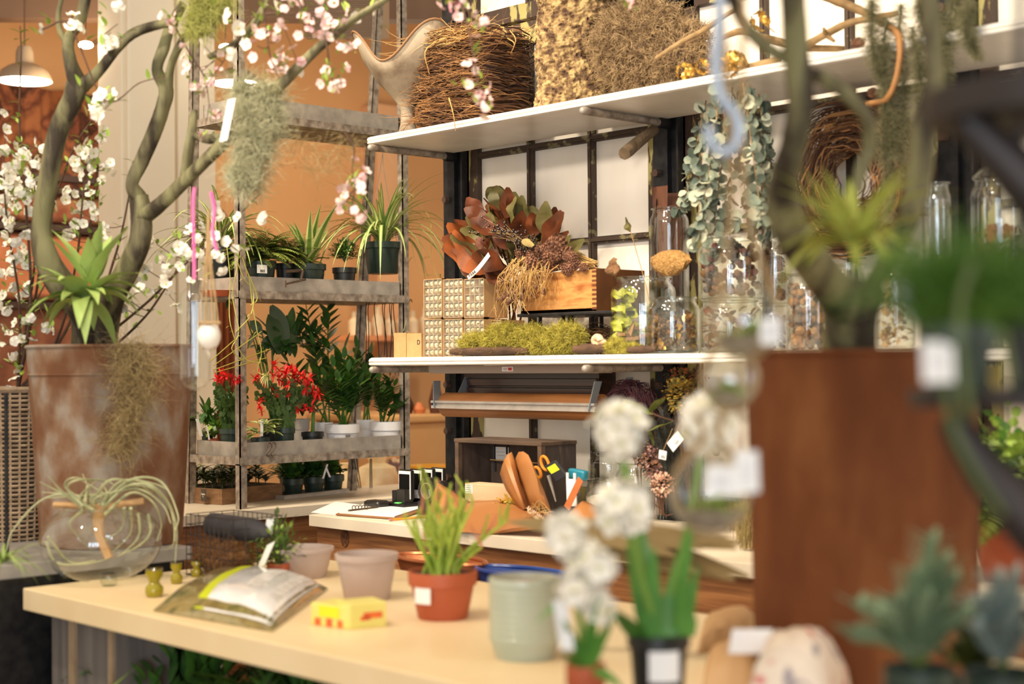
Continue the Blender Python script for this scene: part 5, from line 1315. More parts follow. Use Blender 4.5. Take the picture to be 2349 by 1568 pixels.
c = Q(1643, 1030, 3.12); t = thing('thistle_head', 'spiky dark dried thistle head beside the right bucket', 'dried thistle', c)
d = sphere_dirs(170, 3, -.3); obj('spikes', MB().strands(np.array(c) + d * .004, d, .026, .0005, 3, .05, 0, seed=2), M_berry, t, shade=0); obj('head', MB().ball(c - V3((0, 0, .008)), .011, 10), M_c1, t)
cluster('dark_foliage', 'dense dark plum dried foliage filling the space behind the price tags', 'dried flowers', Q(1500, 990, 3.36), (95 * k, .03, 100 * k), 700, .022, .014, [mat('plum_leaf', (70, 40, 40), (48, 34, 30)), M_fea, M_c1], 14, stems=12)
cluster('peach_statice', 'pale peach dried blossoms above the ribbed glass', 'dried flowers', Q(1520, 1110, 3.14), (30 * k, .03, 26 * k), 160, .010, .008, [mat('peach_bloom', (226, 190, 164), (190, 140, 120), 60, .9)], 15, stems=5)
# tags among the dried flowers
for px, py, w_, h_, rot, Y, lb, bars in ((1549, 1012, 30, 26, .75, 3.08, 'white diamond turned price tag hanging before the dark feathers', 1), (1520, 1043, 16, 20, -.15, 3.1, 'small white barcode tag hanging left of the diamond tag', 1)):
    c = Q(px, py, Y); ax = V3((math.cos(rot), 0, math.sin(rot))) ; az = V3((-math.sin(rot), 0, math.cos(rot))); kk = k
    t = obj('price_tag', MB().obox(c, ax * w_ * kk * .5 / .72, az * h_ * kk * .5, V3((0, .0005, 0))), M_paper, org=c, smooth=False, bevel=.001); tag(t, lb, 'tag'); mb = MB()
    for i in range(7): mb.obox(c + ax * ((i - 3) * .0022 + .003) - az * h_ * kk * .2 + V3((0, -.0008, 0)), ax * .0006, az * .004, V3((0, .0002, 0)))
    for i in range(3): mb.obox(c + az * (.001 + i * .004) + V3((0, -.0008, 0)), ax * .008, az * .0004, V3((0, .0002, 0)))
    obj('print', mb, mat('grey_print', (120, 116, 112)), t, smooth=False)
    obj('string', MB().tube([c + az * h_ * kk * .5, c + V3((.01, .03, .07))], .0005, 4), M_twigl, t)
# ribbed glass with dried stems, bottles at the far right of the counter
t, bq, rq, hq = xjar(1507, 27, 1118, 1190, 'small ribbed glass holding cut dried stems', 1)
mb = MB()
for i in range(22):
    th = 2 * PI * i / 22; mb.tube([(bq.x + math.cos(th) * rq * 1.02, bq.y + math.sin(th) * rq * 1.02, bq.z + .004), (bq.x + math.cos(th) * rq * 1.02, bq.y + math.sin(th) * rq * 1.02, bq.z + hq * .95)], .0022, 5)
obj('ribs', mb, glass('thick_glass'), t)
t = thing('cut_stems', 'bundle of cut pinkish dried stems standing in the ribbed glass', 'dried stems', bq); rg = random.Random(2)
for i in range(14):
    obj('flower_stem', MB().tube([(bq.x + rg.uniform(-.01, .01), bq.y + rg.uniform(-.01, .01), bq.z + .012), (bq.x + rg.uniform(-.012, .012), bq.y + rg.uniform(-.012, .012), bq.z + hq + rg.uniform(-.01, .04))], .0018, 5), mat('pink_stem', (196, 150, 120), (150, 104, 80), 60), t)
for px, py, hh, lb in ((1715, 1262, .13, 'bunch of yellow green dried stems standing at the right of the work counter'), (1690, 1215, .07, 'short tuft of green dried moss right on the work counter')):
    q = W(px, py, ZC); r = np.random.RandomState(px); n = 500; P0 = np.stack([q.x + r.randn(n) * .012, q.y + r.randn(n) * .012, ZC + .002 + r.uniform(0, hh * .5, n)], 1); D0 = np.stack([r.randn(n) * .12, r.randn(n) * .12, np.ones(n)], 1)
    tag(obj('dried_grass', MB().strands(P0, D0, hh * .55, .0011, 5, .15, 0, seed=1), mat('straw_green', (156, 140, 86), (190, 166, 116), 40, .9), org=q, shade=0), lb, 'dried grass', kind='stuff')
# ================================================================ PLANTS ON THE RACK
M_np = mat('nursery_green', (44, 60, 50), (36, 50, 42), 8, .4); M_blackp = mat('nursery_black', (26, 28, 26), rough=.4)
M_whitep = mat('white_plastic_pot', (240, 236, 234), rough=.35); M_terra = mat('terracotta_plastic', (184, 92, 56), (172, 82, 48), 6, .55); M_soil = mat('potting_soil', (44, 32, 24), (64, 48, 36), 90, .95)
M_g1 = mat('leaf_green', (64, 104, 36), (88, 130, 48), 18, .4); M_g2 = mat('leaf_dark', (46, 84, 36), (70, 106, 46), 18, .38); M_g3 = mat('leaf_lime', (134, 164, 56), (160, 184, 80), 18, .45)
M_g4 = mat('leaf_olive', (88, 100, 40), (70, 84, 34), 22, .6); M_cr = mat('leaf_cream', (222, 220, 150), (204, 206, 132), 20, .45); M_red = mat('red_bloom', (214, 26, 30), (236, 52, 44), 40, .5)
M_pale = mat('pale_stem', (196, 190, 96), (176, 168, 84), 30, .5)
def pot(name, label, cat, c, r, h, m, plant=None, rim=.12, taper=.74, soil=.9):
    c = V3(c); t = thing(name, label, cat, c)
    rb_ = r * taper
    obj('pot', MB().lathe([(0, 0), (rb_ * .97, 0), (rb_, .003), (r * (.93 * (1 - rim) + taper * rim * .98), h * (1 - rim * 1.5)), (r * .96, h * (1 - rim * 1.5)), (r, h * (1 - rim * 1.4)), (r, h), (r * .95, h), (r * .93, h * .86), (0, h * .86)], 32, c), m, t)
    obj('soil', MB().lathe([(r * .93, h * .87), (r * .5, h * soil), (0, h * (soil + .01))], 20, c, jit=.03), M_soil, t)
    return t
def rackpot(name, label, cat, px, half, ytop, X, z, m, **k):
    for _i in range(40):
        q = X_(px, ytop, X); r = half * mpp(q)
        if (q.x + r < XR - .012 and q.y - r > yfl + .034) or q.x - r < XRB + .012: break
        X -= .008
    q = V3((q.x, max(q.y, yfl + .034 + r), q.z)); h = max(.05, q.z - z); return pot(name, label, cat, (q.x, q.y, z), r, h, m, **k), V3((q.x, q.y, z + h))
def rosette(t, c, n, L, Wd, mis, seed, bend=(1.2, 2.4), up=(.4, 1.6), nm='blade', m=None, shape='blade', segs=9, fold=.2, spread=.01):
    rg = random.Random(seed); mb = MB()
    for i in range(n):
        th = i * 2.4 + rg.uniform(-.4, .4); d = V3((math.cos(th), math.sin(th), rg.uniform(*up)))
        mb.leaf(V3(c) + V3((math.cos(th), math.sin(th), 0)) * rg.uniform(0, spread), d, L * rg.uniform(.6, 1.1), Wd * rg.uniform(.8, 1.15), rg.uniform(*bend), segs, mis, fold, shape=shape)
    return obj(nm, mb, m, t)
M_g5 = mat('leaf_fresh', (98, 132, 52), (120, 152, 64), 18, .45)
LM = [M_g5, M_cr, M_g2, M_g3, M_g4]
# spider plant in a hanging green pot
X0 = -4.33
q = X_(878, 556, X0); r = 47 * mpp(q); h = q.z - X_(878, 628, X0).z
t = pot('hanging_spider_plant', 'big striped spider plant in a dark green pot hung over the middle tray', 'potted plant', (q.x, q.y, q.z - h), r, h, M_np, rim=.14)
rosette(t, q, 60, .33, .019, (0, 1, 1, 0), 1, (1.2, 2.8), (1.0, 4.0), 'striped_leaves', LM, segs=12, spread=.025)
rosette(t, q, 24, .40, .016, (0, 1, 1, 0), 2, (2.6, 4.2), (1.0, 2.4), 'arching_leaves', LM, segs=14, spread=.02)
hk = X_(878, 352, X0); obj('hanging_wire', MB().tube(smoothpath([hk + V3((0, 0, .05)), hk, hk + V3((0, .01, -.09)), q + V3((0, r * .9, 0))], 5), .0012, 5), M_galv, t)
obj('hanging_wire', MB().tube([hk, q + V3((0, -r * .9, 0))], .0012, 5), M_galv, t)
mb = MB(); rg = random.Random(5)
for (x0, y0, x1, y1, x2, y2) in ((925, 430, 975, 560, 1005, 640), (935, 500, 960, 620, 1010, 628), (905, 600, 940, 690, 925, 760), (940, 450, 985, 500, 990, 590)):
    sp = smoothpath([X_(x0, y0, -4.3), X_(x1, y1, -4.26), X_(x2, y2, -4.24)], 6); mb.tube(sp, .0009, 4)
    for p in sp[::4]: mb.leaf(p, V3((rg.uniform(-1, 1), rg.uniform(-1, 1), rg.uniform(-.2, 1))), .04, .005, 1.5, 5, (0,), .2, shape='blade')
obj('runner', mb, M_pale, t)
# left spider plant, in dark pot with terracotta cachepot
tp, q = rackpot('spider_plant', 'striped spider plant in a dark pot at the left end of the middle tray', 'potted plant', 492, 38, 566, -4.42, TR[1] + .002, M_blackp)
rosette(tp, q, 56, .32, .017, (0, 1, 1, 0), 3, (1.4, 3.0), (.8, 2.8), 'striped_leaves', LM, segs=12, spread=.02)
q = X_(500, 620, -4.36); tag(obj('terracotta_saucer', MB().lathe([(0, 0), (.05, 0), (.06, .02), (.055, .02), (0, .006)], 26, (q.x, q.y + .0, TR[1])), M_terra, org=(q.x, q.y, TR[1])), 'empty orange terracotta saucer on the left of the middle tray', 'saucer')
# ferns
def fern(t, c, n, L, seed, m, w_=.02, nm='fern_fronds'):
    rg = random.Random(seed); mb = MB()
    for i in range(n):
        th = i * 2.4; d = V3((math.cos(th) * .8, math.sin(th) * .8, rg.uniform(.3, 2.4))).normalized(); p = V3(c); Ls = L * rg.uniform(.6, 1.1); k_ = 12
        for s_ in range(k_):
            p2 = p + d * (Ls / k_); mb.tube([p, p2], .0006, 3, cap=False); sd = d.cross(V3((0, 0, 1))).normalized(); ww = w_ * math.sin(PI * (.15 + .8 * s_ / k_))
            for sg in (-1, 1):
                for u_ in (.3, .75): mb.leaf(p + (p2 - p) * u_, sd * sg + d * .5, ww, ww * .42, .3, 2, (0,), .1)
            p = p2; d = (d + V3((0, 0, -.13))).normalized()
    return obj(nm, mb, m, t)
M_fern = mat('fern_green', (112, 128, 48), (140, 150, 66), 30, .6)
tp, q = rackpot('fern_plant', 'feathery olive fern in a dark labelled pot on the middle tray', 'potted plant', 598, 36, 600, -4.30, TR[1] + .002, M_np)
fern(tp, q, 110, .16, 1, M_fern, .024); 
lq = X_(598, 617, -4.258); obj('label', MB().box((lq.x + .008, lq.y - .020, lq.z - .014), (lq.x + .0086, lq.y + .020, lq.z + .014)), M_paper, tp, smooth=False)
obj('barcode', MB().box((lq.x + .0087, lq.y - .008, lq.z - .011), (lq.x + .009, lq.y + .01, lq.z - .002)), mat('grey_print', (0, 0, 0)), tp, smooth=False)
tp, q = rackpot('moss_fern_plant', 'low mossy fern in a dark pot behind the clamp on the middle tray', 'potted plant', 655, 24, 604, -4.36, TR[1] + .002, M_blackp)
fern(tp, q, 90, .15, 3, M_fern, .022)
tp, q = rackpot('striped_dracaena', 'dracaena with broad lime edged leaves in a dark pot on the middle tray', 'potted plant', 708, 40, 606, -4.31, TR[1] + .002, M_np)
rosette(tp, q, 17, .24, .038, (1, 0, 0, 1), 8, (.3, 1.0), (.6, 2.6), 'striped_leaves', LM, segs=10, fold=.25)
fern(tp, q + V3((0, 0, -.005)), 16, .09, 9, M_fern, .022, 'moss_tufts')
tp, q = rackpot('bushy_plant', 'small leaved bushy plant in a narrow black pot on the middle tray', 'potted plant', 790, 28, 614, -4.27, TR[1] + .002, M_blackp)
def bush(t, c, rad, n, L, Wd, m, seed, nm='leaves', up=.3, shape='ovate', st=10, stm=None):
    rg = random.Random(seed); mb = MB(); st_ = MB()
    for i in range(n):
        d = V3((rg.gauss(0, 1), rg.gauss(0, 1), rg.gauss(0, 1) + .3)).normalized(); q_ = V3(c) + V3((d.x * rad[0], d.y * rad[1], abs(d.z) * rad[2] * 1.2)) * rg.uniform(.35, 1)
        mb.leaf(q_, d + V3((0, 0, up)), L * rg.uniform(.7, 1.2), Wd * rg.uniform(.8, 1.2), rg.uniform(0, 1), 4, (rg.randrange(len(m)),), .2, shape=shape)
        if i % max(1, n // st) == 0: st_.tube(smoothpath([V3(c) - V3((0, 0, .01)), (V3(c) + q_) / 2 + V3((0, 0, .01)), q_], 3), .0012, 4)
    obj(nm, mb, m, t); obj('stems', st_, stm or M_g4, t)
bush(tp, q + V3((0, 0, .03)), (.055, .06, .06), 420, .017, .010, [M_g2, M_g4, M_g1], 3, up=.5, st=26)
# clamp on the tray edge
c = X_(682, 632, XR + .004); t = thing('c_clamp', 'rusty small C-clamp gripping the front of the middle tray', 'clamp', c)
M_iron = mat('rusty_iron', (84, 68, 56), (112, 90, 72), 40, .6, .4)
a_, b_, c_, d_ = X_(655, 622, XR + .01), X_(690, 620, XR + .012), X_(690, 643, XR + .02), X_(655, 651, XR + .03)
obj('frame', MB().tube([a_, b_, b_ + V3((.012, 0, 0)), c_], .0055, 8), M_iron, t); obj('screw', MB().tube([d_, c_ + V3((0, .02, .004))], .0035, 8), M_iron, t); obj('handle', MB().tube([d_ + V3((0, 0, -.012)), d_ + V3((0, 0, .012))], .003, 6), M_iron, t)
c = X_(622, 1030, XR + .006); t = thing('s_hook', 'dark iron double S-hook hanging on the lower tray front', 'hook', c); k = mpp(c)
for s_ in (-7, 5):
    obj('hook_wire', MB().tube(smoothpath([c + V3((.004, (s_ + a__[0]) * k, a__[1] * k)) for a__ in ((-6, 4), (-4, 14), (4, 14), (5, 6), (-2, -3), (-8, -10), (-3, -15), (5, -12))], 4), .002, 6), M_iron, t)
# bundle of black plant hooks hanging from the middle tray
t = thing('wire_hooks', 'bundle of long black wire hooks hanging from the right of the middle tray', 'hooks', X_(880, 690, XR - .05))
rg = random.Random(4)
for i, px in enumerate((846, 852, 860, 884, 889, 895, 900, 906, 925, 932, 940)):
    top = X_(px + rg.uniform(-4, 4), 690, XR - .06); b_ = X_(px + rg.uniform(-10, 16), rg.uniform(800, 872), XR - .06)
    obj('hook_wire', MB().tube(smoothpath([top + V3((0, .012, -.004)), top + V3((0, .006, .006)), top, top + V3((0, -.01, -.03)), (top * .4 + b_ * .6), b_], 4), .0017, 5), M_steel, t)
# thin stakes behind the counter end
t = thing('wire_stakes', 'thin dark wire stakes standing behind the counter below the lower tray', 'stakes', W(840, 1122, ZC))
for x0, x1 in ((805, 820), (812, 824), (818, 828), (849, 849), (852, 853)): obj('stake', MB().tube([X_(x0, 1052, -4.5), W(x1, 1118, ZC)], .0022, 5), M_steel, t)
t['label'] = 'thin dark wire stakes standing on the counter below the lower tray'

# ---- lower tray
Zl = TR[0] + .002
_, q = rackpot('small_pot_plant', 'small green plant in a dark pot at the far left of the lower tray', 'potted plant', 468, 14, 990, -4.36, Zl, M_np)
t = _; bush(t, q + V3((0, 0, .03)), (.03, .04, .05), 70, .038, .024, [M_g1, M_g2], 5)
def marker(px0, py0, px1, py1, X, label, w_=.006, par=None):
    a_, b_ = X_(px0, py0, X), X_(px1, py1, X); d = b_ - a_; s_ = V3((0, 1, 0))
    tag(obj('plant_marker', MB().obox((a_ + b_) / 2, d / 2, s_ * w_, V3((.0005, 0, 0))), M_paper, org=a_, smooth=False), label, 'plant marker')
marker(462, 1000, 452, 960, -4.44, 'white plant marker at the far left of the lower tray'); marker(480, 1008, 474, 975, -4.42, 'thin white plant marker left of the small terracotta pot', .003)
_, q = rackpot('small_terracotta_plant', 'tiny leafy plant in a low terracotta pot on the lower tray', 'potted plant', 492, 15, 1005, -4.29, Zl, M_terra)
bush(_, q + V3((0, 0, .012)), (.03, .04, .045), 70, .028, .02, [M_g1, M_g3], 6)
def cactus(name, label, px, half, ytop, X, z, m, tips, seed, nst=16, hpx=110, wpx=50):
    nst = int(nst * 1.7)
    t, q = rackpot(name, label, 'flowering cactus', px, half, ytop, X, z, m); rg = random.Random(seed); st = MB(); fl = []; k_ = mpp(q)
    for i in range(nst):
        th = rg.uniform(0, 6.28); p = q + V3((rg.uniform(-.02, .02), rg.uniform(-.03, .03), -.004)); e = q + V3((math.cos(th) * .05, math.sin(th) * wpx * k_ * 1.25, hpx * k_ * rg.uniform(.5, 1)))
        sp = smoothpath([p, (p + e) / 2 + V3((0, 0, .025)), e], 4)
        for j in range(len(sp) - 1): st.leaf(sp[j], sp[j + 1] - sp[j], (sp[j + 1] - sp[j]).length * 1.2, .024, 0, 4, (0,), .1, side=V3((rg.uniform(-.6, .6), 1, rg.uniform(-.2, .2))), shape='ovate')
    obj('flat_stems', st, mat('cactus_green', (58, 88, 38), (80, 104, 48), 20, .5), t)
    for (x, y, s_) in tips:
        c_ = X_(x, y, X + rg.uniform(.02, .07)); mb = MB()
        for j in range(15):
            d = V3((rg.gauss(0, 1) + .5, rg.gauss(0, 1), rg.gauss(0, 1) + .3)); mb.leaf(c_, d, s_ * k_ * rg.uniform(.7, 1.2), s_ * k_ * .32, .4, 4, (0,), .3)
        obj('flower', mb, M_red, t)
    return t
cactus('red_cactus', 'upright flat stemmed cactus with red buds left of the front rack post', 530, 28, 982, -4.30, Zl, M_np,
       [(497, 868, 18), (508, 860, 20), (520, 864, 20), (532, 868, 18), (502, 874, 16), (545, 870, 18), (585, 868, 18), (592, 862, 16)], 3, 26, 108, 32)
cactus('red_cactus', 'large cactus covered in bright red star flowers in a green pot', 652, 25, 980, -4.30, Zl, M_np,
       [(628, 838, 20), (640, 850, 22), (655, 858, 24), (664, 848, 20), (676, 862, 24), (690, 862, 22), (700, 868, 20), (712, 866, 16), (650, 872, 18), (660, 882, 16), (630, 900, 18), (625, 860, 18), (702, 888, 22), (718, 895, 22), (730, 902, 20), (722, 915, 20), (716, 940, 0.1), (596, 920, 18), (594, 930, 16), (600, 945, 12), (660, 905, 10), (684, 938, 16), (700, 935, 14), (712, 938, 14), (640, 868, 20), (670, 872, 20), (604, 882, 10)], 4, 34, 115, 62)
_, q = rackpot('variegated_ivy', 'small pot of cream and green variegated leaves with a white marker', 'potted plant', 598, 22, 1003, -4.275, Zl, M_np)
mb = MB(); rg = random.Random(8)
for i in range(30):
    th = rg.uniform(0, 6.28); d = V3((math.cos(th), math.sin(th), rg.uniform(-.2, 1))); mb.leaf(q + V3((d.x * .02, d.y * rg.uniform(.01, .045), rg.uniform(.01, .05))), d, .052, .038, .6, 5, (1, 0, 0, 1), .2)
obj('variegated_leaves', mb, LM, _)
marker(600, 1000, 601, 965, -4.245, 'white plant marker in the variegated ivy pot', .0055)
_, q = rackpot('green_pot_plant', 'single green stem in a small dark pot between red cactus and white pots', 'potted plant', 717, 26, 990, -4.285, Zl, M_blackp)
obj('thick_stem', MB().tube([q - V3((0, 0, .005)), q + V3((0, .004, .07))], [.007, .006], 8), M_g1, _); bush(_, q + V3((0, 0, .07)), (.02, .03, .03), 12, .05, .026, [M_g2], 9)
def zz(t, c, stems, seed, ls=.045, lw=.02, m=None):
    ls *= 1.3; lw *= 1.55; stems = [(a, b, int(n * 1.3)) for a, b, n in stems]
    rg = random.Random(seed)
    mb = MB(); st = MB()
    for (p0, p1, n) in stems:
        mid = (p0 + p1) / 2 + V3((0, rg.uniform(-.01, .01), .01)); sp = smoothpath([p0, mid, p1], 8); st.tube(sp, [.0035, .0015], 6)
        for i in range(n):
            u = .3 + .7 * i / n; a = int(u * (len(sp) - 2)); p = sp[a] + (sp[a + 1] - sp[a]) * (u * (len(sp) - 2) - a); ax = (sp[a + 1] - sp[a]).normalized()
            sd = V3((rg.uniform(-.5, .9), (1 if i % 2 else -1), 0)).normalized()
            mb.leaf(p, sd + ax * 1.0, ls * rg.uniform(.85, 1.1) * (1 - .35 * abs(u - .6)), lw, .25, 6, (rg.choice((0, 0, 1)),), .18)
        mb.leaf(sp[-1], p1 - p0, ls * .8, lw * .8, .1, 5, (0,), .15)
    obj('leaflets', mb, m or [M_g2, M_g1], t); obj('stems', st, M_g1, t)
def zzpot(label, px, half, ytop, X, tops, seed, m=M_whitep, name='zz_plant', ls=.045, lw=.02):
    t, q = rackpot(name, label, 'potted plant', px, half, ytop, X, Zl, m, rim=.2, taper=.8)
    rg = random.Random(seed); stems = [(q + V3((rg.uniform(-.02, .02), rg.uniform(-.02, .02), -.01)), X_(x, y, X + dx), n) for x, y, dx, n in tops]
    zz(t, q, stems, seed, ls, lw); return t, q
t, q = zzpot('glossy ZZ plant with dense leaves in the larger white pot on the lower tray', 785, 40, 972, -4.30, [(765, 840, .03, 18), (790, 822, .0, 18), (815, 818, .04, 18), (745, 862, .05, 16), (835, 850, .05, 16), (800, 850, .08, 16), (775, 870, .08, 14), (850, 880, .03, 14), (825, 880, .07, 14), (740, 900, .05, 12)], 3)
lq = X_(795, 1000, -4.262); 
for i in range(7): pass
obj('barcode', MB().box((lq.x + .007, lq.y - .01, lq.z - .004), (lq.x + .0085, lq.y + .01, lq.z + .006)), mat('grey_print', (0, 0, 0)), t, smooth=False)
zzpot('glossy small leaved plant in the white pot at the right end of the lower tray', 886, 38, 966, -4.30, [(870, 870, .04, 18), (895, 862, .0, 16), (905, 885, .05, 16), (918, 905, .03, 14), (925, 925, .06, 12), (855, 890, .06, 14), (880, 895, .08, 14)], 4, ls=.034, lw=.018)
t, q = zzpot('tall ZZ plant with arching fronds at the back of the lower tray', 742, 22, 968, -4.44, [(700, 690, 0, 17), (752, 690, -.02, 17), (660, 830, .02, 10), (790, 800, 0, 12), (720, 800, .04, 12)], 5, ls=.062, lw=.022)
zzpot('narrow white pot with dark leaves behind the two front white pots', 838, 20, 962, -4.42, [(820, 800, .02, 12), (850, 815, 0, 12), (870, 830, .02, 12), (838, 860, .05, 10)], 6, ls=.05, lw=.024)
_, q = rackpot('white_cup_plant', 'dull white pot behind the red cactus on the lower tray', 'potted plant', 690, 20, 960, -4.44, Zl, mat('dull_white_plastic', (206, 196, 186), rough=.5), rim=.2)
bush(_, q + V3((0, 0, .03)), (.03, .04, .05), 60, .05, .03, [M_g2], 12)
# big leaved plant behind
_, q = rackpot('broad_leaved_plant', 'plant with broad dark drooping leaves behind the red flowers', 'potted plant', 620, 26, 960, -4.46, Zl, M_blackp)
mb = MB(); st = MB()
for (x0, y0, x1, y1, w_) in ((600, 790, 672, 770, 70), (622, 700, 660, 775, 56), (618, 720, 640, 800, 70), (592, 790, 612, 830, 60), (556, 700, 540, 720, 30), (575, 735, 600, 760, 36), (545, 660, 520, 700, 40), (598, 745, 570, 790, 40)):
    p0, p1 = X_(x0, y0, -4.42), X_(x1, y1, -4.40); d = p1 - p0; mb.leaf(p0, d, d.length * 1.15, w_ * mpp(p0) * .8, .2, 9, (0,), .2, side=d.cross(V3((1, rnd.uniform(-.5, .5), .2))), wob=.06); st.tube(smoothpath([q, (q + p0) / 2 + V3((0, .01, .01)), p0], 4), .0022, 5)
bush(_, X_(665, 800, -4.44), (.05, .13, .07), 90, .075, .036, [M_g2], 77)
obj('broad_leaves', mb, [mat('deep_green_leaf', (48, 70, 34), (62, 84, 42), 12, .4)], _); obj('stems', st, M_g1, _)
# trailing vines of pale yellow stems in front of the left front post
t = thing('trailing_vine', 'pale yellow runners with tiny plantlets trailing down in front of the left rack post', 'vine', X_(555, 600, -4.2)); rg = random.Random(6)
vines = [[(548, 560), (545, 605), (534, 680), (548, 760), (532, 800), (560, 830)], [(556, 590), (572, 640), (578, 690), (590, 760), (600, 810), (590, 850), (612, 862)], [(520, 560), (528, 640), (526, 690), (530, 750), (560, 820), (600, 832)], [(545, 600), (560, 640), (580, 665), (576, 720), (540, 762)], [(562, 610), (590, 680), (575, 700)]]
for v_ in vines:
    sp = smoothpath([X_(x, y, -4.19 - .008 * (i % 3)) for i, (x, y) in enumerate(v_)], 6); mb = MB().tube(sp, .0018, 5)
    for p in sp[::6]: mb.leaf(p, V3((rg.uniform(-.5, .5), rg.uniform(-1, 1), rg.uniform(-.3, 1))), .025, .004, 1.8, 5, (0,), .2, shape='blade')
    obj('runner', mb, M_pale, t)
c = X_(612, 862, -4.18); mb = MB()
for i in range(12):
    th = i * .52; mb.leaf(c, V3((.3, math.cos(th), math.sin(th) * .8)), .042, .006, 1.6, 7, (0,), .2, shape='blade')
obj('plantlet', mb, M_cr, t)
t = thing('long_stems', 'long thin yellow green stems crossing behind the left rack post', 'stems', X_(490, 850, -4.22))
for a_, b_ in (((490, 848), (620, 800)), ((490, 838), (600, 760)), ((490, 855), (612, 820)), ((480, 830), (560, 760))): obj('stem', MB().tube([X_(*a_, -4.23), X_(*b_, -4.25)], .0018, 5), mat('yellow_green_stem', (160, 152, 60)), t)

# ---- on the counter under the rack
q0, q1 = X_(420, 1150, -4.235), X_(512, 1160, -4.235)
pA = W(372, 1136, ZC); pB = W(509, 1158, ZC); pC = W(648, 1143, ZC)
uu = (pC - pB); ang = math.atan2(uu.y, uu.x)
t = thing('seedling_tray', 'low wooden tray full of dark succulent seedlings with a small chalk sign', 'seedling tray', pB)
ux = uu.normalized(); vx = V3((-ux.y, ux.x, 0)); 
if vx.x > 0: vx = -vx
L1 = uu.length; L2 = .26; hh = X_(509, 1122, pB.x).z - ZC; M_tw = mat('tray_wood', (150, 112, 76), (120, 86, 56), 16, .75, stretch=(1, 1, 4), bump=.2)
cc = pB + ux * L1 / 2 + vx * L2 / 2
for nm, c_, a_, b_ in (('side', pB + ux * L1 / 2 + vx * .005, L1 / 2, .005), ('side', pB + ux * L1 / 2 + vx * (L2 - .005), L1 / 2, .005)):
    obj(nm, MB().obox(c_ + V3((0, 0, hh / 2 + .0005)), ux * a_, vx * b_, V3((0, 0, hh / 2))), M_tw, t, smooth=False, bevel=.001)
for s_ in (.005, L1 - .005): obj('end', MB().obox(pB + ux * s_ + vx * L2 / 2 + V3((0, 0, hh / 2 + .0005)), ux * .005, vx * (L2 / 2 - .0102), V3((0, 0, hh / 2))), M_tw, t, smooth=False, bevel=.001)
obj('liner', MB().obox(cc + V3((0, 0, hh * .45)), ux * (L1 / 2 - .012), vx * (L2 / 2 - .012), V3((0, 0, hh * .4))), M_soil, t, smooth=False)
M_suc = mat('dark_succulent', (66, 78, 42), (96, 106, 58), 40, .5); rg = random.Random(9); sd0 = []
for i in range(30):
    a_ = (i % 6 + .5 + rg.uniform(-.2, .2)) / 6; b_ = (i // 6 + .5 + rg.uniform(-.2, .2)) / 5; p = pB + ux * (.02 + (L1 - .04) * a_) + vx * (.02 + (L2 - .04) * b_) + V3((0, 0, hh * .86)); H_ = rg.uniform(.03, .06)
    if len(sd0) < 3:
        s0 = thing('seedling', 'dark green succulent seedling growing in the wooden tray', 'seedling', p, 'seedlings in the wooden tray'); obj('stem', MB().tube([p, p + V3((0, 0, H_))], .0016, 5), M_suc, s0); mb = MB()
        for j in range(16):
            th = j * 2.4; z_ = H_ * (.45 + .55 * j / 15); mb.leaf(p + V3((0, 0, z_)), V3((math.cos(th), math.sin(th), .5)), .036 * rg.uniform(.7, 1.1), .012, .2, 4, (0,), .25)
        obj('leaves', mb, M_suc, s0); sd0.append(s0)
    else: dup(sd0[i % 3], p, rg.uniform(0, 6), sc=rg.uniform(1.1, 1.6))
sc_ = X_(466, 1140, pB.x + .0) ; sg = thing('chalk_sign', 'small dark chalk sign with white writing on the front of the seedling tray', 'sign', W(466, 1156, ZC))
# the sign hangs on the left end face of the tray
fc = pB + vx * .085 - ux * .004 if False else W(466, 1152, ZC)
fc = V3((fc.x + .004, fc.y, ZC + hh * .55)); ee = ux if False else (W(509, 1158, ZC) - W(440, 1148, ZC)).normalized()
fc = W(467, 1157, ZC) + V3((0, 0, hh * .6))
obj('slate', MB().obox(fc, ee * .017, V3((-ee.y, ee.x, 0)) * .0012, V3((0, 0, .021))), mat('slate', (74, 64, 56), rough=.8), sg, smooth=False)
nrm = V3((ee.y, -ee.x, 0)); 
if (CO - fc).dot(nrm) < 0: nrm = -nrm
lettering('chalk_writing', 'Euphors\n5-', .0085, fc + nrm * .0016, ee, (0, 0, 1), mat('chalk', (232, 226, 214)), sg)
# metal tray with three green pots
pA, pB2 = W(652, 1146, ZC), W(800, 1130, ZC); ux = (pB2 - pA).normalized(); L1 = (pB2 - pA).length; vx = V3((-ux.y, ux.x, 0)); vx = vx if vx.x < 0 else -vx
t = thing('metal_tray', 'shallow silver metal tray under three green pots', 'tray', pA); cc = pA + ux * L1 / 2 + vx * .06
mb = MB().obox(cc + V3((0, 0, .0015)), ux * L1 / 2, vx * .06, V3((0, 0, .001))); obj('tray_floor', mb, M_alu, t, smooth=False)
ring = [cc + ux * (sx * L1 / 2) + vx * (sy * .06) + V3((0, 0, .014)) for sx, sy in ((-1, -1), (1, -1), (1, 1), (-1, 1), (-1, -1))]
mb = MB()
for a_, b_ in zip(ring, ring[1:]):
    d = (b_ - a_); m_ = (a_ + b_) / 2 - V3((0, 0, .006)); mb.obox(m_, d / 2, d.cross(V3((0, 0, 1))).normalized() * .001, V3((0, 0, .006)))
obj('tray_wall', mb, M_alu, t, smooth=False); obj('rolled_rim', MB().tube(ring, .0022, 6), M_alu, t)
first = None
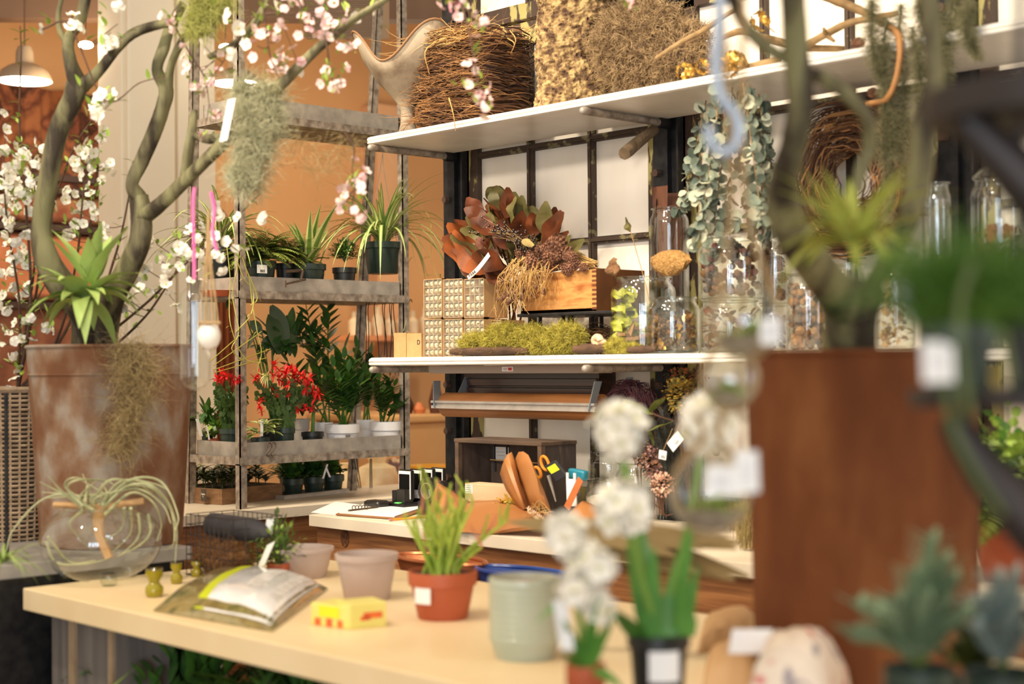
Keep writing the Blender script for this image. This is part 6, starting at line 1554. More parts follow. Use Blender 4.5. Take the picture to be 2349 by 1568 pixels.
for i, (px, py, ytop, pl) in enumerate(((672, 1140, 1096, [M_g2, M_g1]), (720, 1136, 1092, [M_g2]), (764, 1132, 1087, [M_g1, M_g2]))):
    b_ = W(px, py - 2, ZC); r_ = 26 * mpp(b_); h_ = X_(px, ytop, b_.x).z - ZC - .004
    t = pot('green_pot_plant', ('left', 'middle', 'right')[i] + ' of three dark green pots standing in the silver tray', 'potted plant', (b_.x, b_.y, ZC + .003), r_, h_, M_np, rim=.25)
    c_ = V3((b_.x, b_.y, ZC + .003 + h_))
    if i < 2: bush(t, c_ + V3((0, 0, .0)), (.05, .05, .055), 150, .044, .028, pl, 20 + i, up=.8, st=20)
    else:
        bush(t, c_ + V3((0, 0, .0)), (.03, .03, .05), 34, .04, .034, [M_g1, M_g4], 23, up=.5, shape='round'); mb = MB()
        for e in ((800, 1076), (795, 1070), (735, 1078)): mb.leaf(c_, X_(*e, b_.x) - c_, (X_(*e, b_.x) - c_).length, .012, .1, 6, (0,), .2)
        obj('long_leaf', mb, M_g1, t)
marker(741, 1097, 751, 1064, pA.x + .01, 'white plant marker leaning left in the right green pot', .004); marker(757, 1094, 748, 1072, pA.x + .012, 'white plant marker leaning right in the right green pot', .004)
# small dark plant behind seedlings
b_ = W(606, 1126, ZC); t = pot('dark_seedling_pot', 'dark pot of leafy seedlings behind the rack post at the back of the counter', 'potted plant', (-4.62, b_.y, ZC), .05, .07, M_blackp); bush(t, (-4.62, b_.y, ZC + .07), (.06, .09, .07), 130, .035, .018, [M_suc, M_g2], 31, up=.6)
# ================================================================ FRONT TABLE AND WHAT STANDS ON IT
ZT = .86
t = thing('display_table', 'cream topped display table in the foreground on grey plank legs', 'table', (-3.42, 1.655, 0))
obj('tabletop', MB().box((-3.42, 1.655, ZT - .052), (.2, 2.47, ZT)), mat('table_laminate', (246, 224, 184), (236, 208, 164), 3, .4, c3=(241, 216, 174)), t, smooth=False, bevel=.003)
M_gp = mat('grey_plank', (132, 122, 114), (108, 100, 96), 9, .7, stretch=(4, 4, .3))
a, b = Q(100, 1500, 1.70), Q(246, 1500, 1.70)
for x0, x1 in ((a.x, b.x), (-1.6, -1.3)):
    lg = obj('leg', MB().box((x0, 1.72, 0), (x1, 1.86, ZT - .052)), M_gp, t, smooth=False, bevel=.003)
    obj('edge_strip', MB().box((x0 + (x1 - x0) * .33, 1.712, 0), (x0 + (x1 - x0) * .42, 1.72, ZT - .052)).box((x1 - .02, 1.712, 0), (x1, 1.72, ZT - .052)), mat('tan_plank', (176, 150, 120), (150, 124, 98), 8, .7), lg, smooth=False)
    obj('leg', MB().box((x0, 2.28, 0), (x1, 2.42, ZT - .052)), M_gp, t, smooth=False, bevel=.003)
# grey platform under the left bucket
ZP = .913
t = thing('metal_stand', 'grey galvanised display stand under the left rusty bucket', 'stand', (-3.46, 1.3, 0))
obj('stand_top', MB().box((-4.12, .95, ZP - .035), (-3.455, 2.14, ZP)), mat('blue_grey_zinc', (146, 144, 142), (168, 162, 156), 12, .55, .3), t, smooth=False, bevel=.003)
obj('shade_sheet', MB().box((-3.475, .97, 0), (-3.465, 2.12, ZP - .036)), M_steel, t, smooth=False)  # added dark sheet standing in for the shade under the stand
for x in (-4.1, -3.52):
    for y in (.98, 2.08): obj('leg', MB().box((x, y, 0), (x + .04, y + .04, ZP - .035)), M_steel, t, smooth=False)

M_bucket = mat('rusty_galvanised', (116, 76, 50), (154, 142, 130), 11, .75, bump=.25, detail=10, lo=.38, hi=.64, c3=(134, 104, 82), spec=.3, stretch=(1, 1, .7))
M_bucket2 = mat('rusty_brown', (92, 50, 26), (128, 80, 46), 6, .8, spec=.2, bump=.25, detail=8, lo=.34, hi=.7, c3=(106, 60, 32), stretch=(1.5, 1.5, .6))
def bucket(c, r0, r1, h, label, m, beads):
    t = thing('metal_bucket', label, 'bucket', c); pr = [(0, .006), (r0 * .98, .006), (r0, .002)]
    for i in range(15):
        z = h * (i + 1) / 16; pr.append((r0 + (r1 - r0) * (i + 1) / 16, z))
    pr += [(r1, h - .004)]
    obj('bucket_wall', MB().lathe(pr + [(r1, h), (r1 - .004, h), (r1 - .006, h - .03), (r0 - .004, .012), (0, .012)], 56, c), m, t)
    obj('rolled_rim', MB().tube([(c[0] + math.cos(a) * r1, c[1] + math.sin(a) * r1, c[2] + h) for a in [2 * PI * i / 56 for i in range(57)]], .005, 8, cap=False), m, t)
    for z in beads:
        rr = r0 + (r1 - r0) * z / h; obj('bead', MB().tube([(c[0] + math.cos(a) * rr, c[1] + math.sin(a) * rr, c[2] + z) for a in [2 * PI * i / 56 for i in range(57)]], .0035, 6, cap=False), m, t)
    obj('filling', MB().lathe([(r1 * .93, h * .86), (0, h * .88)], 30, c), M_soil, t)
    return t
qb = X_(256, 1100, -3.70); kb_ = mpp(qb); hb_ = X_(256, 795, -3.70).z - ZP
CB = V3((qb.x, qb.y, ZP)); bucket(CB, 158 * kb_, 186 * kb_, hb_, 'tall rusty galvanised bucket at the left holding grey branches', M_bucket, [hb_ * .86])
cR = W(1985, 1545, ZT); dR = dep(cR); rR = 262 * dR / FPX; hR = Q(1985, 808, cR.y).z - ZT
CR = V3((cR.x, cR.y, ZT)); bucket(CR, rR * .95, rR, hR, 'large rust brown metal bucket at the right holding a green grey branch', M_bucket2, [])
k = mpp(CR); obj_ = None
# wicker basket far left
M_wick = mat('grey_wicker', (176, 152, 124), (140, 118, 94), 30, .8)
def wicker(c, r0, r1, h, label, m=M_wick, n=34, stakes=26, rt=.0035):
    t = thing('wicker_basket', label, 'basket', c); mb = MB()
    for i in range(n):
        z = h * (i + .5) / n; rr = r0 + (r1 - r0) * z / h
        mb.tube([(c[0] + math.cos(a) * (rr + .003 * math.sin(13 * a + PI * i)), c[1] + math.sin(a) * (rr + .003 * math.sin(13 * a + PI * i)), c[2] + z) for a in [2 * PI * j / 52 for j in range(53)]], rt, 5, cap=False)
    obj('weave', mb, m, t); mb = MB()
    for j in range(stakes): a = 2 * PI * j / stakes; mb.tube([(c[0] + math.cos(a) * r0, c[1] + math.sin(a) * r0, c[2]), (c[0] + math.cos(a) * r1, c[1] + math.sin(a) * r1, c[2] + h)], rt, 5)
    obj('stakes', mb, m, t); obj('lining', MB().lathe([(0, .002), (r0 * .95, .002), (r1 * .95, h * .98)], 30, c), mat('dark_lining', (62, 46, 34), rough=.9), t)
    obj('rim', MB().tube([(c[0] + math.cos(a) * r1, c[1] + math.sin(a) * r1, c[2] + h) for a in [2 * PI * j / 40 for j in range(41)]], rt * 2.4, 6, cap=False), m, t); return t
q = W(30, 1228, ZP); q = V3((max(q.x, -4.0), q.y, ZP)); q = X_(28, 1200, -3.98); kk = mpp(q); CW = V3((q.x, q.y, ZP))
wicker(CW, 74 * kk, 88 * kk, X_(28, 892, -3.98).z - ZP, 'tall grey wicker basket of white blossom branches at the far left')
t = thing('iron_upright', 'black metal upright standing in front of the wicker basket', 'frame', P(14, 1300, 3.7)); mb = MB().tube([P(14, 900, 3.72), P(16, 1340, 3.72)], .006, 6); obj('bar', mb, M_steel, t)

# ---- manzanita branches (smooth grey green limbs), traced in the room at the buckets
M_manz = mat('grey_green_branch', (126, 122, 88), (58, 50, 40), 20, .7, bump=.35, lo=.42, hi=.62, detail=6, stretch=(1, 1, .22), c3=(98, 92, 68), spec=.25)
M_manz2 = mat('dark_grey_branch', (84, 84, 66), (112, 108, 80), 7, .7, bump=.35, detail=6, stretch=(1, 1, .35))
def limbs(name, label, cat, runs, m, n=12, group=None, jit=.05, org=None, foot=None):
    """runs of (px, py, distance, radius px): each run becomes a limb at its own distance"""
    o = P(*runs[0][0][:3]) if org is None else org; t = thing(name, label, cat, o, group)
    for run in runs:
        pts = [P(a, b, d) for a, b, d, r in run]; rs = [r * d / FPX for a, b, d, r in run]
        if foot is not None and run is runs[0]: pts[0] = V3(foot)
        sp = smoothpath(pts, 6); rr = []
        for i in range(len(sp)):
            u = i / (len(sp) - 1) * (len(rs) - 1); a = int(min(u, len(rs) - 2)); rr.append(rs[a] + (rs[a + 1] - rs[a]) * (u - a))
        obj('limb', MB().tube(sp, rr, n + 6, jit=.02, fl=.07), m, t)
    return t
D1 = dep(CB) - .02
limbs('manzanita_branch', 'thick forked grey green branch rising at the left out of the galvanised bucket', 'branch', [
    [(200, 830, D1, 36), (192, 720, D1 - .05, 34), (140, 650, D1 - .1, 34), (108, 590, D1 - .12, 30), (96, 520, D1 - .12, 24), (112, 400, D1 - .15, 22), (132, 300, D1 - .15, 22), (168, 225, D1 - .18, 22), (178, 195, D1 - .18, 24)],
    [(180, 200, D1 - .18, 22), (160, 140, D1 - .2, 15), (158, 90, D1 - .2, 13), (186, 40, D1 - .22, 14), (200, -20, D1 - .24, 13)],
    [(160, 110, D1 - .2, 8), (138, 70, D1 - .2, 7), (134, 30, D1 - .2, 6), (146, -20, D1 - .2, 5)],
    [(184, 200, D1 - .18, 18), (225, 165, D1 - .2, 13), (270, 110, D1 - .22, 12), (310, 75, D1 - .22, 12), (370, 55, D1 - .24, 10), (405, 50, D1 - .25, 11)]], M_manz)
limbs('manzanita_branch', 'grey green branch curving right out of the galvanised bucket under the hanging moss', 'branch', [
    [(232, 830, D1, 30), (250, 700, D1 - .05, 30), (290, 620, D1 - .08, 28), (322, 550, D1 - .1, 26), (325, 490, D1 - .1, 24), (318, 450, D1 - .1, 22)],
    [(318, 455, D1 - .1, 20), (302, 420, D1 - .12, 14), (325, 370, D1 - .12, 16), (352, 310, D1 - .14, 17), (372, 250, D1 - .15, 16), (380, 205, D1 - .15, 18), (360, 160, D1 - .15, 13), (376, 110, D1 - .15, 14), (392, 60, D1 - .16, 12), (420, 10, D1 - .2, 10)],
    [(384, 215, D1 - .15, 12), (392, 150, D1 - .17, 9), (420, 90, D1 - .2, 10), (460, 50, D1 - .22, 8), (490, -10, D1 - .25, 7)],
    [(325, 500, D1 - .1, 20), (372, 465, D1 - .15, 17), (420, 420, D1 - .2, 17), (460, 380, D1 - .25, 15), (520, 320, D1 - .3, 15), (590, 250, D1 - .35, 12), (650, 190, D1 - .4, 12), (720, 120, D1 - .42, 11), (790, 60, D1 - .45, 10), (850, 20, D1 - .46, 8), (900, -10, D1 - .48, 6)],
    [(425, 425, D1 - .2, 14), (430, 360, D1 - .22, 13), (440, 300, D1 - .22, 11), (445, 255, D1 - .2, 8)],
    [(440, 310, D1 - .22, 9), (480, 318, D1 - .25, 12), (520, 312, D1 - .28, 11), (545, 305, D1 - .3, 7)],
    [(500, 120, D1 - .3, 7), (560, 80, D1 - .35, 6), (620, -10, D1 - .4, 5)], [(480, 130, D1 - .25, 7), (540, 102, D1 - .3, 8), (580, 70, D1 - .35, 7), (612, 10, D1 - .4, 5)]], M_manz)
D2 = dep(CR)
limbs('manzanita_branch', 'large pale green grey forked branch standing in the right rust brown bucket', 'branch', [
    [(1955, 860, D2, 58), (1950, 740, D2 - .05, 58), (1965, 660, D2 - .08, 60)],
    [(1950, 720, D2 - .06, 46), (1890, 640, D2 - .15, 44), (1820, 540, D2 - .25, 40), (1795, 440, D2 - .3, 36), (1820, 340, D2 - .35, 32), (1838, 240, D2 - .38, 33), (1826, 120, D2 - .4, 31), (1815, -30, D2 - .45, 28)],
    [(1850, 165, D2 - .38, 16), (1890, 180, D2 - .35, 19), (1950, 225, D2 - .33, 18), (1990, 275, D2 - .32, 17), (1995, 340, D2 - .3, 16), (1975, 390, D2 - .3, 14), (1965, 440, D2 - .3, 12)],
    [(1830, 150, D2 - .38, 14), (1760, 110, D2 - .4, 16), (1705, 50, D2 - .4, 15), (1675, -20, D2 - .42, 12)],
    [(1975, 680, D2 - .08, 40), (2010, 640, D2 - .1, 20), (2085, 500, D2 - .15, 26), (2110, 400, D2 - .15, 30), (2118, 300, D2 - .15, 28), (2140, 200, D2 - .15, 20), (2140, 100, D2 - .15, 19), (2132, -20, D2 - .15, 18)]], M_manz, n=16)
# hanging Spanish moss on the right limb of the left branch, twig ends
def spanish(label, px0, px1, y0, y1, d, n, L, seed, m, grav=.35, wd=.0008):
    r = np.random.RandomState(seed); c = P((px0 + px1) / 2, y0, d); P0 = []
    for i in range(n):
        u = r.rand(); v_ = r.rand() ** 1.3; w_ = (px1 - px0) * (1 - .55 * v_); P0.append(tuple(P((px0 + px1) / 2 + (u - .5) * w_ + (18 * math.sin(v_ * 5)), y0 + (y1 - y0) * v_ * .85, d + r.uniform(-.04, .04))))
    D0 = np.stack([r.randn(n), r.randn(n), r.randn(n) * .5 - .5], 1)
    return tag(obj('spanish_moss', MB().strands(P0, D0, L * r.uniform(.5, 1.2, n), wd, 8, .95, grav, seed=seed), m, org=c, shade=0), label, 'hanging moss', kind='stuff')
M_sp = mat('spanish_moss', (168, 168, 134), (206, 200, 164), 30, .95); M_sp2 = mat('straw_moss', (150, 128, 86), (184, 162, 116), 30, .95)
spanish('clump of grey green Spanish moss hanging in front of the left rack post', 530, 632, 190, 470, D1 - .35, 3600, .09, 3, M_sp, .12)
spanish('tuft of yellow green moss at the top centre left among the blossoms', 420, 520, -30, 90, D1 - .3, 1600, .07, 4, mat('yellow_green_moss', (166, 168, 84), (192, 190, 110), 30, .95))
spanish('thin wisps of straw coloured moss hanging under the long branch', 640, 820, 310, 400, D1 - .4, 90, .12, 5, M_sp2, .3)
spanish('trail of straw coloured Spanish moss hanging over the front of the galvanised bucket', 255, 335, 785, 1080, dep(CB) - 186 * kb_ - .03, 1100, .11, 6, M_sp2, .25)

# blossom branches
M_petal = mat('white_petal', (252, 247, 234), (248, 240, 224), 30, .6); M_pink = mat('pink_petal', (244, 214, 208), (224, 140, 152), 30, .6, lo=.5, hi=.75); M_twg = mat('blossom_twig', (98, 68, 50), (76, 54, 42), 30, .8)
def blossom(mb, c, r, rg, mi=0, facing=None):
    d = V3((rg.gauss(0, 1) , rg.gauss(0, 1) , rg.gauss(0, .7))) if facing is None else facing
    d.normalize(); a, b = perp(d)
    for j in range(5):
        th = 2 * PI * j / 5; e = a * math.cos(th) + b * math.sin(th) + d * .35; mb.leaf(c, e, r, r * .95, -.1, 4, (mi,), .25, side=d.cross(e), shape='obov')
    mb.ball(c + d * r * .15, r * .16, 6, 2)
def spray(name, label, pts, rad, blooms, seed, bm=M_petal, group=None, leaves=10, br=.016, sub=None):
    """pts: picture points with distance; blooms: list of (px,py,n)"""
    rg = random.Random(seed); path = [P(*p) for p in pts]; t = thing(name, label, 'blossom branch', path[0], group)
    sp = smoothpath(path, 6); obj('twig', MB().tube(sp, [rad, rad * .35], 6, jit=.08), M_twg, t)
    d0 = pts[-1][2]
    for (px, py, n) in blooms:
        c = P(px, py, d0 + rg.uniform(-.06, .06)); mb = MB()
        for i in range(n): blossom(mb, c + V3((rg.gauss(0, .6), rg.gauss(0, .6), rg.gauss(0, .7))) * br * 1.15 * (n ** .33 if n > 1 else 0), br * rg.uniform(.85, 1.15), rg)
        nq = min(sp, key=lambda q: (q - c).length); mb.tube(smoothpath([nq, (nq + c) / 2 + V3((0, 0, -.004)), c], 3), .0012, 4, mi=1)
        if n > 1 or rg.random() < .4:
            for i in range(3): mb.leaf(c + V3((rg.gauss(0, br), rg.gauss(0, br), rg.gauss(0, br))), V3((rg.gauss(0, 1), rg.gauss(0, 1), 1)), br * 1.5, br * .8, .4, 4, (3,), .2)
        obj('blossom_cluster', mb, [bm, M_twg, M_pale, M_g3], t)
    mb = MB()
    for i in range(leaves): q = rg.choice(sp[2:]); mb.leaf(q, V3((rg.gauss(0, 1), rg.gauss(0, 1), rg.uniform(.2, 1.5))), .03, .013, .4, 4, (0,), .2)
    if leaves: obj('young_leaves', mb, M_g3, t)
    return t
DW = dep(CW)
base = (40, 900, DW)
for i, (lab, pts, bl) in enumerate((
    ('white blossom branch with dense flowers at the far left edge', [base, (45, 700, DW - .05), (15, 500, DW - .1), (8, 350, DW - .1)], [(15, 290, 2), (10, 355, 3), (30, 400, 6), (10, 440, 4), (40, 450, 4), (25, 500, 4), (5, 560, 4), (20, 630, 7), (8, 690, 4), (20, 760, 3), (15, 830, 3), (35, 600, 4), (12, 480, 4)]),
    ('tall thin blossom branch with a green tuft rising beside the left pendant', [base, (70, 700, DW - .05), (60, 480, DW - .1), (45, 300, DW - .15), (48, 120, DW - .2), (46, 60, DW - .2)], [(62, 385, 4), (80, 390, 4), (75, 420, 3), (60, 345, 2), (84, 340, 2), (28, 350, 3)]),
    ('white blossom branch crossing behind the thick left limb', [base, (75, 720, DW), (110, 520, DW - .05), (165, 350, DW - .1), (215, 270, DW - .15), (240, 230, DW - .15)], [(176, 350, 2), (88, 350, 3), (95, 480, 2), (130, 470, 3), (30, 525, 3)]),
    ('white blossom branch right of the thick left limb before the red rug', [base, (130, 780, DW), (175, 600, DW - .05), (190, 450, DW - .1), (205, 330, DW - .1)], [(205, 330, 3), (225, 325, 3), (198, 350, 3), (205, 370, 4), (225, 350, 2), (200, 405, 3), (215, 402, 2), (242, 378, 3), (238, 390, 2)]),
    ('white blossom branch with sparse flower clusters near the column edge', [base, (150, 760, DW), (200, 600, DW - .05), (210, 480, DW - .1), (225, 380, DW - .1)], [(188, 448, 2), (210, 450, 2), (185, 480, 3), (205, 485, 3), (150, 530, 3), (172, 525, 2), (160, 545, 2), (232, 530, 2), (228, 555, 2)]),
    ('blossom branch leaning right with flowers around the pink ribbon', [base, (200, 800, DW), (330, 700, DW - .1), (420, 610, DW - .15), (520, 520, DW - .2), (600, 440, DW - .25)], [(440, 640, 3), (420, 600, 3), (462, 570, 3), (500, 560, 3), (400, 560, 3), (380, 640, 3), (520, 580, 3), (545, 575, 2), (330, 670, 2), (480, 610, 2), (450, 520, 2), (510, 480, 3), (545, 430, 3), (590, 470, 3), (430, 540, 2), (370, 600, 2)]),
    ('low blossom branch leaning right behind the bucket rim', [base, (220, 820, DW), (320, 740, DW - .05), (380, 660, DW - .1), (440, 560, DW - .12)], [(300, 690, 2), (340, 620, 2), (360, 560, 3), (300, 640, 2), (400, 690, 2), (275, 700, 2)]),
    ('leafy blossom branch rising along the column behind the tillandsia', [base, (190, 780, DW), (260, 600, DW - .05), (290, 480, DW - .1), (305, 370, DW - .1)], [(280, 600, 2), (240, 520, 1), (260, 560, 2)]),
    ('low left blossom branch above the wicker basket', [base, (55, 800, DW), (80, 700, DW - .05), (110, 640, DW - .08)], [(85, 630, 3), (75, 745, 2), (105, 735, 2), (50, 780, 2), (5, 790, 3), (28, 870, 2)]),
    ('dense blossom branch pressed against the left side of the thick limb', [base, (60, 740, DW), (78, 620, DW - .05), (82, 500, DW - .08), (78, 400, DW - .08)], [(60, 460, 4), (78, 440, 3), (45, 420, 4), (75, 380, 3), (30, 460, 3), (55, 600, 3), (48, 660, 4), (20, 610, 5)]))):
    spray('blossom_branch', lab, pts, .005, bl, 40 + i, leaves=16, br=.0165)
# pink cherry sprays high in the centre left
for i, (lab, pts, bl) in enumerate((
    ('pink cherry spray in the upper left centre under the yellow green moss', [(400, 60, D1 - .3), (440, 130, D1 - .3), (470, 180, D1 - .3), (480, 240, D1 - .3)], [(435, 140, 2), (430, 155, 2), (470, 170, 3), (492, 140, 2), (466, 190, 2), (455, 210, 2), (395, 60, 2), (385, 45, 2), (495, 270, 2), (468, 305, 2), (505, 120, 1)]),
    ('pink cherry spray hanging in front of the right pendant lamp', [(600, -20, D1 - .5), (610, 60, D1 - .5), (620, 130, D1 - .5), (640, 180, D1 - .5)], [(605, 60, 2), (600, 85, 3), (630, 60, 3), (640, 90, 3), (620, 130, 3), (645, 140, 3), (660, 145, 3), (590, 105, 2), (625, 160, 2)]),
    ('pink cherry spray along the thin twigs at the top centre left', [(680, -20, D1 - .5), (700, 40, D1 - .5), (740, 60, D1 - .5), (800, 90, D1 - .5)], [(690, 30, 3), (700, 60, 4), (720, 75, 3), (745, 20, 3), (760, 70, 4), (775, 75, 3), (798, 100, 3), (720, 10, 2), (680, 0, 2), (655, 10, 3), (800, 20, 2)]),
    ('small pink cherry cluster hanging between rack post and vase', [(745, 80, D1 - .5), (752, 120, D1 - .5), (756, 160, D1 - .5), (765, 190, D1 - .5)], [(750, 170, 2), (762, 180, 3), (755, 195, 2), (778, 172, 2)]),
    ('pink cherry cluster hanging in front of the spider plant', [(790, 300, D1 - .5), (812, 340, D1 - .5), (808, 390, D1 - .5), (815, 430, D1 - .5)], [(815, 415, 3), (835, 420, 3), (790, 450, 3), (785, 470, 2), (808, 478, 3), (800, 490, 2), (830, 440, 2)]),
    ('pink and white cherry cluster dangling in front of the twig nest', [(1050, -30, D1 - .6), (1080, 90, D1 - .6), (1092, 160, D1 - .6), (1100, 220, D1 - .6)], [(1085, 135, 1), (1098, 195, 4), (1078, 185, 2), (1090, 215, 3), (1105, 240, 3), (1125, 238, 2)]),
    ('pink cherry cluster at the top just left of the black post', [(1040, -40, D1 - .6), (1050, -10, D1 - .6), (1070, 20, D1 - .6), (1095, 60, D1 - .6)], [(1030, 15, 3), (1045, 5, 3), (1060, 10, 2), (1098, 25, 3), (1098, 65, 2), (1438, 2, 2)]))):
    spray('cherry_spray', lab, pts, .003, bl, 80 + i, bm=M_pink, leaves=3, br=.0135)
spray('pale_petal_twig', 'twig of round pale seed petals across the upper left', [(100, 65, D1 - .3), (160, 60, D1 - .3), (240, 230, D1 - .3), (320, 190, D1 - .3), (380, 175, D1 - .3)], .003, [(98, 66, 1), (165, 60, 1), (168, 35, 1), (215, 240, 2), (240, 235, 2), (232, 255, 2), (238, 215, 2), (240, 90, 3), (255, 75, 2), (270, 55, 2)], 95, leaves=6, br=.02)
spray('pale_petal_twig', 'twig of round cream seed petals crossing in front of the left rack post', [(640, 30, D1 - .4), (580, 40, D1 - .4), (540, 100, D1 - .4), (520, 130, D1 - .4), (450, 230, D1 - .4)], .003, [(545, 65, 1), (565, 100, 1), (535, 125, 1), (468, 105, 1), (515, 35, 1), (632, 15, 1), (690, 160, 1), (815, 40, 1), (860, 20, 1)], 96, leaves=2, br=.02)

# tillandsia on the left branch, curly airplants
M_til = mat('tillandsia_green', (136, 162, 84), (166, 186, 104), 10, .55); M_til2 = mat('airplant_grey', (164, 168, 128), (188, 188, 146), 20, .6)
c = P(190, 690, D1 - .28); t = thing('air_plant', 'large green star shaped air plant growing on the left branch', 'air plant', c)
rosette(t, c, 30, .18, .05, (0,), 12, (1.0, 2.4), (-.1, 1.8), 'leaves', M_til, segs=9, fold=.3)
c2 = P(205, 650, D1 - .26); rosette(t, c2, 9, .17, .055, (0,), 13, (.2, .8), (.8, 2.4), 'leaves', M_til, segs=9, fold=.3)
# glass terrarium bowl on three feet
cb_ = W(232, 1332, ZT); kbw = mpp(cb_); R = 138 * kbw; zc_ = Q(232, 1240, cb_.y).z; rz_ = 94 * kbw
t = thing('terrarium_bowl', 'round clear glass bowl on three glass feet at the left end of the table', 'glass bowl', (cb_.x, cb_.y, ZT))
pr = []
for i in range(21):
    th = -PI / 2 + (PI * .80) * i / 20; pr.append((max(0, R * math.cos(th)), zc_ - ZT + rz_ * math.sin(th)))
pr[0] = (0, pr[0][1]); obj('glass_bowl', MB().lathe(pr, 44, (cb_.x, cb_.y, ZT)), M_glass, t)
zr_ = pr[-1][1]; rr_2 = pr[-1][0]; obj('glass_rim', MB().tube([(cb_.x + math.cos(a) * rr_2, cb_.y + math.sin(a) * rr_2, ZT + zr_) for a in [2 * PI * i / 40 for i in range(41)]], .003, 6, cap=False), glass('thick_glass'), t)
for a in (-.3, 1.8, 3.9):
    fx, fy = cb_.x + math.cos(a) * R * .62, cb_.y + math.sin(a) * R * .62
    obj('glass_foot', MB().lathe([(0, 0), (.016, 0), (.021, .012), (.020, zc_ - ZT - rz_ * .74), (0, zc_ - ZT - rz_ * .70)], 16, (fx, fy, ZT)), glass('thick_glass'), t)
M_dw = mat('pale_driftwood', (204, 164, 116), (180, 138, 92), 14, .8)
C3 = V3((cb_.x, cb_.y, 0)); u_ = RT.copy(); u_.z = 0; u_.normalize()
t = thing('driftwood_cross', 'pale driftwood sticks crossed inside the glass bowl', 'driftwood', (C3.x, C3.y, ZT + .03))
zz_ = ZT + zr_ + .008
obj('crossbar', MB().tube(smoothpath([C3 + u_ * (-.115) + V3((0, 0, zz_)), C3 + V3((0, 0, zz_ - .004)), C3 + u_ * .105 + V3((0, 0, zz_ + .008))], 4), .0075, 8, jit=.15), M_dw, t)
obj('upright_stick', MB().tube(smoothpath([C3 + V3((0, 0, zz_)), C3 + u_ * -.006 + V3((0, 0, zz_ - .06)), C3 + u_ * .02 + V3((0, 0, zz_ - .13))], 4), [.014, .011], 8, jit=.12), M_dw, t)
t = thing('curly_air_plants', 'cascade of long curling silver green air plants over the glass bowl', 'air plant', C3 + V3((0, 0, zz_)))
mb = MB(); rg = random.Random(21)
curves = [[(215, 1170), (150, 1135), (90, 1150), (30, 1215), (15, 1260)], [(210, 1165), (140, 1130), (92, 1105)], [(190, 1165), (140, 1125), (112, 1092)], [(200, 1160), (150, 1115), (170, 1095), (215, 1105)], [(190, 1160), (155, 1120), (180, 1100), (240, 1102), (260, 1110)],
          [(230, 1170), (280, 1120), (340, 1110), (385, 1150), (405, 1210), (402, 1290)], [(235, 1170), (290, 1115), (350, 1120), (392, 1170), (400, 1240), (380, 1262)], [(235, 1165), (280, 1125), (330, 1125), (375, 1160), (392, 1200)], [(240, 1180), (300, 1130), (350, 1150), (370, 1200), (360, 1240)],
          [(225, 1165), (270, 1108), (320, 1102), (380, 1120), (400, 1150)], [(205, 1160), (250, 1102), (310, 1108), (350, 1130)], [(300, 1165), (300, 1220), (260, 1265)], [(318, 1175), (318, 1230), (280, 1270)], [(285, 1165), (280, 1210), (240, 1240)], [(190, 1170), (160, 1200), (180, 1230), (210, 1260)],
          [(105, 1240), (130, 1290), (200, 1292), (250, 1280)], [(110, 1230), (160, 1288), (220, 1285)], [(340, 1180), (345, 1220), (320, 1250), (270, 1275)], [(230, 1160), (300, 1100), (370, 1105), (408, 1180), (400, 1220)], [(195, 1150), (200, 1115), (196, 1105)], [(235, 1160), (245, 1130), (232, 1108)]]
dB = dep(cb_)
for cv in curves:
    pts = [P(x, y, dB + rg.uniform(-.06, .05)) for x, y in cv]; mb.tube(smoothpath(pts, 6), [.0042, .0012], 6)
for i in range(10): c_ = P(200 + rg.uniform(-20, 20), 1165, dB); mb.tube(smoothpath([c_, c_ + V3((rg.uniform(-.03, .03), rg.uniform(-.03, .03), .03)), c_ + V3((rg.uniform(-.09, .09), rg.uniform(-.09, .09), .05 + rg.uniform(-.03, .03)))], 5), [.004, .001], 5)
obj('curling_leaves', mb, M_til2, t)
# olive glass bottles
M_og = mat('olive_glass', (150, 136, 18), rough=.08, spec=.7); M_ogt = glass('olive_tint', (196, 184, 60), .04, .3)
for px, py, half, y0, lb in ((354, 1368, 21, 1304, 'olive yellow glass bottle at the left of the plastic bag'), (405, 1338, 14, 1290, 'small olive glass bottle behind the plastic bag'), (452, 1322, 14, 1285, 'olive glass bottle beside the wire basket')):
    b_ = W(px, py, ZT); r_ = half * mpp(b_); h_ = Q(px, y0, b_.y).z - ZT
    t = thing('glass_bottle', lb, 'bottle', b_); obj('bottle_body', MB().lathe([(0, .001), (r_ * .8, .001), (r_, .01), (r_ * .95, h_ * .35), (r_ * .55, h_ * .5), (r_ * .6, h_ * .6), (r_ * .95, h_ * .78), (r_ * .9, h_), (r_ * .82, h_), (r_ * .8, h_ * .8), (r_ * .45, h_ * .58), (0, h_ * .56)], 24, b_), M_og, t)
    obj('rim', MB().tube([(b_.x + math.cos(a) * r_ * .88, b_.y + math.sin(a) * r_ * .88, ZT + h_) for a in [2 * PI * i / 24 for i in range(25)]], .002, 5, cap=False), M_ogt, t)

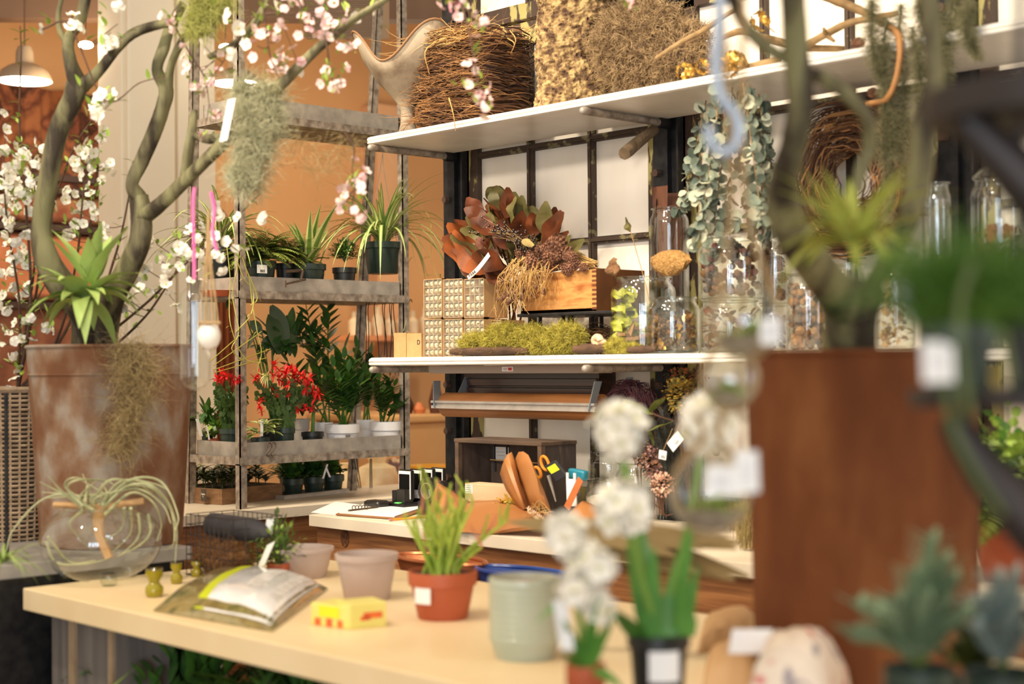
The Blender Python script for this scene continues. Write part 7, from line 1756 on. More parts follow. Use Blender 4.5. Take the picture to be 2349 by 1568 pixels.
# moss bag with white label
def pillow(pts, h, nx=22, ny=16, z0=ZT):
    A, B, C_, D_ = [W(x, y, z0) for x, y in pts]; v = []; f = []; top = []
    for s_ in (0, 1):
        for j in range(ny + 1):
            for i in range(nx + 1):
                u, w_ = i / nx, j / ny; p = A * (1 - u) * (1 - w_) + B * u * (1 - w_) + C_ * u * w_ + D_ * (1 - u) * w_
                e = (1 - abs(2 * u - 1) ** 3.2) * (1 - abs(2 * w_ - 1) ** 3.0); z = z0 + .004 + (h * (e ** .55) * (1 + .10 * fz((u * 3, w_ * 3, 0), 1.7) + .05 * fz((u, w_, 2), 9)) if s_ else 0)
                v.append((p.x, p.y, z if s_ else z0 + .001))
    n_ = (nx + 1) * (ny + 1)
    for s_ in (0, 1):
        for j in range(ny):
            for i in range(nx):
                a = s_ * n_ + j * (nx + 1) + i; q_ = (a, a + 1, a + nx + 2, a + nx + 1); f.append(q_ if s_ else q_[::-1])
    for i in range(nx):
        for j_ in (0, ny): a = j_ * (nx + 1) + i; f.append((a, a + 1, a + 1 + n_, a + n_))
    for j in range(ny):
        for i_ in (0, nx): a = j * (nx + 1) + i_; f.append((a, a + nx + 1, a + nx + 1 + n_, a + n_))
    return v, f, n_
corners = [(352, 1402), (625, 1450), (752, 1352), (505, 1318)]
v, f, n_ = pillow(corners, .052)
t = thing('moss_bag', 'clear plastic bag of moss with white label and lime stripe on the table', 'plastic bag', v[0])
obj('moss_filling', MB().add([(x, y, z - (.001 if z > ZT + .01 else 0)) for x, y, z in v], f), mat('bag_moss', (120, 104, 58), (84, 86, 44), 26, .28, c3=(150, 134, 84), coat=1), t)
def patch(u0, u1, w0, w1, lift, m, nm):
    nx, ny = 22, 16; vv = []; ids = []
    for j in range(ny + 1):
        for i in range(nx + 1): pass
    U_ = np.linspace(u0, u1, 15); Wv = np.linspace(w0, w1, 13); out = []
    for w_ in Wv:
        for u in U_:
            x = min(u * nx, nx - 1e-6); y = min(w_ * ny, ny - 1e-6); i, j = int(x), int(y); fx, fy = x - i, y - j
            g = lambda a, b: V3(v[n_ + b * (nx + 1) + a])
            p = g(i, j) * (1 - fx) * (1 - fy) + g(i + 1, j) * fx * (1 - fy) + g(i, j + 1) * (1 - fx) * fy + g(i + 1, j + 1) * fx * fy; out.append((p.x, p.y, p.z + lift))
    ff = [(j * 15 + i, j * 15 + i + 1, (j + 1) * 15 + i + 1, (j + 1) * 15 + i) for j in range(12) for i in range(14)]
    return obj(nm, MB().add(out, ff), m, t)
patch(.42, .97, .03, .97, .0012, mat('bag_label', (252, 251, 254), (246, 245, 250), 6, .25, coat=1), 'white_label')
patch(.34, .42, .03, .97, .0014, mat('lime_stripe', (196, 206, 36), rough=.3), 'lime_stripe')
patch(.62, .74, .30, .80, .0018, mat('label_grey_print', (190, 186, 180), (226, 222, 224), 60, .4), 'label_print'); patch(.84, .92, .25, .85, .0018, mat('label_grey_print', (0, 0, 0)), 'label_print')
# yellow seed packets
M_yp = mat('yellow_packet', (238, 216, 60), (246, 196, 40), 14, .35); M_yp2 = mat('pale_yellow_packet', (226, 214, 118), (236, 222, 130), 10, .4)
b0, b1, b2 = W(712, 1432, ZT), W(800, 1444, ZT), W(888, 1436, ZT)
def packet(a_, b_, h_, lean, m, label, spots):
    d = b_ - a_; n_2 = V3((-d.y, d.x, 0)).normalized()
    if n_2.dot(FW) < 0: n_2 = -n_2
    t = thing('seed_packet', label, 'packet', a_); obj('packet_body', MB().add([a_, b_, b_ + n_2 * .07, a_ + n_2 * .07] + [p + V3((0, 0, h_)) for p in (a_, b_, b_ + n_2 * .07, a_ + n_2 * .07)], [(0, 3, 2, 1), (4, 5, 6, 7), (0, 1, 5, 4), (1, 2, 6, 5), (2, 3, 7, 6), (3, 0, 4, 7)]), m, t, smooth=False, bevel=.003)
    mb = MB(); mb2 = MB()
    for (u, w_, sx, sy, k_) in spots: (mb if k_ else mb2).obox(a_ + d * u + V3((0, 0, h_ * w_)) - n_2 * .0008, d.normalized() * sx, V3((0, 0, sy)), n_2 * .0004)
    if mb.v: obj('printed_flowers', mb, mat('orange_print', (232, 120, 50), (226, 90, 60), 60, .4), t)
    if mb2.v: obj('printed_leaves', mb2, mat('yellow_print', (250, 226, 40), rough=.4), t)
za_ = .045
packet(b0, b1, za_, 0, M_yp2, 'bright yellow seed packet with orange print, the left one of the two', [(.5, .68, .028, .011, 0), (.2, .2, .008, .007, 1), (.5, .2, .008, .008, 1), (.78, .2, .007, .007, 1)])
packet(b1 + V3((.002, 0, 0)), b2, za_ * 1.12, 0, M_yp2, 'pale yellow seed packet under the right pale pot', [(.62, .5, .02, .006, 1), (.42, .4, .01, .004, 1)])
# pots on the table
def tpot(label, px, half, ytop, pby, m, name='plant_pot', cat='pot', taper=.72, rim=.12, wall=True, z=ZT, X=None):
    b_ = W(px, pby, z); r_ = half * mpp(b_); h_ = Q(px, ytop, b_.y).z - z; b_.z = z
    t = thing(name, label, cat, b_); rb = r_ * taper
    obj('pot', MB().lathe([(0, 0), (rb * .97, 0), (rb, .003), (r_ * (.95 * (1 - rim) + taper * rim), h_ * (1 - rim * 1.5)), (r_ * .98, h_ * (1 - rim * 1.4)), (r_, h_ * .97), (r_ * .99, h_), (r_ * .93, h_), (r_ * .90, h_ * .9), (rb * .9, h_ * .1), (0, h_ * .1)], 40, b_), m, t)
    return t, b_, r_, h_
M_pale_c = mat('pale_clay', (190, 170, 160), (176, 154, 142), 7, .75, bump=.1)
tpot('empty pale grey clay pot, the left one of the two', 694, 73, 1254, 1322, M_pale_c, taper=.74, rim=.10)
tpot('empty pale grey clay pot, the right one behind the seed packets', 842, 73, 1268, 1372, M_pale_c, taper=.72, rim=.10)
t, b_, r_, h_ = tpot('terracotta plastic pot with a square white label holding a pencil cactus', 1016, 80, 1308, 1416, M_terra, 'pencil_cactus', 'potted plant', taper=.72, rim=.2)
obj('soil', MB().lathe([(r_ * .9, h_ * .93), (0, h_ * .95)], 24, b_), M_soil, t)
def potlabel(t, b_, rr, ang, z0, z1, w_, m=M_paper, print_=True):
    mb = MB(); n = 6; v = []
    for i in range(n + 1):
        a = ang + w_ / rr * (i / n - .5)
        for z, q_ in ((z0, rr[0] if isinstance(rr, tuple) else rr), (z1, rr[1] if isinstance(rr, tuple) else rr)):
            v += [(b_.x + math.cos(a) * (q_ + .001), b_.y + math.sin(a) * (q_ + .001), b_.z + z), (b_.x + math.cos(a) * (q_ + .0016), b_.y + math.sin(a) * (q_ + .0016), b_.z + z)]
    f = []
    for i in range(n): o_ = i * 4; f += [(o_ + 1, o_ + 5, o_ + 7, o_ + 3), (o_, o_ + 2, o_ + 6, o_ + 4), (o_, o_ + 4, o_ + 5, o_ + 1), (o_ + 2, o_ + 3, o_ + 7, o_ + 6)]
    f += [(0, 1, 3, 2), (n * 4, n * 4 + 2, n * 4 + 3, n * 4 + 1)]
    return obj('label', MB().add(v, f), m, t)
camang = math.atan2(-FW.y, -FW.x)
potlabel(t, b_, r_ * .94, camang - .62 - .0, h_ * .38, h_ * .72, .040)
mb = MB(); rg = random.Random(2); c_ = V3((b_.x, b_.y, ZT + h_ * .94))
for (x, y) in [(x + rg.uniform(-14, 14), y + rg.uniform(-4, 44)) for _ in range(2) for x, y in ((960, 1140), (985, 1120), (1010, 1150), (1035, 1130), (1055, 1110), (1070, 1135), (1150, 1190), (940, 1180), (1000, 1105), (1040, 1170), (975, 1170), (1110, 1215), (1020, 1120), (1060, 1165), (950, 1215), (1090, 1150))]:
    e = P(x, y, dep(b_) + rg.uniform(-.04, .04)); p0 = c_ + V3((rg.uniform(-.03, .03), rg.uniform(-.03, .03), -.005)); mid = (p0 + e) / 2 + V3((rg.uniform(-.012, .012), 0, .008)); sp = smoothpath([p0, mid, e], 4)
    mb.tube(sp, [.0042, .0028], 6, mi=0); 
    for _ in range(2): q_ = rg.choice(sp[3:]); mb.tube([q_, q_ + V3((rg.uniform(-.03, .03), rg.uniform(-.02, .02), .045))], [.0032, .0018], 5, mi=rg.choice((0, 0, 0, 0, 1)))
obj('pencil_stems', mb, [mat('pencil_green', (132, 160, 46), (186, 200, 84), 12, .5), mat('pencil_pink', (206, 130, 96))], t)
# grey green ribbed pot
b_ = W(1204, 1506, ZT); r_ = 84 * mpp(b_); h_ = Q(1204, 1322, b_.y).z - ZT; pr = [(0, 0), (r_ * .8, 0), (r_ * .86, .012), (r_ * .93, .03)]
for i in range(9): z = .03 + (h_ - .04) * (i + .5) / 9; pr += [(r_ * .955, z - .006), (r_ * .975, z + .004)]
pr += [(r_ * .98, h_ - .004), (r_ * .96, h_), (r_ * .88, h_), (r_ * .86, h_ - .02), (r_ * .84, .03), (0, .03)]
t = thing('ceramic_pot', 'pale grey green ribbed ceramic cylinder pot on the table', 'pot', (b_.x, b_.y, ZT)); obj('pot', MB().lathe(pr, 44, (b_.x, b_.y, ZT)), mat('celadon_glaze', (184, 190, 172), (168, 176, 158), 5, .35, coat=.3), t)
obj('pink_inside', MB().lathe([(r_ * .85, h_ * .9), (0, h_ * .88)], 24, (b_.x, b_.y, ZT)), mat('pinkish_fill', (206, 160, 140), (186, 120, 96), 20, .8), t)

# low bench behind the table with copper tray and blue bowl
t = thing('low_bench', 'low dark bench between the table and the work counter', 'bench', (-3.3, 2.5, 0)); obj('bench_top', MB().box((-3.3, 2.5, .74), (-.4, 2.84, .77)), mat('dark_bench', (70, 48, 34), rough=.7), t, smooth=False)
for x in (-3.28, -.46): obj('leg', MB().box((x, 2.52, 0), (x + .04, 2.8, .74)), mat('dark_bench', (0, 0, 0)), t, smooth=False)
ZB = .77
M_cop = mat('copper', (206, 128, 84), (190, 110, 68), 8, .32, .6)
def oval(label, px, half, ytop, Yc, m, name, cat, zb=ZB, sy=.45, depth=.05):
    q = Q(px, ytop, Yc); r_ = half * mpp(q) / .77; t_ = q.z
    t = thing(name, label, cat, (q.x, q.y, zb)); h_ = max(.03, t_ - zb)
    obj('bowl_body', MB().lathe([(0, 0), (r_ * .7, 0), (r_ * .9, h_ * .6), (r_, h_), (r_ * .97, h_), (r_ * .86, h_ * .6), (r_ * .66, h_ * .15), (0, h_ * .12)], 40, (q.x, q.y, zb), sy=sy), m, t)
    obj('rim', MB().tube([(q.x + math.cos(a) * r_, q.y + math.sin(a) * r_ * sy, zb + h_) for a in [2 * PI * i / 40 for i in range(41)]], .006, 6, cap=False), m, t); return t
oval('wide copper oval tray partly hidden behind the pencil cactus', 1010, 108, 1282, 2.66, M_cop, 'copper_tray', 'tray')
oval('blue patterned bowl behind the grey green pot', 1205, 118, 1312, 2.665, mat('blue_glaze', (26, 66, 150), (32, 84, 170), 10, .3), 'blue_bowl', 'bowl', sy=.4)
q = Q(925, 1322, 2.60); mb = MB(); r = np.random.RandomState(3); n = 140; P0 = np.stack([q.x + r.randn(n) * .02, q.y - .03 + r.randn(n) * .01, np.full(n, .80)], 1)
# wire basket with dark cushion and ferns
a, b = W(428, 1318, ZT), W(612, 1318, ZT); t = thing('wire_basket', 'black wire mesh basket of moss and a dark roll behind the plastic bag', 'wire basket', a)
Yb_ = a.y; M_wire = mat('dark_wire', (54, 46, 42), rough=.5, metal=.4)
x0, x1 = a.x, Q(536, 1300, a.y).x; y0_, y1_ = a.y - .0, a.y + .14; z1_ = Q(520, 1190, a.y).z; mb = MB()
for i in range(11):
    x = x0 + (x1 - x0) * i / 10
    for y in (y0_, y1_): mb.tube([(x, y, ZT), (x, y, z1_)], .0012, 4)
for j in range(7):
    z = ZT + .002 + (z1_ - ZT - .002) * j / 6; mb.tube([(x0, y0_, z), (x1, y0_, z), (x1, y1_, z), (x0, y1_, z), (x0, y0_, z)], .0012, 4)
for i in range(5):
    y = y0_ + (y1_ - y0_) * i / 4
    for x in (x0, x1): mb.tube([(x, y, ZT), (x, y, z1_)], .0012, 4)
obj('mesh_wires', mb, M_wire, t)
c_ = V3(((x0 + x1) / 2, (y0_ + y1_) / 2, z1_ + .03))
tag(obj('dark_roll', MB().tube([(x0 + .004, c_.y, z1_ - .032), (x0 + .012, c_.y, z1_ - .031), (x1 - .03, c_.y, z1_ - .032), (x1 + .01, c_.y, z1_ - .034), (x1 + .045, c_.y, z1_ - .04)], [.024, .03, .03, .024, .006], 20), mat('charcoal_cloth', (44, 42, 48), (60, 56, 60), 20, .8), org=(x0, c_.y, z1_)), 'charcoal cloth roll lying on top in the wire basket', 'roll')
mossball('brown_moss', 'brown and golden moss filling the wire basket', 'moss', [(V3((x0 + (x1 - x0) * .3, c_.y - .02, ZT + .045)), ((x1 - x0) * .26, .045, .04)), (V3((x0 + (x1 - x0) * .72, c_.y - .02, ZT + .045)), ((x1 - x0) * .24, .045, .04))], mat('amber_moss', (120, 76, 44), (156, 112, 62), 30, .9), 1500, .03, .0009, .6, 55, zmin=ZT + .002)
# herb pot between basket and pale pot
t, b_, r_, h_ = tpot('small terracotta pot of feathery herb left of the pale clay pots', 640, 26, 1290, 1330, M_terra, 'herb_pot', 'potted plant', taper=.75, rim=.2)
c_ = V3((b_.x, b_.y, ZT + h_)); bush(t, c_, (.07, .07, .10), 260, .016, .010, [M_g3, M_g4, M_g1], 44, up=.4, st=40)
a, b = Q(598, 1300, b_.y - .06), Q(622, 1245, b_.y - .06); tag(obj('price_tag', MB().obox((a + b) / 2, (b - a) / 2, V3((.016, 0, .006)), V3((0, .0006, 0))), M_paper, org=a, smooth=False), 'leaning white price tag in front of the herb pot', 'tag')
a, b = P(616, 1225, dep(b_)), P(620, 1190, dep(b_)); tag(obj('price_tag', MB().obox((a + b) / 2, (b - a) / 2, RT * .009, FW * .0006), M_paper, org=a, smooth=False), 'folded white tag clipped to the herb above its pot', 'tag')

# ---- narcissus pots right in front
def petalhead(t, c, r, n, seed, m=M_petal, br=.018):
    rg = random.Random(seed); mb = MB()
    for d in sphere_dirs(n, seed): blossom(mb, c + V3(d) * r * rg.uniform(.5, 1), br, rg, facing=V3(d) + V3((0, 0, .1)))
    obj('flower_head', mb, [m, M_g3, M_cr, M_g3], t)
def straps(t, c, n, L, Wd, seed, m, up=(1.2, 3), bend=(.3, 1.2), nm='strap_leaves'):
    rosette(t, c, n, L, Wd, (0,), seed, bend, up, nm, m, segs=10, fold=.15, spread=.02)
M_strap = mat('strap_green', (70, 122, 44), (96, 148, 60), 9, .45); M_stem = mat('stem_green', (122, 160, 70), rough=.5)
b_ = W(1512, 1652, ZT); r_ = 72 * mpp(b_); h_ = Q(1512, 1452, b_.y).z - ZT
t = pot('hyacinth_pot', 'black pot of white narcissus with tall strap leaves and a white label', 'potted plant', (b_.x, b_.y, ZT), r_, h_, M_blackp, rim=.1); db = dep(b_); c_ = V3((b_.x, b_.y, ZT + h_))
for (x, y, rr, n, d_) in ((1420, 985, 58, 30, -.05), (1432, 1165, 56, 28, -.12), (1622, 970, 62, 26, -.06)):
    e = P(x, y, db + d_); petalhead(t, e, rr * mpp(e) * 1.0, n + 10, x, br=.023)
    obj('flower_stem', MB().tube(smoothpath([c_, P(x + (1512 - x) * .45, y + (1450 - y) * .55, db + d_ / 2), e], 6), .0055, 8), M_stem, t)
mb = MB(); rg = random.Random(3)
for (x0, y0, x1, y1, w_) in ((1510, 1470, 1470, 1180, 62), (1530, 1460, 1560, 1250, 70), (1490, 1470, 1500, 1250, 70), (1560, 1470, 1600, 1290, 50), (1500, 1450, 1520, 1560, 90), (1470, 1460, 1400, 1380, 60), (1550, 1450, 1590, 1150, 40), (1480, 1450, 1440, 1240, 40), (1580, 1460, 1560, 1320, 60)):
    p0, p1 = P(x0, y0, db - .02), P(x1, y1, db - rg.uniform(-.03, .08)); d = p1 - p0; mb.leaf(p0, d, d.length, w_ * mpp(p0) * .8, .15, 10, (0,), .15, side=RT + UP * rg.uniform(-.1, .1), shape='blade')
obj('strap_leaves', mb, M_strap, t)
potlabel(t, b_ + V3((0, 0, 0)), r_ * .9, camang + .12, h_ * .50, h_ * .86, .045)
b_ = W(1345, 1690, ZT); r_ = 46 * mpp(b_); h_ = Q(1345, 1522, b_.y).z - ZT
t = pot('narcissus_pot', 'small terracotta pot of white narcissus with a white plant stake', 'potted plant', (b_.x, b_.y, ZT), r_, h_, M_terra, rim=.2); db = dep(b_); c_ = V3((b_.x, b_.y, ZT + h_))
for (x, y, rr, n) in ((1298, 1225, 42, 14), (1358, 1290, 46, 16), (1322, 1345, 30, 8), (1375, 1395, 26, 5)):
    e = P(x, y, db - .06); petalhead(t, e, rr * mpp(e) * 1.0, n + 6, x, br=.021); obj('flower_stem', MB().tube(smoothpath([c_, P((x + 1345) / 2, (y + 1522) / 2, db - .03), e], 6), .004, 8), M_stem, t)
mb = MB()
for (x0, y0, x1, y1, w_) in ((1340, 1530, 1300, 1400, 30), (1350, 1530, 1400, 1390, 34), (1330, 1530, 1290, 1470, 26), (1345, 1520, 1370, 1350, 30), (1360, 1530, 1440, 1560, 34), (1320, 1360, 1220, 1400, 26)):
    p0, p1 = P(x0, y0, db - .02), P(x1, y1, db - .06); d = p1 - p0; mb.leaf(p0, d, d.length, w_ * mpp(p0), .5, 10, (0,), .15, side=RT + UP * .1, shape='blade')
obj('strap_leaves', mb, M_strap, t)
a, b = P(1302, 1490, db - .05), P(1284, 1375, db - .06); obj('plant_stake', MB().obox((a + b) / 2, (b - a) / 2, RT * .0095, FW * .0006), M_paper, t, smooth=False)
# dried palm leaves lying between table and counter
t = thing('dried_leaves', 'sheaf of long olive dried leaves lying behind the narcissus', 'dried leaves', W(1460, 1240, ZC)); rg = random.Random(5); mb = MB()
for i in range(8):
    p0, p1 = P(1180 + rg.uniform(-30, 120), 1195 + rg.uniform(0, 40), 2.75), P(1560 + rg.uniform(-60, 180), 1235 + rg.uniform(-20, 60), 2.62); d = p1 - p0; mb.leaf(p0, d, d.length, .05, rg.uniform(.0, .2), 9, (0,), .2, side=V3((.5, .5, .3)), shape='ovate')
obj('long_leaves', mb, mat('olive_dry_leaf', (150, 126, 78), (126, 104, 62), 10, .7), t)

# ---- hanging glass orbs, ropes, hook
M_rope = mat('jute_rope', (176, 146, 104), (156, 126, 86), 60, .9)
def orb(label, px, py, rpx, d, rope_to, fill=True, seed=0, cat='glass orb'):
    c = P(px, py, d); r_ = rpx * d / FPX; t = thing('hanging_orb', label, cat, c)
    obj('glass_globe', MB().lathe([(r_ * math.cos(-PI / 2 + PI * .97 * i / 18), r_ * math.sin(-PI / 2 + PI * .97 * i / 18)) if i else (0, -r_) for i in range(19)], 36, c), M_glass, t)
    for i, (x, y) in enumerate(rope_to):
        s_ = RT * (r_ * (.9 if i % 2 else -.9)); obj('rope', MB().tube(smoothpath([P(x, y, d), P(x, (y + py - rpx) / 2, d) * .6 + (c + UP * r_ * 1.05) * .4, c + UP * r_ * .7 + s_ * .8, c + s_, c - UP * r_ * .85 + s_ * .5, c - UP * r_ * 1.03], 6), .0035, 6), M_rope, t)
    if fill:
        rg = random.Random(seed); mb = MB(); mb.lathe([(0, -r_ * .93), (r_ * .6, -r_ * .72), (r_ * .85, -r_ * .42), (0, -r_ * .35)], 24, c); obj('stones', mb, mat('pale_gravel', (190, 176, 156), (150, 136, 120), 60, .9), t)
        rosette(t, c - V3((0, 0, r_ * .4)), 14, r_ * 1.0, .012, (0,), seed, (.8, 2), (.4, 1.6), 'air_plant_leaves', M_g3)
    return t
orb('glass orb with moss and white stones hung in ropes before the right bucket', 1710, 735, 88, 1.9, [(1655, -20), (1705, -20)], seed=3)
orb('second glass orb hanging lower under a tangle of green roots', 1675, 870, 70, 1.95, [(1660, 640), (1710, 640)], seed=4)
orb('low glass orb with grey stones hanging beside the white tags', 1630, 1130, 96, 1.9, [(1600, 950), (1660, 940)], seed=5)
for (x, y, w_, h_2, rot, d_, lb) in ((1655, 1102, 36, 33, -.05, 1.72, 'large white price tag hanging low before the right bucket, the left one'), (1714, 1082, 27, 48, .04, 1.72, 'tall white price tag overlapping the rust brown bucket edge'), (1768, 760, 24, 30, .05, 1.8, 'white price tag hanging beside the upper glass orb'), (2152, 830, 36, 48, .04, 1.36, 'white square label on the dark green pot at the right')):
    c = P(x, y, d_); k_ = d_ / FPX; ax = RT * math.cos(rot) + UP * math.sin(rot); ay = UP * math.cos(rot) - RT * math.sin(rot)
    t = obj('price_tag', MB().obox(c, ax * w_ * k_, ay * h_2 * k_, FW * .0006), M_paper, org=c, smooth=False, bevel=.001); tag(t, lb, 'tag')
    mb = MB()
    for i in range(5): mb.obox(c + ay * (i - 2) * h_2 * k_ * .22 - FW * .001, ax * w_ * k_ * .5, ay * .0006, FW * .0003)
    obj('print', mb, mat('faint_print', (196, 192, 196)), t, smooth=False)
t = thing('hanging_hook', 'pale blue metal S-hook hanging from the top before the eucalyptus', 'hook', P(1650, 0, 1.9)); obj('hook_wire', MB().tube(smoothpath([P(x, y, 1.9) for x, y in ((1652, -40), (1650, 60), (1642, 150), (1655, 220), (1690, 270), (1692, 320), (1665, 350), (1632, 330), (1625, 290))], 6), .0068, 8), mat('pale_blue_metal', (176, 192, 214), rough=.35, metal=.2), t)
# left hanging glass tube, pink ribbon, twine with white shell
c = P(447, 775, D1 - .55); dd = D1 - .55; kk = dd / FPX; t = thing('hanging_glass_tube', 'clear rounded glass tube hung on a pink ribbon left of the rack', 'glass vase', c)
hh = 120 * kk; rr = 34 * kk; pr = [(0, -hh)] + [(rr * math.sin(PI / 2 * i / 6), -hh + rr * (1 - math.cos(PI / 2 * i / 6))) for i in range(1, 7)] + [(rr * math.cos(PI / 2 * i / 6), hh - rr + rr * math.sin(PI / 2 * i / 6)) for i in range(0, 5)] + [(.006, hh + .01), (.004, hh + .014)]
obj('glass_tube', MB().lathe(pr, 32, c), M_glass, t); q = c + V3((0, 0, hh + .014))
obj('glass_loop', MB().tube([(q.x + RT.x * .007 * math.cos(a), q.y + RT.y * .007 * math.cos(a), q.z + .006 + .007 * math.sin(a)) for a in [2 * PI * i / 16 for i in range(17)]], .0018, 5), glass('thick_glass'), t)
M_rib = mat('pink_ribbon', (222, 90, 160), (236, 120, 170), 30, .6)
obj('pink_ribbon', MB().tube(smoothpath([q, P(445, 560, dd), P(443, 470, dd), P(447, 430, dd)], 4), .0042, 5), M_rib, t)
obj('pink_ribbon', MB().tube(smoothpath([P(484, 440, dd), P(492, 480, dd), P(488, 530, dd), P(497, 575, dd)], 5), .0046, 5), M_rib, t)
c = P(480, 770, dd - .03); t = thing('hanging_shell', 'white round shell hung in tan twine beside the glass tube', 'shell', c)
obj('shell_body', MB().ball(c, (26 * kk, 26 * kk, 33 * kk), 22), mat('white_shell', (244, 236, 226), rough=.3), t)
for s_ in (-22, -8, 8, 20): obj('twine', MB().tube(smoothpath([P(478, 480, dd), P(478 + s_ * .3, 600, dd), P(480 + s_, 740, dd - .01), P(480 + s_ * .6, 800, dd - .04)], 5), .0024, 5), M_rope, t)
obj('twine_wrap', MB().tube([P(455 + 5 * i, 742 - (3 if i % 2 else 0), dd - .05) for i in range(11)], .004, 5), M_rope, t)
c = P(522, 275, D1 - .45); tag(obj('hanging_tag', MB().obox(c, RT * .009 + UP * .002, UP * .05 + RT * .01, FW * .0006), M_paper, org=c, smooth=False), 'long pale lilac paper tag hanging on the moss covered branch', 'tag')

# ---- dark metal stand at the right with potted plants
M_dm = mat('dark_metal', (44, 38, 38), (56, 48, 46), 8, .5, .3)
DS = 1.42
t = thing('dark_metal_stand', 'dark metal tiered stand at the right edge, close to the camera', 'stand', V3((P(2250, 900, DS).x, P(2250, 900, DS).y, 0)))
c0_ = P(2350, 905, DS + .02); 
def tier(px, py, d, r_, th, nm):
    c = P(px, py, d); obj(nm, MB().lathe([(0, -th), (r_ * .98, -th), (r_, -th * .5), (r_, 0), (0, 0)], 48, c), M_dm, t); return c
ct1 = tier(2390, 893, DS + .05, .125, .016, 'lower_tier'); ct2 = tier(2440, 205, DS + .0, .125, .03, 'upper_tier')
obj('brace', MB().tube([P(2180, 960, DS), P(2260, 1080, DS), P(2400, 1230, DS)], [.014, .022, .03], 10), M_dm, t)
obj('brace', MB().tube([P(2210, 270, DS - .02), P(2300, 360, DS - .02), P(2420, 480, DS - .02)], [.014, .022, .03], 10), M_dm, t)
cp = P(2480, 900, DS + .08); obj('pole', MB().tube([(cp.x, cp.y, 0), (cp.x, cp.y, 2.3)], .016, 12), M_dm, t)
obj('rod', MB().tube([P(2340, -40, DS), P(2343, 880, DS)], .0045, 8), M_dm, t)
obj('base', MB().lathe([(0, 0), (.2, 0), (.2, .02), (0, .03)], 32, (cp.x, cp.y, 0)), M_dm, t)
M_grass = mat('fine_grass', (72, 112, 34), (98, 136, 50), 14, .5)
def closepot(px, half, ytop, label, seed, d, gl=.12):
    b_ = P(px, ytop, d); z = ct1.z + .0005; r_ = half * d / FPX
    t = pot('grass_pot', label, 'potted plant', (b_.x, b_.y, z), r_, b_.z - z, M_np, rim=.2)
    n = 700; r = np.random.RandomState(seed); P0 = np.stack([b_.x + r.uniform(-1, 1, n) * r_ * .6, b_.y + r.uniform(-1, 1, n) * r_ * .6, np.full(n, b_.z - .01)], 1); D0 = np.stack([r.randn(n) * .5, r.randn(n) * .5, np.ones(n)], 1)
    obj('foliage', MB().strands(P0, D0, r.uniform(.5, 1.1, n) * gl, .0017, 7, .18, .10, seed=seed), M_grass, t, shade=0)
closepot(2195, 92, 745, 'dark green pot with fine grassy foliage on the dark stand, the left one', 1, DS - .03)
closepot(2375, 80, 748, 'dark green pot of grassy foliage at the right picture edge', 2, DS + .04)
for i, pts in enumerate(([(2170, 880), (2190, 990), (2240, 1090), (2300, 1180)], [(2230, 600), (2200, 720), (2215, 900), (2230, 960)], [(2320, 880), (2300, 760)])):
    tag(obj('green_tendril', MB().tube(smoothpath([P(x, y, DS - .14) for x, y in pts], 6), .0032, 6), M_g4, org=P(*pts[0], DS - .14)), ('green tendril trailing below the dark stand', 'green tendril crossing the front of the left grass pot', 'short green tendril on the right grass pot')[i], 'tendril')
a, b = P(2100, 650, DS), P(2062, 560 + 70, DS); tag(obj('plant_marker', MB().obox(P(2083, 690, DS - .02), UP * .020 - RT * .006, RT * .0055, FW * .0006), M_paper, org=P(2083, 690, DS - .02)), 'blurred white plant marker beside the left grass pot', 'plant marker')
c = P(1955, 560, D2 - .45); t = thing('air_plant', 'spiky lime green air plant sitting on the fork of the right branch', 'air plant', c); rosette(t, c, 42, .15, .02, (0,), 31, (.5, 1.8), (.1, 2.2), 'leaves', mat('lime_airplant', (160, 172, 66), (186, 190, 96), 10, .5), segs=9, fold=.3)
# succulent pots bottom right
M_eu = mat('blue_green_leaf', (130, 154, 120), (156, 174, 138), 20, .55); M_eu2 = mat('grey_blue_leaf', (142, 160, 158), (162, 176, 170), 20, .55)
def euc_pot(px, half, ytop, d, label, spikes, m, seed, z=ZT):
    b_ = P(px, ytop, d); r_ = half * d / FPX; t = pot('herb_pot', label, 'potted plant', (b_.x, b_.y, z), r_, max(.06, b_.z - z), M_np, rim=.2); rg = random.Random(seed); mb = MB(); st = MB(); c_ = V3((b_.x, b_.y, max(.06, b_.z - z) + z))
    for (x, y) in spikes:
        e = P(x, y, d + rg.uniform(-.04, .04)); sp = smoothpath([c_, (c_ + e) / 2 + V3((0, 0, .01)), e], 7); st.tube(sp, [.003, .0015], 5)
        for i, p in enumerate(sp[2:]):
            for j in range(4): th = i * 1.6 + j * PI / 2; dv = V3((math.cos(th), math.sin(th), .8)); mb.leaf(p, dv, .034, .011, .2, 4, (0,), .25)
    obj('leafy_spikes', mb, m, t); obj('stems', st, M_g4, t); return t
euc_pot(2110, 82, 1530, 1.75, 'green pot of blue green succulent spikes at the bottom right', [(2140, 1250), (2170, 1300), (2100, 1330), (2190, 1340), (2060, 1390), (2130, 1380), (2010, 1420), (1970, 1400), (2170, 1400), (2220, 1420), (2080, 1450), (1960, 1470)], M_eu, 3)
euc_pot(2300, 90, 1540, 1.8, 'green pot of grey blue foliage in the bottom right corner', [(2290, 1340), (2330, 1330), (2260, 1390), (2340, 1400), (2240, 1450), (2300, 1440), (2345, 1460), (2230, 1400)], M_eu2, 4)
euc_pot(2235, 60, 1560, 2.0, 'pot of olive green shoots between the two bottom right pots', [(2230, 1450), (2270, 1480), (2200, 1490), (2300, 1500), (2180, 1520)], M_g4, 5)
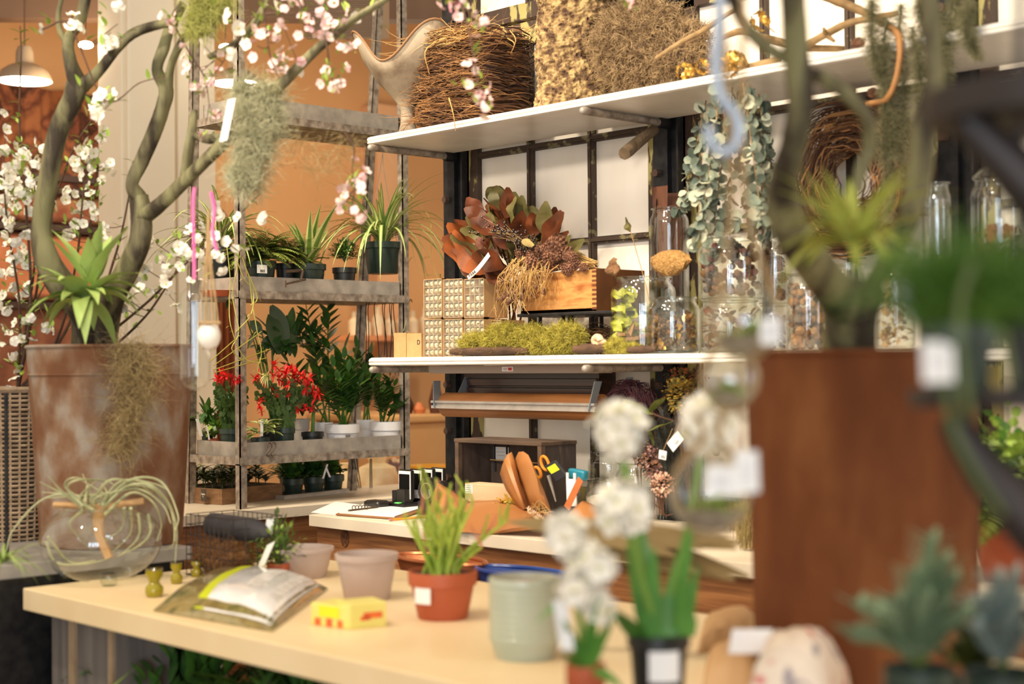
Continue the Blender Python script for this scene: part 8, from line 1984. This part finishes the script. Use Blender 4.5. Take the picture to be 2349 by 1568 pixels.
# fern behind the right bucket
q = W(2330, 1330, ZC); t = pot('maidenhair_fern', 'bright green fern seen behind the right bucket and dark stand', 'potted plant', (q.x, q.y, ZC), .09, .12, M_terra); fern(t, (q.x, q.y, ZC + .12), 60, .30, 8, M_fern, .05)
bush(t, (q.x, q.y, ZC + .14), (.22, .2, .2), 700, .024, .02, [M_g3, M_g1], 51, up=.2, st=60, shape='round')
# kraft parcels and floral cloth bags at the front right
def parcel(name, label, cat, pts, h, m, lab=None):
    v, f, n_ = pillow(pts, h, 14, 10); t = thing(name, label, cat, v[0]); obj('wrap', MB().add(v, f), m, t); return t, v, n_
M_par = mat('kraft_parcel', (206, 166, 120), (190, 146, 100), 6, .6)
parcel('kraft_parcel', 'kraft wrapped parcel with a white label left of the rust brown bucket', 'parcel', [(1600, 1500), (1725, 1480), (1740, 1430), (1610, 1450)], .05, M_par)
parcel('kraft_parcel', 'front kraft parcel below the label at the bottom edge', 'parcel', [(1610, 1600), (1740, 1600), (1760, 1505), (1620, 1520)], .05, M_par)
c = P(1722, 1470, 2.25); tag(obj('paper_label', MB().obox(c, RT * .03, UP * .018 + RT * .003, FW * .001), M_paper, org=c, smooth=False), 'white paper label standing on the kraft parcel', 'label')
M_fab = bpy.data.materials.new('floral_cloth'); MATS['floral_cloth'] = M_fab; M_fab.use_nodes = True
def fabm():
    nt = M_fab.node_tree; N = nt.nodes; L = nt.links; b = N['Principled BSDF']; b.inputs['Roughness'].default_value = .35; tc = N.new('ShaderNodeTexCoord')
    n = N.new('ShaderNodeTexNoise'); n.inputs['Scale'].default_value = 16; n.inputs['Detail'].default_value = 1; L.new(tc.outputs['Object'], n.inputs['Vector'])
    cr = N.new('ShaderNodeValToRGB'); e = cr.color_ramp.elements; e[0].position = .36; e[0].color = lin((206, 70, 70)); e[1].position = .41; e[1].color = lin((236, 218, 200))
    q = e.new(.62); q.color = lin((240, 222, 204)); q = e.new(.66); q.color = lin((150, 140, 150)); q = e.new(.69); q.color = lin((236, 218, 200)); L.new(n.outputs[0], cr.inputs[0]); L.new(cr.outputs[0], b.inputs['Base Color'])
fabm()
parcel('floral_bag', 'shiny cream bag printed with red flowers at the bottom right of the table', 'bag', [(1690, 1700), (1900, 1690), (1965, 1610), (1760, 1605)], .125, M_fab)
# greenery and wicker under the table
q = Q(320, 1640, 2.05); wicker((q.x, q.y, 0), .12, .14, .50, 'brown wicker basket in the dark under the table', mat('brown_wicker', (140, 98, 60), (110, 76, 46), 30, .8), n=26)
q = Q(440, 1640, 2.2); wicker((q.x, q.y, 0), .11, .13, .46, 'smaller wicker basket deeper under the table', mat('brown_wicker', (0, 0, 0)), n=24)
def floorplant(px, py, Y, label, rad, n, seed, m, hh=.35, L=.10, Wd=.03):
    q = Q(px, py, Y); z = max(.25, q.z); t = pot('floor_plant', label, 'potted plant', (q.x, q.y, 0), .16, z - .02, M_terra, rim=.1); bush(t, (q.x, q.y, z), (rad, rad, hh), n, L, Wd, m, seed, up=.6, st=30)
floorplant(430, 1620, 1.95, 'dark leafy plant under the middle of the table', .26, 420, 61, [M_g2, M_g1], .16, .07, .025)
floorplant(720, 1660, 1.9, 'dark leafy plant under the table at the bottom centre', .26, 420, 62, [M_g2, M_g1], .14, .07, .025)
q = P(10, 1560, 3.05); t = pot('grassy_floor_plant', 'arching grassy green plant at the bottom left corner', 'potted plant', (q.x, q.y, 0), .14, .34, M_blackp)
rosette(t, (q.x, q.y, .34), 70, .5, .022, (0,), 63, (.8, 2.2), (.8, 3.0), 'grassy_leaves', mat('yellow_green_blade', (122, 140, 60), (96, 120, 48), 8, .5), segs=12, fold=.2, spread=.05)
c = P(5, 1290, 3.3); t = thing('air_plant', 'green feathery air plant at the left picture edge beside the table end', 'air plant', c); rosette(t, c, 40, .12, .007, (0,), 64, (.6, 2), (.0, 1.6), 'leaves', M_til, segs=8)
